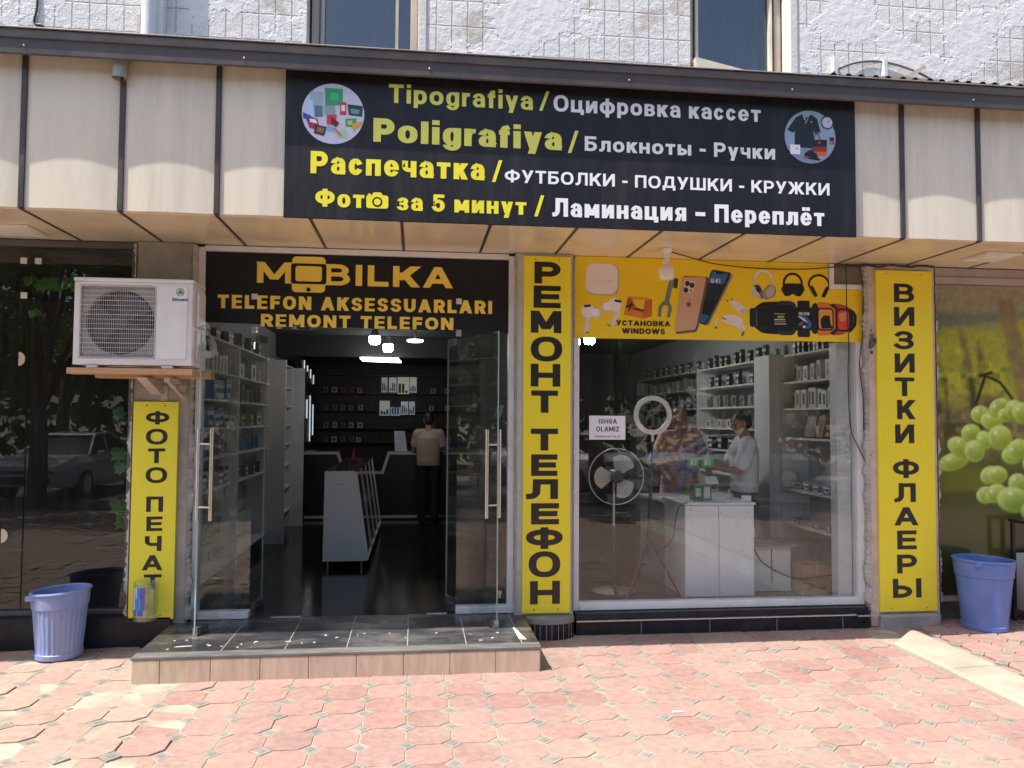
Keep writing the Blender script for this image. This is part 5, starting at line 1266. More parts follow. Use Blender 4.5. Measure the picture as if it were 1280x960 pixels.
# ================================================================== INSIDE THE SHOP
M_white = mat('white_board_paint', (.74, .75, .75), .5, var=.05)
M_shelf = mat('white_shelf', (.68, .69, .70), .55, var=.05)
M_blackb = mat('black_board', (.022, .022, .024), .35, var=.15)
M_tag = mat('price_tag', (.70, .66, .40), .6, var=.3, scale=20)
RT = random.Random(21)
def tags(mb, x, s_, y0, y1, z):
    y = y0 + .06
    while y < y1 - .1:
        mb.box(min(x, x + s_ * .003), max(x, x + s_ * .003), y, y + .045, z - .014, z + .012); y += RT.uniform(.09, .26)
def shelf_unit(label, axis_x, xw, y0, y1, levels, ztop, m, z0=.176):
    """shelving against a side wall: front plane at axis_x, back at xw"""
    a, b_ = min(axis_x, xw), max(axis_x, xw)
    U = thing('shelf_unit', label, 'shelves', ((a + b_) / 2, (y0 + y1) / 2, z0), 'wall shelving inside the shop')
    for y in (y0, y1): mb = MB(); mb.box(a, b_, y - .012, y + .012, z0, ztop, .002); obj('side_panel', mb, m, U)
    mb = MB(); xb = xw + (.012 if axis_x > xw else -.012); mb.box(min(xw, xb), max(xw, xb), y0 + .013, y1 - .013, z0, ztop); obj('back_panel', mb, mat('slat_back', (.34, .35, .36), .6), U)
    for z in levels: mb = MB(); mb.box(a + (.013 if axis_x > xw else 0), b_ - (0 if axis_x > xw else .013), y0 + .013, y1 - .013, z - .012, z + .006, .002); mb.mat_i = 1; tags(mb, axis_x, 1 if axis_x > xw else -1, y0, y1, z); obj('shelf', mb, [m, M_tag], U)
    return U
LV = [.32, 1.12, 1.42, 1.70, 1.97, 2.24, 2.56]
shelf_unit('white wall shelving on the left behind the left side pane nearest the entrance', -1.90, -2.19, .45, 2.25, LV, 2.58, M_shelf)
shelf_unit('white wall shelving on the left between the first bay and the white end panel', -1.90, -2.19, 2.29, 4.02, LV, 2.58, M_shelf)
shelf_unit('white wall shelving on the left beyond the first white end panel', -1.86, -2.19, 4.10, 5.74, [.45, .8, 1.12, 1.42, 1.70, 1.97, 2.24, 2.56], 2.58, M_shelf)
for y, lab in ((4.055, 'tall white end panel standing out from the left shelving nearer the doors'), (5.79, 'tall white end panel standing out from the left shelving nearer the back counter')):
    mb = MB(); mb.box(-2.19, -1.69, y - .018, y + .018, .176, 2.56, .003)
    for k in range(5): mb.box(-1.72, -1.708, y - .0195, y - .0185, .6 + k * .4, .62 + k * .4)
    single('end_panel', mb, M_shelf, lab, 'panel', origin=(-1.94, y, .176))
# slat wall below the left shelves
mb = MB()
for k in range(5): mb.box(-2.175, -2.155, .47, 4.0, .36 + k * .15, .48 + k * .15, .003)
single('slat_wall', mb, mat('slat_board', (.50, .51, .50), .6), 'pale slatted hanging board below the left wall shelves', 'panel', origin=(-2.16, 2, .3))
shelf_unit('white wall shelving on the right nearest the shop window', 3.92, 4.24, .48, 1.62, [.72, 1.08, 1.62, 1.93, 2.21, 2.50], 2.52, M_shelf, .176)
shelf_unit('white wall shelving on the right behind the man in the white shirt', 3.92, 4.24, 2.05, 4.2, [.45, .8, 1.12, 1.42, 1.70, 1.97, 2.24, 2.50], 2.52, M_shelf)
shelf_unit('grey wall shelving on the right toward the back of the shop', 3.94, 4.24, 4.3, 7.4, [.45, .8, 1.12, 1.42, 1.70, 1.97, 2.24, 2.50], 2.52, mat('grey_shelf', (.30, .31, .32), .6))
mb = MB(); mb.box(3.80, 4.24, 1.64, 2.03, .176, 2.52, .004)
single('end_panel', mb, M_shelf, 'broad white column between the right wall shelves behind the shop window', 'panel', origin=(4.0, 1.8, .176))

# goods on the shelves: one mesh per kind, copied
M_pk = {'white': mat('white_pack', (.62, .62, .62), .5), 'dark': mat('dark_pack', (.035, .035, .04), .45), 'blue': mat('blue_pack', (.04, .17, .42), .45), 'green': mat('green_pack', (.16, .33, .06), .45),
        'grey': mat('grey_pack', (.22, .22, .23), .5), 'yellow': mat('yellow_pack', (.50, .46, .06), .5), 'brown': mat('kraft_pack', (.26, .17, .10), .6)}
PROTO = {}
def pack(kind, w, d, h, win):
    key = (kind, w, d, h, win)
    if key in PROTO: return PROTO[key]
    mb = MB(); mb.box(-w / 2, w / 2, -d / 2, d / 2, 0, h, .003)
    if win:
        mb.mat_i = 1; mb.prism_y(rrect(0, h * .5, w * .42, h * .62, w * .15), -d / 2 - .002, -d / 2 + .004)
    else:
        mb.mat_i = 2; mb.box(-w * .5 - .0004, w * .5 + .0004, -d / 2 - .0015, -d / 2 + .002, h * .58, h * .76); mb.box(-w * .3, w * .32, -d / 2 - .0015, -d / 2 + .002, h * .14, h * .36)
        mb.mat_i = 1; mb.prism_y([(w * .1 + w * .2 * math.cos(a), h * .44 + w * .11 * math.sin(a)) for a in np.linspace(0, 2 * PI, 13)[:-1]], -d / 2 - .002, -d / 2 + .002)
    mb.mat_i = 0
    me = obj('product_box', mb, [M_pk[kind], M_pk['dark' if kind != 'dark' else 'grey'], M_pk['white' if kind != 'white' else 'blue']])
    PROTO[key] = me.data; bpy.data.objects.remove(me)
    return PROTO[key]
NBOX = [0]
def row(side, x, y0, y1, z, kind, w, h, n, label, group, win=True, rnd=random.Random(1), jit=.25, lean=0):
    for i in range(n):
        me = pack(kind, w, .05 if w < .14 else .09, h, win)
        o = bpy.data.objects.new('product_box', me); COL.objects.link(o)
        y = y0 + (y1 - y0) * (i + .5) / n + rnd.uniform(-1, 1) * jit * (y1 - y0) / n * .3
        o.scale = (rnd.uniform(.9, 1.08), 1, rnd.uniform(.84, 1.1)); o.location = (x + rnd.uniform(-.02, .02), y, z); base = PI / 2 if side == 'L' else -PI / 2
        if side == 'B': base = 0
        o.rotation_euler = (lean, 0, base + rnd.uniform(-.12, .12)); WPOS[o.name] = Vector(o.location)
        tag(o, label, 'box', group); NBOX[0] += 1
kinds_L = {0: [(2.566, 'dark', .12, .15, 5, 'dark boxes standing on top of the first left wall shelves')], }
def fill(side, x, y0, y1, spec, where):
    for z, name, kind, w, h, n, win in spec:
        row(side, x, y0 + .08, y1 - .08, z + .007, kind, w, h, n, f'{kind} {"window pack" if win else "box"} on {name}, {where}', f'{kind} packs on {name}, {where}', win)
fill('L', -1.99, .45, 2.25, [(2.56, 'top board', 'dark', .16, .12, 4, False), (2.24, 'highest inner shelf', 'white', .085, .19, 11, True), (1.97, 'second inner shelf', 'white', .11, .22, 3, False), (1.70, 'third inner shelf', 'dark', .13, .2, 5, False), (1.42, 'fourth inner shelf', 'grey', .12, .16, 6, True), (1.12, 'fifth inner shelf', 'dark', .2, .17, 5, False)], 'left shelves by the entrance')
row('L', -1.97, 1.25, 1.9, 1.977, 'blue', .24, .21, 3, 'blue box on second inner shelf, left shelves by the entrance', 'blue boxes on the left shelves nearest the entrance', False)
row('L', -1.97, 1.05, 1.75, 1.707, 'blue', .22, .19, 3, 'blue box on third inner shelf, left shelves by the entrance', 'blue boxes on the third left shelf', False)
row('L', -1.97, 1.8, 2.2, 1.707, 'green', .16, .15, 2, 'green box on third inner shelf, left shelves by the entrance', 'green boxes on the third left shelf', False)
fill('L', -1.99, 2.29, 4.02, [(2.56, 'top board', 'grey', .2, .16, 3, False), (2.24, 'highest inner shelf', 'white', .2, .17, 3, True), (1.97, 'second inner shelf', 'grey', .08, .18, 9, True), (1.70, 'third inner shelf', 'green', .3, .16, 3, False), (1.42, 'fourth inner shelf', 'blue', .12, .17, 5, True), (1.12, 'fifth inner shelf', 'dark', .2, .15, 4, False)], 'left shelves before the end panel')
fill('L', -1.99, 4.10, 5.74, [(2.24, 'highest inner shelf', 'dark', .07, .22, 9, False), (1.97, 'second inner shelf', 'grey', .06, .2, 10, False), (1.70, 'third inner shelf', 'dark', .12, .18, 5, True), (1.42, 'fourth inner shelf', 'dark', .24, .18, 3, True), (1.12, 'fifth inner shelf', 'white', .16, .18, 3, True)], 'left shelves past the end panel')
# packs hanging on the slat wall
for j, (z, kind, n) in enumerate(((.80, 'yellow', 6), (.58, 'green', 6), (.34, 'white', 7), (.95, 'white', 5))):
    row('L', -2.09, .55, 2.4, z, kind, .085, .17, n, f'{kind} hanging pack in the {("upper", "middle", "lowest", "highest")[j]} row of the left slatted board', f'{kind} packs on the {("upper", "middle", "lowest", "highest")[j]} hooks of the slatted board')
fill('R', 4.03, .48, 1.62, [(2.50, 'top board', 'dark', .05, .16, 9, False), (2.21, 'highest inner shelf', 'white', .08, .185, 7, True), (1.93, 'second inner shelf', 'white', .085, .20, 9, True), (1.08, 'fourth inner shelf', 'grey', .12, .08, 5, False), (.72, 'lowest inner shelf', 'grey', .2, .05, 3, False)], 'right shelves nearest the window')
row('R', 4.05, .55, 1.35, 1.632, 'brown', .16, .23, 3, 'leaning kraft box on the third right wall shelf near the window', 'leaning boxes on the third right shelf', True, lean=-.2)
fill('R', 4.03, 2.05, 4.2, [(2.50, 'top board', 'dark', .07, .17, 9, False), (2.24, 'highest inner shelf', 'dark', .09, .17, 6, False), (1.97, 'second inner shelf', 'grey', .10, .15, 7, True), (1.70, 'third inner shelf', 'white', .09, .12, 6, True), (1.42, 'fourth inner shelf', 'dark', .14, .18, 5, False), (1.12, 'fifth inner shelf', 'grey', .14, .15, 5, True)], 'right shelves behind the man')
fill('R', 4.05, 4.3, 7.4, [(2.50, 'top board', 'dark', .08, .18, 9, False), (2.24, 'highest inner shelf', 'grey', .08, .17, 10, True), (1.97, 'second inner shelf', 'dark', .08, .18, 9, False), (1.70, 'third inner shelf', 'grey', .08, .17, 9, True), (1.42, 'fourth inner shelf', 'dark', .14, .2, 6, False)], 'grey right shelves toward the back')

# white glass display counter in the middle of the floor
D_ = thing('display_counter', 'white ended glass display counter with sloping front standing on the black floor inside the doors', 'counter', (-.75, 3.6, .176))
Y0, Y1 = 2.25, 5.4
mb = MB(); mb.prism_y([(-.99, .255), (-.515, .255), (-.655, 1.228), (-.98, 1.228)], Y0, Y0 + .02); ep = obj('end_board', mb, mat('white_laminate', (.66, .67, .70), .35, var=.03), D_)
mb = MB(); mb.box(-.845, -.765, Y0 - .0015, Y0 - .0005, 1.082, 1.085); obj('mark', mb, M_blackb, D_)
mb = MB(); mb.box(-.985, -.965, Y0 + .021, Y1, .255, 1.226); mb.box(-.964, -.53, Y0 + .021, Y1, .255, .275); obj('body', mb, M_blackb, D_)
mb = MB(); mb.box(-.964, -.64, Y0 + .021, Y1, 1.212, 1.226); obj('glass_top', mb, mat('smoked_top', (.03, .03, .034), .12), D_)
for i in range(5):
    y = Y0 + .022 + (Y1 - Y0 - .06) * i / 4
    mb = MB()
    for q0, q1 in (((-.512, .28), (-.650, 1.226)),):
        mb.add([(q0[0] - .012, y, q0[1]), (q0[0] + .012, y, q0[1]), (q1[0] + .012, y, q1[1]), (q1[0] - .012, y, q1[1]), (q0[0] - .012, y + .025, q0[1]), (q0[0] + .012, y + .025, q0[1]), (q1[0] + .012, y + .025, q1[1]), (q1[0] - .012, y + .025, q1[1])], [(0, 1, 2, 3), (7, 6, 5, 4), (0, 4, 5, 1), (1, 5, 6, 2), (2, 6, 7, 3), (3, 7, 4, 0)])
    obj('front_bar', mb, M_white, D_)
mb = MB(); mb.box(-.53, -.505, Y0 + .03, Y1, .256, .28); obj('bottom_rail', mb, M_white, D_)
mb = MB(); mb.box(-.95, -.60, Y0 + .03, Y1 - .02, .72, .73); obj('glass_shelf', mb, mat('shelf_smoke', (.08, .085, .09), .15), D_)
for x in (-.94, -.58):
    for y in (Y0 + .06, Y1 - .06): mb = MB(); mb.tube([(x, y, .176), (x, y, .254)], .014, 10); obj('leg', mb, M_steel, D_)
mb = MB(); mb.lathe([(.03, 1.229), (.034, 1.24), (.034, 1.30), (.014, 1.345), (.013, 1.39), (.016, 1.392), (.016, 1.41)], -.80, 3.9, 20)
single('bottle', mb, mat('pink_bottle', (.42, .06, .10), .25), 'small pink bottle standing on the glass display counter', 'bottle', origin=(-.80, 3.9, 1.229), smooth=True)

# black back counter with a white line stepping along its front
K = thing('back_counter', 'black counter across the back of the shop edged with a stepped white line', 'counter', (-.5, 6.7, .176))
prof = [(-1.78, .178), (1.15, .178), (1.15, 1.27), (-.42, 1.27), (-.52, .955), (-1.16, .955), (-1.26, 1.27), (-1.78, 1.27)]
mb = MB(); mb.prism_y(prof, 6.5, 7.0); obj('body', mb, M_blackb, K)
mb = MB(); STEP[0] = 0; strip(mb, [(-1.76, 1.245), (-1.245, 1.245), (-1.145, .93), (-.535, .93), (-.435, 1.245), (1.13, 1.245)], .045, .045, 6.498, 0); mb.box(-1.76, 1.13, 6.492, 6.499, .20, .245)
obj('edge_line', mb, mat('counter_line', (.55, .55, .54), .5), K)
# upright sheet on the counter
T_ = thing('price_board', 'pale printed sheet in a stand on the back counter beside the man', 'sheet', (-.22, 6.6, 1.27))
mb = MB(); mb.add([(-.34, 6.56, 1.272), (-.14, 6.56, 1.272), (-.19, 6.68, 1.60), (-.36, 6.68, 1.60), (-.34, 6.57, 1.272), (-.14, 6.57, 1.272), (-.19, 6.69, 1.60), (-.36, 6.69, 1.60)], [(0, 1, 2, 3), (7, 6, 5, 4), (0, 4, 5, 1), (1, 5, 6, 2), (2, 6, 7, 3), (3, 7, 4, 0)]); obj('sheet', mb, mat('pale_sheet', (.55, .56, .66), .6), T_)
mb = MB()
for k in range(6): z = 1.32 + k * .045; mb.box(-.325 + .0 * k, -.185, 6.556 + (z - 1.272) * .366 - .002, 6.558 + (z - 1.272) * .366, z, z + .006)
obj('print_lines', mb, M_pk['grey'], T_)
# display wall behind the counter
W = thing('display_wall', 'dark display wall with shelves and two rows of lit showcases deep inside the shop', 'shelves', (-.4, 8.9, .176))
mb = MB(); mb.box(-2.0, 1.19, 8.80, 8.99, .18, 2.85); obj('back_panel', mb, mat('walnut_dark', (.030, .024, .020), .5, var=.3, stretch=(6, 1, .5)), W)
for z in (1.35, 1.62, 1.95, 2.28, 2.62):
    mb = MB(); mb.box(-1.98, 1.18, 8.62, 8.799, z - .01, z + .01); obj('shelf', mb, M_blackb, W)
M_show = [emit('showcase_light_green', (.45, .55, .50), .16), emit('showcase_light_grey', (.5, .52, .55), .13), emit('showcase_light_amber', (.55, .50, .38), .17), emit('showcase_light_blue', (.35, .45, .52), .16)]
for i, (x0, x1, z0, z1, k) in enumerate(((-.66, -.55, 2.30, 2.58, 1), (-.52, -.38, 2.30, 2.58, 0), (-.36, -.14, 2.27, 2.59, 2), (-.13, 0, 2.30, 2.59, 0), (-.69, -.50, 1.86, 2.14, 1), (-.48, -.30, 1.86, 2.02, 3), (-.29, -.16, 1.88, 2.13, 0), (-.14, -.03, 1.88, 2.13, 3))):
    mb = MB(); mb.box(x0, x1, 8.60, 8.618, z0, z1); s = obj('showcase', mb, M_show[k], W)
    mb = MB(); rr2 = random.Random(i)
    for j in range(3): xa = x0 + (x1 - x0) * (.1 + .28 * j); mb.box(xa, xa + (x1 - x0) * .2, 8.594, 8.599, z0 + .02, z0 + rr2.uniform(.06, .2))
    obj('wares', mb, M_pk[rr2.choice(['dark', 'grey', 'blue'])], s)
rr3 = random.Random(11)
for z in (1.36, 1.63, 1.96, 2.29):
    for k in range(7):
        x = -1.7 + k * .16 if k < 5 else .3 + (k - 5) * .3
        row('B', x, 8.70, 8.71, z, rr3.choice(['grey', 'brown', 'white']), .09, .1, 1, 'small box on the dark display wall at the back', 'small boxes on the back display wall', True)
# strips of light on the left at the back
for i, (y, z0, z1) in enumerate(((6.9, 2.62, 2.76), (7.3, 2.60, 2.70), (7.7, 2.5, 2.66), (8.1, 2.42, 2.58), (6.9, 1.4, 2.3), (7.3, 1.8, 2.12), (7.7, 1.4, 2.2), (8.1, 1.5, 2.05))):
    mb = MB(); mb.box(-1.86, -1.845, y - .014, y + .014, z0, z1)
    single('light_strip', mb, emit('strip_glow', (.85, .95, 1.0), .35) if i == 0 else bpy.data.materials['strip_glow'], ('upper' if i < 4 else 'lower') + ' vertical strip of white light on the dark slatted wall at the back left', 'light', origin=(-1.85, y, z0), group=('upper' if i < 4 else 'lower') + ' light strips on the back left wall')
mb = MB()
for k in range(12): mb.box(-1.99, -1.87, 6.75 + k * .15, 6.82 + k * .15, .2, 2.8)
single('slat_screen', mb, M_blackb, 'dark vertical slat screen on the left wall behind the back counter', 'panel', origin=(-1.9, 7.5, .2))

# lamps
M_bulb = emit('lit_bulb', (1.0, .97, .93), 28)
M_bulb2 = emit('bright_bulb', (1.0, .98, .95), 95)
for (x, y, z, lab) in ((-.53, 3.5, 2.79, 'glowing white bulb hanging nearest the doors under the shop ceiling'), (-.40, 4.6, 2.79, 'glowing white bulb hanging deeper in the shop beyond the first bulb'), (2.02, 3.5, 2.80, 'glowing bulb seen through the window top just right of the tall yellow sign'), (2.13, 3.1, 2.80, 'glowing bulb seen under the white earphone case on the banner')):
    L = thing('ceiling_bulb', lab, 'lamp', (x, y, z), 'bulbs hanging in the shop')
    mb = MB(); mb.lathe([(.05, z - .055), (.066, z - .03), (.070, z + .03), (.066, z + .045)], x, y, 24); obj('bulb', mb, M_bulb2 if x > 1 else M_bulb, L, smooth=True)
    mb = MB(); mb.lathe([(.064, z + .046), (.045, z + .09), (.03, z + .12), (.03, z + .16)], x, y, 20); mb.tube([(x, y, z + .15), (x, y, 3.12)], .006, 6); obj('socket', mb, M_pk['grey'], L)
L = thing('ring_pendant', 'thin rectangular outline of white light hanging at the back of the shop', 'lamp', (-.55, 6.0, 2.72))
mb = MB()
for a, b_ in (((-.86, 5.85, 2.735), (-.30, 5.85, 2.735)), ((-.84, 6.1, 2.715), (-.26, 6.1, 2.70)), ((-.86, 5.85, 2.735), (-.84, 6.1, 2.715)), ((-.30, 5.85, 2.735), (-.26, 6.1, 2.70))): mb.tube([a, b_], .013, 8)
obj('light_tube', mb, emit('tube_glow', (.95, .98, 1), 6), L)
mb = MB(); mb.tube([(-.6, 5.97, 2.75), (-.6, 5.97, 3.12)], .004, 6); mb.tube([(-.6, 5.85, 2.75), (-.6, 6.1, 2.74)], .005, 6); obj('hanger', mb, M_blackb, L)
mb = MB(); mb.lathe([(.10, 2.915), (.115, 2.925), (.115, 2.945)], -.03, 5.0, 28); L = thing('round_lamp', 'flat round glowing lamp on a stem right of the two bulbs', 'lamp', (-.03, 5.0, 2.93)); obj('disc', mb, emit('disc_glow', (1, .99, .96), 7), L)
mb = MB(); mb.tube([(-.03, 5.0, 2.946), (-.03, 5.0, 3.12)], .02, 8); obj('stem', mb, M_blackb, L)

# --- behind the big window
C_ = thing('white_cabinet', 'white two door cabinet counter standing right behind the shop window', 'counter', (2.78, .8, .176))
mb = MB(); mb.box(2.46, 3.12, .515, 1.10, .176, 1.02); mb.box(2.44, 3.14, .50, 1.12, 1.021, 1.045, .003); obj('body', mb, M_white, C_)
for a, b_ in ((2.462, 2.778), (2.784, 3.118)): mb = MB(); mb.box(a, b_, .497, .513, .19, 1.017, .0015); obj('door', mb, mat('cabinet_front', (.78, .79, .80), .4, var=.03), C_)
mb = MB()
for x, z in ((2.51, .98), (2.76, .55), (2.80, .95), (3.0, .6), (3.07, .95)): mb.sphere((x, .496, z), .006, 8, 5)
obj('hinge_cap', mb, M_pk['grey'], C_)
mb = MB(); mb.box(2.46, 3.06, 1.125, 1.98, .176, .97); mb.box(2.44, 3.08, 1.122, 2.0, .971, .995, .003); single('long_desk', mb, mat('grey_laminate', (.34, .35, .36), .45), 'grey desk running back from the white cabinet toward the woman', 'desk', origin=(2.75, 1.5, .176))
D2 = thing('drawer_stand', 'low white drawer stand with dark top right of the white cabinet', 'stand', (3.38, 1.0, .176))
mb = MB(); mb.box(3.20, 3.58, .72, 1.1, .18, .60); obj('body', mb, M_white, D2); mb = MB(); mb.box(3.17, 3.62, .68, 1.14, .601, .63); obj('top', mb, M_pk['grey'], D2); mb = MB(); mb.box(3.385, 3.395, .716, .722, .25, .58); obj('gap_strip', mb, M_blackb, D2)
M_card = mat('brown_cardboard', (.40, .25, .145), .8, var=.12, scale=6)
D3 = thing('cardboard_box', 'brown cardboard box taped shut on the floor behind the window corner', 'box', (3.70, .66, .176))
mb = MB(); mb.box(3.60, 3.885, .52, .80, .177, .455, .004); obj('carton', mb, M_card, D3)
mb = MB(); mb.box(3.738, 3.748, .518, .523, .36, .455); mb.box(3.738, 3.748, .52, .80, .4548, .4565); obj('tape', mb, mat('parcel_tape', (.50, .36, .22), .3), D3)
mb = MB(); mb.box(3.655, 3.70, .517, .5195, .23, .27); mb.box(3.78, 3.83, .517, .5195, .23, .27); obj('printed_mark', mb, mat('carton_ink', (.24, .14, .08), .8), D3)
cable('black power cable trailing from the drawer stand across to the cardboard box', [(3.17, .66, .64), (3.22, .6, .50), (3.35, .52, .40), (3.52, .50, .34), (3.7, .505, .345), (3.9, .5, .37)], .006)
cable('black cable hanging in a loop from the counter top left of the white cabinet', [(2.48, .49, 1.05), (2.40, .50, 1.0), (2.37, .52, .85), (2.36, .55, .72), (2.28, .6, .62), (2.15, .7, .60)], .005)
# selfie ring lamp on its tripod
R_ = thing('ring_lamp', 'unlit white ring lamp on a black tripod inside the shop window', 'lamp', (2.13, .62, .176))
mb = MB(); n = 48
for r0_, r1_ in ((.138, .182),):
    vs = []; 
    for k in range(n):
        a = 2 * PI * k / n; c, s = math.cos(a), math.sin(a)
        for r, y in ((r0_, .605), (r1_, .605), (r1_, .63), (r0_, .63)): vs.append((2.19 + r * c, y, 1.850 + r * s))
    fs = []
    for k in range(n):
        j = (k + 1) % n
        for q_ in range(4): fs.append((4 * k + q_, 4 * k + (q_ + 1) % 4, 4 * j + (q_ + 1) % 4, 4 * j + q_))
    mb.add(vs, fs)
obj('ring', mb, mat('opal_ring', (.74, .74, .72), .5), R_)
mb = MB(); mb.tube([(2.19, .62, 1.66), (2.19, .62, 1.67)], .01, 8); mb.tube([(2.19, .62, 1.60), (2.19, .62, 1.668)], .012, 8); obj('clamp', mb, M_white, R_)
mb = MB(); mb.tube([(2.19, .62, 1.60), (2.175, .63, 1.2)], .011, 8); mb.tube([(2.175, .63, 1.2), (2.15, .64, .55)], .016, 8); obj('pole', mb, mat('tripod_black', (.03, .028, .03), .5), R_)
for ex, ey in ((2.42, .50), (1.90, .46), (2.12, 1.0)): mb = MB(); mb.tube([(2.155, .64, .72), (ex, ey, .185)], .010, 8); mb.tube([(2.15, .64, .45), ((ex + 2.155) / 2, (ey + .64) / 2, .45)], .006, 6); obj('leg', mb, MATS['tripod_black'], R_)
# pedestal fan
F_ = thing('pedestal_fan', 'pedestal fan with round wire cage and pale blades standing left inside the shop window', 'fan', (1.87, .8, .176))
fc = (1.87, .72, 1.272)
mb = MB(); mb.tube([(fc[0] + .262 * math.cos(a), fc[1], fc[2] + .262 * math.sin(a)) for a in np.linspace(0, 2 * PI, 49)[:-1]], .006, 6, closed=True); obj('rim', mb, mat('chrome_wire', (.6, .6, .6), .3, metal=.6), F_)
mb = MB()
for k in range(44):
    a = 2 * PI * k / 44
    mb.tube([(fc[0] + .06 * math.cos(a), fc[1] - .07, fc[2] + .06 * math.sin(a)), (fc[0] + .2 * math.cos(a), fc[1] - .055, fc[2] + .2 * math.sin(a)), (fc[0] + .26 * math.cos(a), fc[1], fc[2] + .26 * math.sin(a))], .0011, 4)
obj('cage', mb, M_pk['dark'], F_)
for k in range(3):
    a0 = k * 2 * PI / 3 + .5; vs = []; n = 9
    for i in range(n + 1):
        a = a0 + 1.25 * i / n; ro = .215 * (1 - .25 * (1 - math.sin(PI * (.15 + .75 * i / n))))
        for r in (.055, (.055 + ro) / 2, ro): vs.append((fc[0] + r * math.cos(a), fc[1] - .03 + .05 * i / n, fc[2] + r * math.sin(a)))
    mb = MB(); mb.add(vs, [f for i in range(n) for f in ((3 * i, 3 * i + 1, 3 * i + 4, 3 * i + 3), (3 * i + 1, 3 * i + 2, 3 * i + 5, 3 * i + 4))]); obj('blade', mb, mat('pale_blade', (.60, .60, .55), .25), F_, smooth=True)
mb = MB(); mb.tube([(fc[0], fc[1] - .06, fc[2]), (fc[0], fc[1] + .16, fc[2])], .058, 18); obj('motor', mb, M_pk['dark'], F_)
mb = MB(); mb.tube([(fc[0] + .0, fc[1] + .1, fc[2] - .06), (fc[0], fc[1] + .1, .80)], .012, 10); obj('pole', mb, MATS['chrome_wire'], F_)
mb = MB(); mb.tube([(fc[0], fc[1] + .1, .80), (fc[0], fc[1] + .1, .2)], .019, 10); mb.lathe([(.21, .177), (.21, .195), (.04, .22), (.02, .24)], fc[0], fc[1] + .1, 28); obj('base', mb, M_pk['dark'], F_)
# things on the cabinet
H = thing('sign_holder', 'little green and white placards on a stick holder on the counter before the woman', 'sign', (2.72, .9, 1.045))
mb = MB(); mb.tube([(2.72, .85, 1.05), (2.72, .85, 1.42)], .006, 8); mb.lathe([(.05, 1.046), (.05, 1.055), (.01, 1.06)], 2.72, .85, 20); obj('stick', mb, M_steel, H)
for x0, x1, z0, z1 in ((2.60, 2.71, 1.35, 1.44), (2.74, 2.87, 1.35, 1.445)): mb = MB(); mb.box(x0, x1, .835, .842, z0, z1); pc = obj('placard', mb, mat('placard_green', (.05, .36, .12), .5), H); mb = MB(); mb.box(x0 + .03, x0 + .06, .832, .834, z0 + .02, z1 - .02); mb.box(x0 + .075, x0 + .09, .832, .834, z0 + .02, z1 - .02); obj('print', mb, M_pk['white'], pc)
mb = MB(); mb.box(2.62, 2.80, .72, .84, 1.046, 1.19, .006); mb.mat_i = 1; mb.box(2.64, 2.69, .716, .719, 1.07, 1.16); mb.box(2.72, 2.78, .716, .719, 1.06, 1.17)
single('tool_rack', mb, [mat('rack_green', (.10, .19, .10), .6), M_pk['white']], 'small green tool rack with white papers on the cabinet top', 'rack', origin=(2.7, .78, 1.045))
mb = MB(); mb.prism_x([(.70, 1.20), (.78, 1.20), (.76, 1.27)], 2.74, 2.86); single('paper_note', mb, M_pk['white'], 'white folded paper standing on the green tool rack', 'paper', origin=(2.8, .74, 1.2))
mb = MB(); mb.lathe([(.022, 1.046), (.022, 1.09), (.010, 1.11), (.008, 1.14), (.001, 1.15)], 2.995, .78, 16); single('glue_bottle', mb, mat('glue_white', (.6, .55, .48), .4), 'small white tipped glue bottle on the cabinet near the hands', 'bottle', origin=(2.995, .78, 1.046), smooth=True)
mb = MB(); mb.box(3.03, 3.11, .53, .58, 1.046, 1.105, .006); single('charger_plug', mb, M_pk['white'], 'white charger block on the front edge of the cabinet', 'charger', origin=(3.07, .55, 1.046))
mb = MB(); mb.box(2.65, 2.70, .70, .72, 1.046, 1.085); mb.box(2.60, 2.68, .62, .69, 1.046, 1.062); single('phone_cover', mb, M_pk['brown'], 'brown phone part lying at the left end of the cabinet top', 'part', origin=(2.66, .68, 1.046))
mb = MB(); mb.box(2.48, 2.66, 1.3, 1.6, .996, 1.002); single('white_sheet', mb, M_pk['white'], 'white sheet of paper lying on the grey desk', 'paper', origin=(2.57, 1.45, .996))

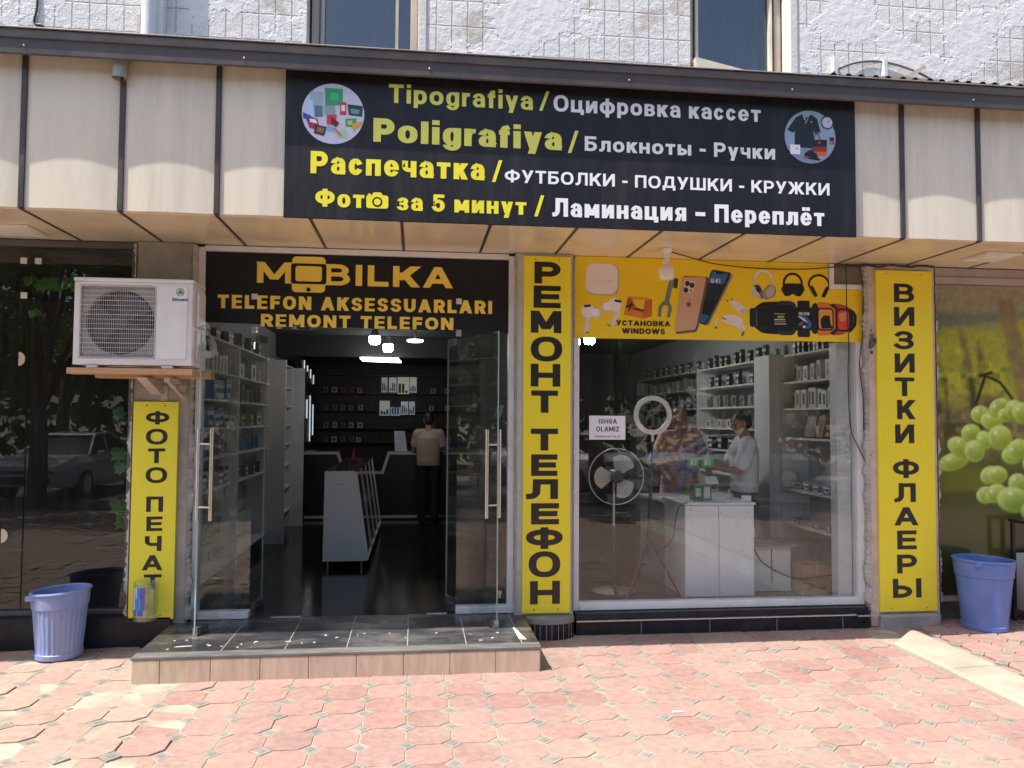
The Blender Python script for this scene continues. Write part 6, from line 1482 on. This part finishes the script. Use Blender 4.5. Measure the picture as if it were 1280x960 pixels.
# ================================================================== PEOPLE
def blob(mb, c, r, s=(1, 1, 1), rot=None):
    k = len(mb.v); mb.sphere((0, 0, 0), 1, 18, 12)
    for i in range(k, len(mb.v)):
        v = Vector(mb.v[i]); v = Vector((v.x * r * s[0], v.y * r * s[1], v.z * r * s[2]))
        if rot is not None: v = rot @ v
        mb.v[i] = tuple(v + Vector(c))
def limb(mb, p0, r0, p1, r1, n=14):
    p0, p1 = Vector(p0), Vector(p1); mb.tube([p0, p1], r0, n, taper=[r0, r1]); blob(mb, p0, r0); blob(mb, p1, r1)
def chain(mb, pts, rs):
    for a, b_, r0, r1 in zip(pts[:-1], pts[1:], rs[:-1], rs[1:]): limb(mb, a, r0, b_, r1)
def skin_up(name, mb, m, parent, voxel, smooth_it, M=None):
    """merge the overlapping shapes into one continuous smooth surface"""
    me = bpy.data.meshes.new(name); me.from_pydata([tuple(v) for v in mb.v], [], mb.f); me.update()
    o = bpy.data.objects.new(name, me); COL.objects.link(o)
    rm = o.modifiers.new('r', 'REMESH'); rm.mode = 'VOXEL'; rm.voxel_size = voxel
    sm = o.modifiers.new('s', 'SMOOTH'); sm.factor = .5; sm.iterations = smooth_it
    dg = bpy.context.evaluated_depsgraph_get(); dg.update()
    res = bpy.data.meshes.new_from_object(o.evaluated_get(dg)); bpy.data.objects.remove(o)
    res.name = name; res.materials.clear(); res.materials.append(m)
    res.polygons.foreach_set('use_smooth', [True] * len(res.polygons)); res.update()
    o = bpy.data.objects.new(name, res); COL.objects.link(o); o.parent = parent; WPOS[o.name] = WPOS[parent.name]
    return o
def hand(mb, wrist, elbow, palm_n, curl, left):
    """palm, four unequal bent fingers and a thumb leaving the side of the palm"""
    w = Vector(wrist); d = (w - Vector(elbow)).normalized(); n = Vector(palm_n); n = (n - d * n.dot(d)).normalized(); s = d.cross(n)
    if left: s = -s                                            # s points to the thumb side
    R_ = Matrix((s, d, n)).transposed()
    pc = w + d * .048
    blob(mb, pc, 1, (.040, .052, .017), R_); blob(mb, w + d * .005, .026)
    for k, (off, L, r) in enumerate(((.030, .072, .0092), (.010, .080, .0095), (-.010, .075, .0092), (-.029, .060, .0082))):
        p = w + d * .085 + s * off; a = curl * (.9 + .12 * k); pts = [w + d * .05 + s * off * .9, p]; dirv = d.copy(); rs = [r * 1.1, r * 1.05]
        ang = 0
        for seg, f in enumerate((.45, .32, .23)):
            ang += a * (.6 if seg == 0 else .9); dv = (d * math.cos(ang) + n * math.sin(ang)); p = p + dv * L * f; pts.append(p); rs.append(r * (1 - .08 * (seg + 1)))
        chain(mb, pts, rs)
    p = w + d * .02 + s * .028; q1 = p + (d * .55 + s * .75 + n * .25).normalized() * .036; q2 = q1 + (d * .85 + s * .25 + n * .45).normalized() * .030; q3 = q2 + (d * .85 - s * .05 + n * .5).normalized() * .022
    chain(mb, [p, q1, q2, q3], [.014, .0115, .010, .0085])
def person(label, loc, rz, skin, hair_m, top_m, leg_m, arms, head_pitch=0, head_yaw=0, female=False, short=.5, hem=.93, loose=.0, feet=True):
    T_ = thing('person', label, 'person', loc); T_.rotation_euler = (0, 0, rz); WPOS[T_.name] = Vector(loc)
    b = MB(); sh = .175 if not female else .165
    blob(b, (0, .01, .96), 1, (.155, .105, .12)); blob(b, (0, .01, 1.10), 1, (.135, .095, .12)); blob(b, (0, .01, 1.27), 1, (.160, .105, .15)); blob(b, (0, .015, 1.38), 1, (.150, .075, .07))
    for s in (-1, 1): limb(b, (s * .05, .02, 1.425), .055, (s * sh, .015, 1.395), .055)
    limb(b, (0, .022, 1.40), .058, (0, -.002, 1.53), .050)
    R_ = Matrix.Rotation(head_yaw, 3, 'Z') @ Matrix.Rotation(head_pitch, 3, 'X'); piv = Vector((0, .01, 1.52))
    def H(x, y, z): return tuple(piv + R_ @ (Vector((x, y, z)) - piv))
    blob(b, H(0, .012, 1.625), 1, (.074, .094, .098), R_); blob(b, H(0, -.018, 1.575), 1, (.058, .066, .072), R_); blob(b, H(0, -.048, 1.532), 1, (.032, .030, .024), R_)
    limb(b, H(0, -.082, 1.622), .009, H(0, -.103, 1.590), .013); blob(b, H(0, -.094, 1.583), 1, (.020, .012, .010), R_)
    for s in (-1, 1):
        blob(b, H(s * .078, .012, 1.598), 1, (.011, .022, .034), R_); blob(b, H(s * .031, -.074, 1.634), 1, (.024, .013, .008), R_); blob(b, H(s * .036, -.055, 1.585), 1, (.024, .024, .024), R_)
    blob(b, H(0, -.083, 1.556), 1, (.024, .012, .007), R_); blob(b, H(0, -.081, 1.544), 1, (.021, .012, .008), R_)
    for s, (el_, wr, pn, cu) in zip((-1, 1), arms):
        S_ = (s * sh, .015, 1.395)
        chain(b, [S_, el_, wr], [.052, .040, .027]); hand(b, wr, el_, pn, cu, s > 0)
    for s in (-1, 1):
        chain(b, [(s * .085, .01, .92), (s * .10, -.005, .50), (s * .105, .02, .085)], [.088, .056, .040])
        if feet: chain(b, [(s * .105, .02, .06), (s * .115, -.13, .035)], [.045, .033])
    body = skin_up('body', b, skin, T_, .0075, 4)
    e = MB()
    for s in (-1, 1): blob(e, H(s * .031, -.079, 1.616), 1, (.013, .008, .007), R_)
    obj_local('eyes', e, mat('eye_dark', (.03, .022, .02), .2), T_)
    e = MB()
    for s in (-1, 1): limb(e, H(s * .016, -.090, 1.642), .0045, H(s * .050, -.076, 1.645), .0035)
    obj_local('eyebrows', e, hair_m, T_)
    h = MB()
    blob(h, H(0, .03, 1.652), 1, (.083, .094, .082), R_); blob(h, H(0, .055, 1.60), 1, (.077, .062, .075), R_)
    for i in range(26):
        a = i * 2.4; t = .15 + .8 * i / 26; blob(h, H(.066 * math.cos(a) * t, .025 + .075 * math.sin(a) * t, 1.715 - .05 * t * t), .020)
    if female:
        blob(h, H(0, .10, 1.615), 1, (.055, .05, .055), R_)
    skin_up('hair', h, hair_m, T_, .009, 2)
    t = MB(); k = .014 + loose
    blob(t, (0, .01, 1.27), 1, (.165 + k, .112 + k, .155)); blob(t, (0, .015, 1.385), 1, (.150 + k * .5, .08 + k * .5, .065)); blob(t, (0, .01, 1.10), 1, (.145 + k, .105 + k, .14)); blob(t, (0, .01, .98), 1, (.160 + k, .115 + k, .10))
    if hem < .9: chain(t, [(0, .01, 1.0), (0, .0, hem + .1)], [.17 + loose, .20 + loose])
    else: t.lathe([(.160 + k, hem), (.163 + k, 1.0), (.167 + k, 1.1), (.174 + k, 1.22), (.168 + k, 1.33), (.10, 1.40)], 0, .01, 28, 1, .70); blob(t, (0, .0, 1.31), 1, (.185 + k, .115 + k, .12))
    for s, (el_, wr, pn, cu) in zip((-1, 1), arms):
        S_ = Vector((s * sh, .015, 1.395)); limb(t, (s * .06, .02, 1.42), .058, S_, .066 + k * .4); E2 = Vector(el_)
        q_ = S_.lerp(E2, short if short <= 1 else 1); limb(t, S_, .066 + k * .4, q_, .058 + k * .8)
        if short > 1: W2 = E2.lerp(Vector(wr), short - 1); limb(t, E2, .056 + k * .7, W2, .05 + k)
    skin_up('dress' if female else 'shirt', t, top_m, T_, .010, 5)
    if not female or True:
        g_ = MB()
        blob(g_, (0, .01, .95), 1, (.165, .115, .11))
        for s in (-1, 1): chain(g_, [(s * .085, .01, .92), (s * .10, -.005, .50), (s * .105, .02, .10)], [.10, .075, .062])
        skin_up('trousers', g_, leg_m, T_, .011, 3)
        if feet:
            g_ = MB()
            for s in (-1, 1): chain(g_, [(s * .105, .03, .045), (s * .112, -.06, .045), (s * .116, -.145, .032)], [.046, .045, .034])
            skin_up('shoes', g_, mat('shoe_black', (.02, .02, .02), .5), T_, .009, 2)
    return T_
def obj_local(name, mb, m, parent):
    me = bpy.data.meshes.new(name); me.from_pydata([tuple(v) for v in mb.v], [], mb.f); me.materials.append(m); me.polygons.foreach_set('use_smooth', [True] * len(me.polygons)); me.update()
    o = bpy.data.objects.new(name, me); COL.objects.link(o); o.parent = parent; WPOS[o.name] = WPOS[parent.name]
    return o
M_skin = mat('skin', (.44, .25, .17), .55, var=.06, scale=9)
M_skin_d = mat('tanned_skin', (.36, .20, .135), .55, var=.06, scale=9)
M_hair = mat('black_hair', (.014, .011, .010), .5, var=.3, scale=40)
M_hair_w = mat('brown_hair', (.05, .028, .018), .5, var=.3, scale=40)
def floral():
    m, t, b = new_mat('floral_cloth')
    tc = t.nodes.new('ShaderNodeTexCoord'); nz = t.nodes.new('ShaderNodeTexNoise'); nz.inputs['Scale'].default_value = 9; t.links.new(tc.outputs['Object'], nz.inputs['Vector'])
    mv = t.nodes.new('ShaderNodeMix'); mv.data_type = 'VECTOR'; mv.inputs[0].default_value = .12
    t.links.new(tc.outputs['Object'], mv.inputs[4]); t.links.new(nz.outputs['Color'], mv.inputs[5])
    vo = t.nodes.new('ShaderNodeTexVoronoi'); vo.inputs['Scale'].default_value = 11; t.links.new(mv.outputs[1], vo.inputs['Vector'])
    sp = t.nodes.new('ShaderNodeSeparateColor'); t.links.new(vo.outputs['Color'], sp.inputs[0])
    cr = t.nodes.new('ShaderNodeValToRGB'); cr.color_ramp.interpolation = 'CONSTANT'
    cols = [(0, (.74, .42, .30)), (.18, (.40, .30, .62)), (.36, (.76, .38, .38)), (.52, (.72, .58, .38)), (.66, (.46, .40, .66)), (.80, (.78, .52, .48)), (.92, (.30, .34, .22))]
    els = cr.color_ramp.elements; els[0].position = 0; els[0].color = (*cols[0][1], 1); els[1].position = cols[1][0]; els[1].color = (*cols[1][1], 1)
    for p, c in cols[2:]: e = els.new(p); e.color = (*c, 1)
    t.links.new(sp.outputs[0], cr.inputs[0])
    n2 = t.nodes.new('ShaderNodeTexNoise'); n2.inputs['Scale'].default_value = 45; t.links.new(tc.outputs['Object'], n2.inputs['Vector'])
    mr = t.nodes.new('ShaderNodeMapRange'); mr.inputs[1].default_value = .35; mr.inputs[2].default_value = .65; mr.inputs[3].default_value = .7; mr.inputs[4].default_value = 1.25; t.links.new(n2.outputs[0], mr.inputs[0])
    s = t.nodes.new('ShaderNodeVectorMath'); s.operation = 'SCALE'; t.links.new(cr.outputs[0], s.inputs[0]); t.links.new(mr.outputs[0], s.inputs['Scale'])
    t.links.new(s.outputs[0], b.inputs['Base Color']); b.inputs['Roughness'].default_value = .8
    return m
M_wshirt = mat('white_tshirt', (.66, .66, .67), .8, var=.05, bump=.003, bscale=14)
M_bshirt = mat('beige_tshirt', (.42, .35, .27), .8, var=.06, bump=.003, bscale=14)
M_trous = mat('dark_trousers', (.018, .018, .022), .8)
person('woman in a loose pink and violet flowered dress standing behind the counter, facing the street', (3.02, 2.28, .176), .10, M_skin, M_hair_w, floral(), M_trous,
       (((-.285, .02, 1.10), (-.24, -.20, .98), (0, 0, -1), .5), ((.30, .02, 1.12), (.27, -.19, .96), (0, 0, -1), .45)), head_pitch=.12, head_yaw=-.05, female=True, short=.95, hem=.62, loose=.035).scale = (1.05, 1.05, 1.03)
man = person('man in a white T-shirt turned to the woman, both hands raised before his chest', (3.36, 1.30, .176), math.radians(-98), M_skin_d, M_hair, M_wshirt, M_trous,
       (((-.22, -.10, 1.14), (-.10, -.36, 1.17), (1, 0, .4), .75), ((.24, -.10, 1.12), (.11, -.36, 1.16), (-1, 0, .4), .75)), head_pitch=.28, short=.72, hem=.90, loose=.02)
mb = MB(); mb.box(2.858, 2.93, 1.20, 1.24, 1.33, 1.40, .004); single('held_phone', mb, M_pk['dark'], 'small dark phone held in the hands of the man in the white T-shirt', 'phone', origin=(2.9, 1.22, 1.36))
person('man in a beige T-shirt, his back to the doors, standing at the back counter', (.20, 5.95, .176), math.radians(166), M_skin_d, M_hair, M_bshirt, M_trous,
       (((-.25, -.04, 1.12), (-.17, -.27, 1.10), (0, 0, -1), .4), ((.25, -.04, 1.12), (.17, -.27, 1.12), (0, 0, -1), .4)), head_pitch=.22, head_yaw=.35, short=.62, hem=.90, loose=.012)

# ================================================================== ACROSS THE STREET (mirrored in the glass)
M_bark = mat('bark', (.10, .075, .055), .95, var=.35, scale=8, stretch=(3, 3, .6), bump=.02, bscale=14)
def leaf_mat():
    m, t, b = new_mat('tree_leaf')
    oi = t.nodes.new('ShaderNodeNewGeometry'); mr = t.nodes.new('ShaderNodeMapRange'); mr.inputs[3].default_value = .6; mr.inputs[4].default_value = 1.5
    t.links.new(oi.outputs['Random Per Island'], mr.inputs[0])
    s = t.nodes.new('ShaderNodeVectorMath'); s.operation = 'SCALE'; s.inputs[0].default_value = (.055, .105, .028); t.links.new(mr.outputs[0], s.inputs['Scale'])
    t.links.new(s.outputs[0], b.inputs['Base Color']); b.inputs['Roughness'].default_value = .55
    tl = t.nodes.new('ShaderNodeBsdfTranslucent'); tl.inputs[0].default_value = (.12, .22, .03, 1); mx = t.nodes.new('ShaderNodeMixShader'); mx.inputs[0].default_value = .3
    t.links.new(b.outputs[0], mx.inputs[1]); t.links.new(tl.outputs[0], mx.inputs[2]); t.links.new(mx.outputs[0], t.nodes['Material Output'].inputs['Surface'])
    return m
M_leaf = leaf_mat()
def tree_protos(seed, H_, R_, zlow, n):
    r = random.Random(seed); g_ = np.random.default_rng(seed)
    tk = MB(); base = [(0, 0, -.05), (.05, .02, H_ * .2), (-.04, .06, H_ * .42), (.06, 0, H_ * .7)]; tk.tube(base, .16, 10, taper=[.20, .16, .13, .06])
    cl = []
    for i in range(15):
        a = r.uniform(0, 2 * PI); zz = r.uniform(zlow + .5, H_ - .5); k = 1 - abs((zz - zlow) / (H_ - zlow) - .45) * 1.1; d = R_ * max(.25, k) * r.uniform(.45, 1)
        c = (d * math.cos(a), d * math.sin(a), zz); cl.append((c, r.uniform(.55, 1.0)))
        tk.tube([(0, .03, H_ * r.uniform(.25, .45)), (c[0] * .5, c[1] * .5, zz * .75 + H_ * .08), c], .05, 6, taper=[.07, .045, .015])
    vs = []; fs = []
    per = n // len(cl)
    for c, rad in cl:
        P = g_.normal(0, 1, (per, 3)); P /= np.linalg.norm(P, axis=1)[:, None]; P = P * (rad * g_.random((per, 1)) ** .45) * np.array((1.15, 1.15, .8)) + np.array(c)
        for p in P:
            a, b_ = g_.normal(0, 1, 3), g_.normal(0, 1, 3); a /= np.linalg.norm(a); b_ -= a * (a @ b_); b_ /= np.linalg.norm(b_); s = g_.uniform(.05, .095)
            o = len(vs); vs += [tuple(p - a * s), tuple(p + b_ * s * .5), tuple(p + a * s * 1.1), tuple(p - b_ * s * .5)]; fs.append((o, o + 1, o + 2, o + 3))
    cr = MB(); cr.add(vs, fs)
    return tk, cr
TP = [tree_protos(1, 6.9, 2.9, 2.2, 17000), tree_protos(2, 6.4, 2.7, 2.1, 15500)]
def tree(k, x, y, rz, label):
    T_ = thing('street_tree', label, 'tree', (0, 0, 0), 'trees along the street')
    obj('trunk', TP[k][0], M_bark, T_, smooth=True); obj('crown', TP[k][1], M_leaf, T_, fixn=False)
    T_.location = (x, y, 0); T_.rotation_euler = (0, 0, rz); return T_
first = {}
TREES = [(0, -7.6, -10.3, .3, 'leafy street tree mirrored in the dark left window behind the white front of a car'), (1, -3.4, -9.9, 1.2, 'leafy street tree mirrored in the glass doors on the left'), (0, .6, -10.4, 2.2, 'leafy street tree standing across from the door opening'), (1, 3.9, -10.0, 3.0, 'leafy street tree mirrored in the shop window above the ring lamp'),
         (0, 8.2, -11.2, 4.0, 'leafy street tree mirrored in the shop window by the right shelves'), (1, 12.2, -10.6, 5.0, 'leafy street tree facing the grape poster'), (1, -11.5, -10.8, .9, 'leafy street tree at the left end of the row'),
         (0, -5.2, -20.5, .7, 'leafy tree beyond the road behind the left parked car'), (1, .8, -21.5, 1.9, 'leafy tree beyond the road straight across from the doors'), (0, 6.4, -21.0, 3.3, 'leafy tree beyond the road behind the white saloons'), (1, 12.5, -21.5, 4.4, 'leafy tree beyond the road at the right end'), (0, -11.5, -21.0, 2.7, 'leafy tree beyond the road at the left end')]
for k, x, y, rz, lab in TREES:
    if k not in first: first[k] = tree(k, x, y, rz, lab)
    else:
        c = copy_tree(first[k], (x, y, 0)); c['label'] = lab; c.rotation_euler = (0, 0, rz)
        if y < -15: c.scale = (1.25, 1.25, 1.15)
# tall leaf mass added beyond the road to fill sky gaps in the reflections
mb = MB(); rh = np.random.default_rng(3); vs = []; fs = []
for i in range(17000):
    p = np.array((rh.uniform(-28, 30), -24.5 + rh.normal(0, .5), rh.uniform(.1, 10) ** 1.0)); a, b_ = rh.normal(0, 1, 3), rh.normal(0, 1, 3); a /= np.linalg.norm(a); b_ -= a * (a @ b_); b_ /= np.linalg.norm(b_); s = rh.uniform(.2, .42)
    o = len(vs); vs += [tuple(p - a * s), tuple(p + b_ * s * .5), tuple(p + a * s), tuple(p - b_ * s * .5)]; fs.append((o, o + 1, o + 2, o + 3))
mb.add(vs, fs); tag(obj('shrubbery', mb, M_leaf, fixn=False), 'tall mass of shrubs added along the far side of the road', 'shrubs', kind='stuff')

M_carw = mat('white_car_paint', (.70, .71, .72), .18, var=.02, coat=.6)
M_cars = mat('silver_car_paint', (.40, .42, .44), .2, metal=.4, var=.02, coat=.5)
M_carg = mat('car_glass', (.012, .014, .016), .05)
M_tyre = mat('tyre_rubber', (.02, .02, .02), .8)
def car(paint, label):
    T_ = thing('parked_car', label, 'car', (0, 0, 0), 'cars parked across the street')
    def loft(secs, mm, name, par):
        mb = MB(); n = len(secs[0]); vs = [p for s in secs for p in s]; fs = []
        for i in range(len(secs) - 1):
            for k in range(n): fs.append((i * n + k, i * n + (k + 1) % n, (i + 1) * n + (k + 1) % n, (i + 1) * n + k))
        fs.append(tuple(reversed(range(n)))); fs.append(tuple((len(secs) - 1) * n + k for k in range(n))); mb.add(vs, fs); return obj(name, mb, mm, par, smooth=True, sharp=35)
    st = [(-2.22, .50, .72, .70), (-2.12, .30, .80, .80), (-1.6, .24, .93, .87), (-.75, .22, .95, .88), (.9, .22, .95, .88), (1.6, .24, .96, .87), (2.1, .30, .93, .80), (2.24, .45, .80, .70)]
    secs = []
    for x, zb, zt, w in st: secs.append([(x, -w * .92, zb), (x, -w, zb + .15), (x, -w, zt - .14), (x, -w * .86, zt), (x, w * .86, zt), (x, w, zt - .14), (x, w, zb + .15), (x, w * .92, zb)])
    loft(secs, paint, 'body', T_)
    cs = [(-1.0, .93, .76, .02), (-.30, .93, .70, .44), (.55, .93, .70, .47), (1.55, .93, .74, .02)]
    secs = [[(x, -w, z), (x, -w + .16 * (h / .47), z + h), (x, w - .16 * (h / .47), z + h), (x, w, z)] for x, z, w, h in cs]
    gl_ = loft(secs, M_carg, 'windows', T_)
    mb = MB(); mb.add([(-.32, -.55, 1.372), (.57, -.55, 1.402), (.57, .55, 1.402), (-.32, .55, 1.372), (-.25, -.50, 1.41), (.5, -.50, 1.43), (.5, .50, 1.43), (-.25, .50, 1.41)], [(0, 3, 2, 1), (4, 5, 6, 7), (0, 1, 5, 4), (1, 2, 6, 5), (2, 3, 7, 6), (3, 0, 4, 7)])
    for s in (-1, 1):
        mb.tube([(-1.02, s * .77, .94), (-.31, s * .56, 1.385), (.56, s * .555, 1.415), (1.56, s * .75, .95)], .03, 6); mb.tube([(.12, s * .70, .95), (.14, s * .565, 1.40)], .028, 6)
    obj('roof', mb, paint, T_)
    for x in (-1.38, 1.35):
        for s in (-1, 1):
            mb = MB(); mb.tube([(x, s * .70, .32), (x, s * .895, .32)], .32, 26); w_ = obj('wheel', mb, M_tyre, T_, smooth=True)
            mb = MB(); mb.tube([(x, s * .88, .32), (x, s * .902, .32)], .205, 22)
            obj('rim', mb, M_steel, w_, smooth=True)
    for s in (-1, 1):
        mb = MB(); mb.box(-2.235, -2.05, s * .66 - .13, s * .66 + .13, .60, .73, .03); obj('headlight', mb, M_white, T_)
        mb = MB(); mb.box(2.12, 2.25, s * .62 - .14, s * .62 + .14, .66, .78, .03); obj('tail_light', mb, mat('red_lens', (.30, .02, .02), .2), T_)
        mb = MB(); mb.box(-.78, -.66, s * .90 - .08, s * .90 + .08, .93, 1.03, .03); obj('mirror', mb, paint, T_)
    mb = MB(); mb.box(-2.25, -2.10, -.5, .5, .36, .52, .03); obj('grille', mb, M_blackb, T_)
    return T_
c0 = car(M_carw, 'white saloon parked side on across the street, mirrored right of the white shirted man'); c0.location = (8.2, -13.6, 0); c0.rotation_euler = (0, 0, .05)
for (x, y, rz, lab, p) in ((3.8, -14.4, .9, 'white car parked at an angle, mirrored just right of the ring lamp', None), (-8.1, -13.4, -PI / 2 + .05, 'white car parked nose to the shops, mirrored in the dark left window', None), (-1.2, -14.6, .1, 'silver saloon parked side on across from the open doors', 's'), (14.2, -14.2, .2, 'silver saloon parked at the far right across the street', 's')):
    c = copy_tree(c0, (x, y, 0)); c['label'] = lab; c.rotation_euler = (0, 0, rz)
    if p:
        for ch in c.children:
            if ch.name.split('.')[0] in ('body', 'roof', 'mirror'):
                ch.data = ch.data.copy(); ch.data.materials[0] = M_cars
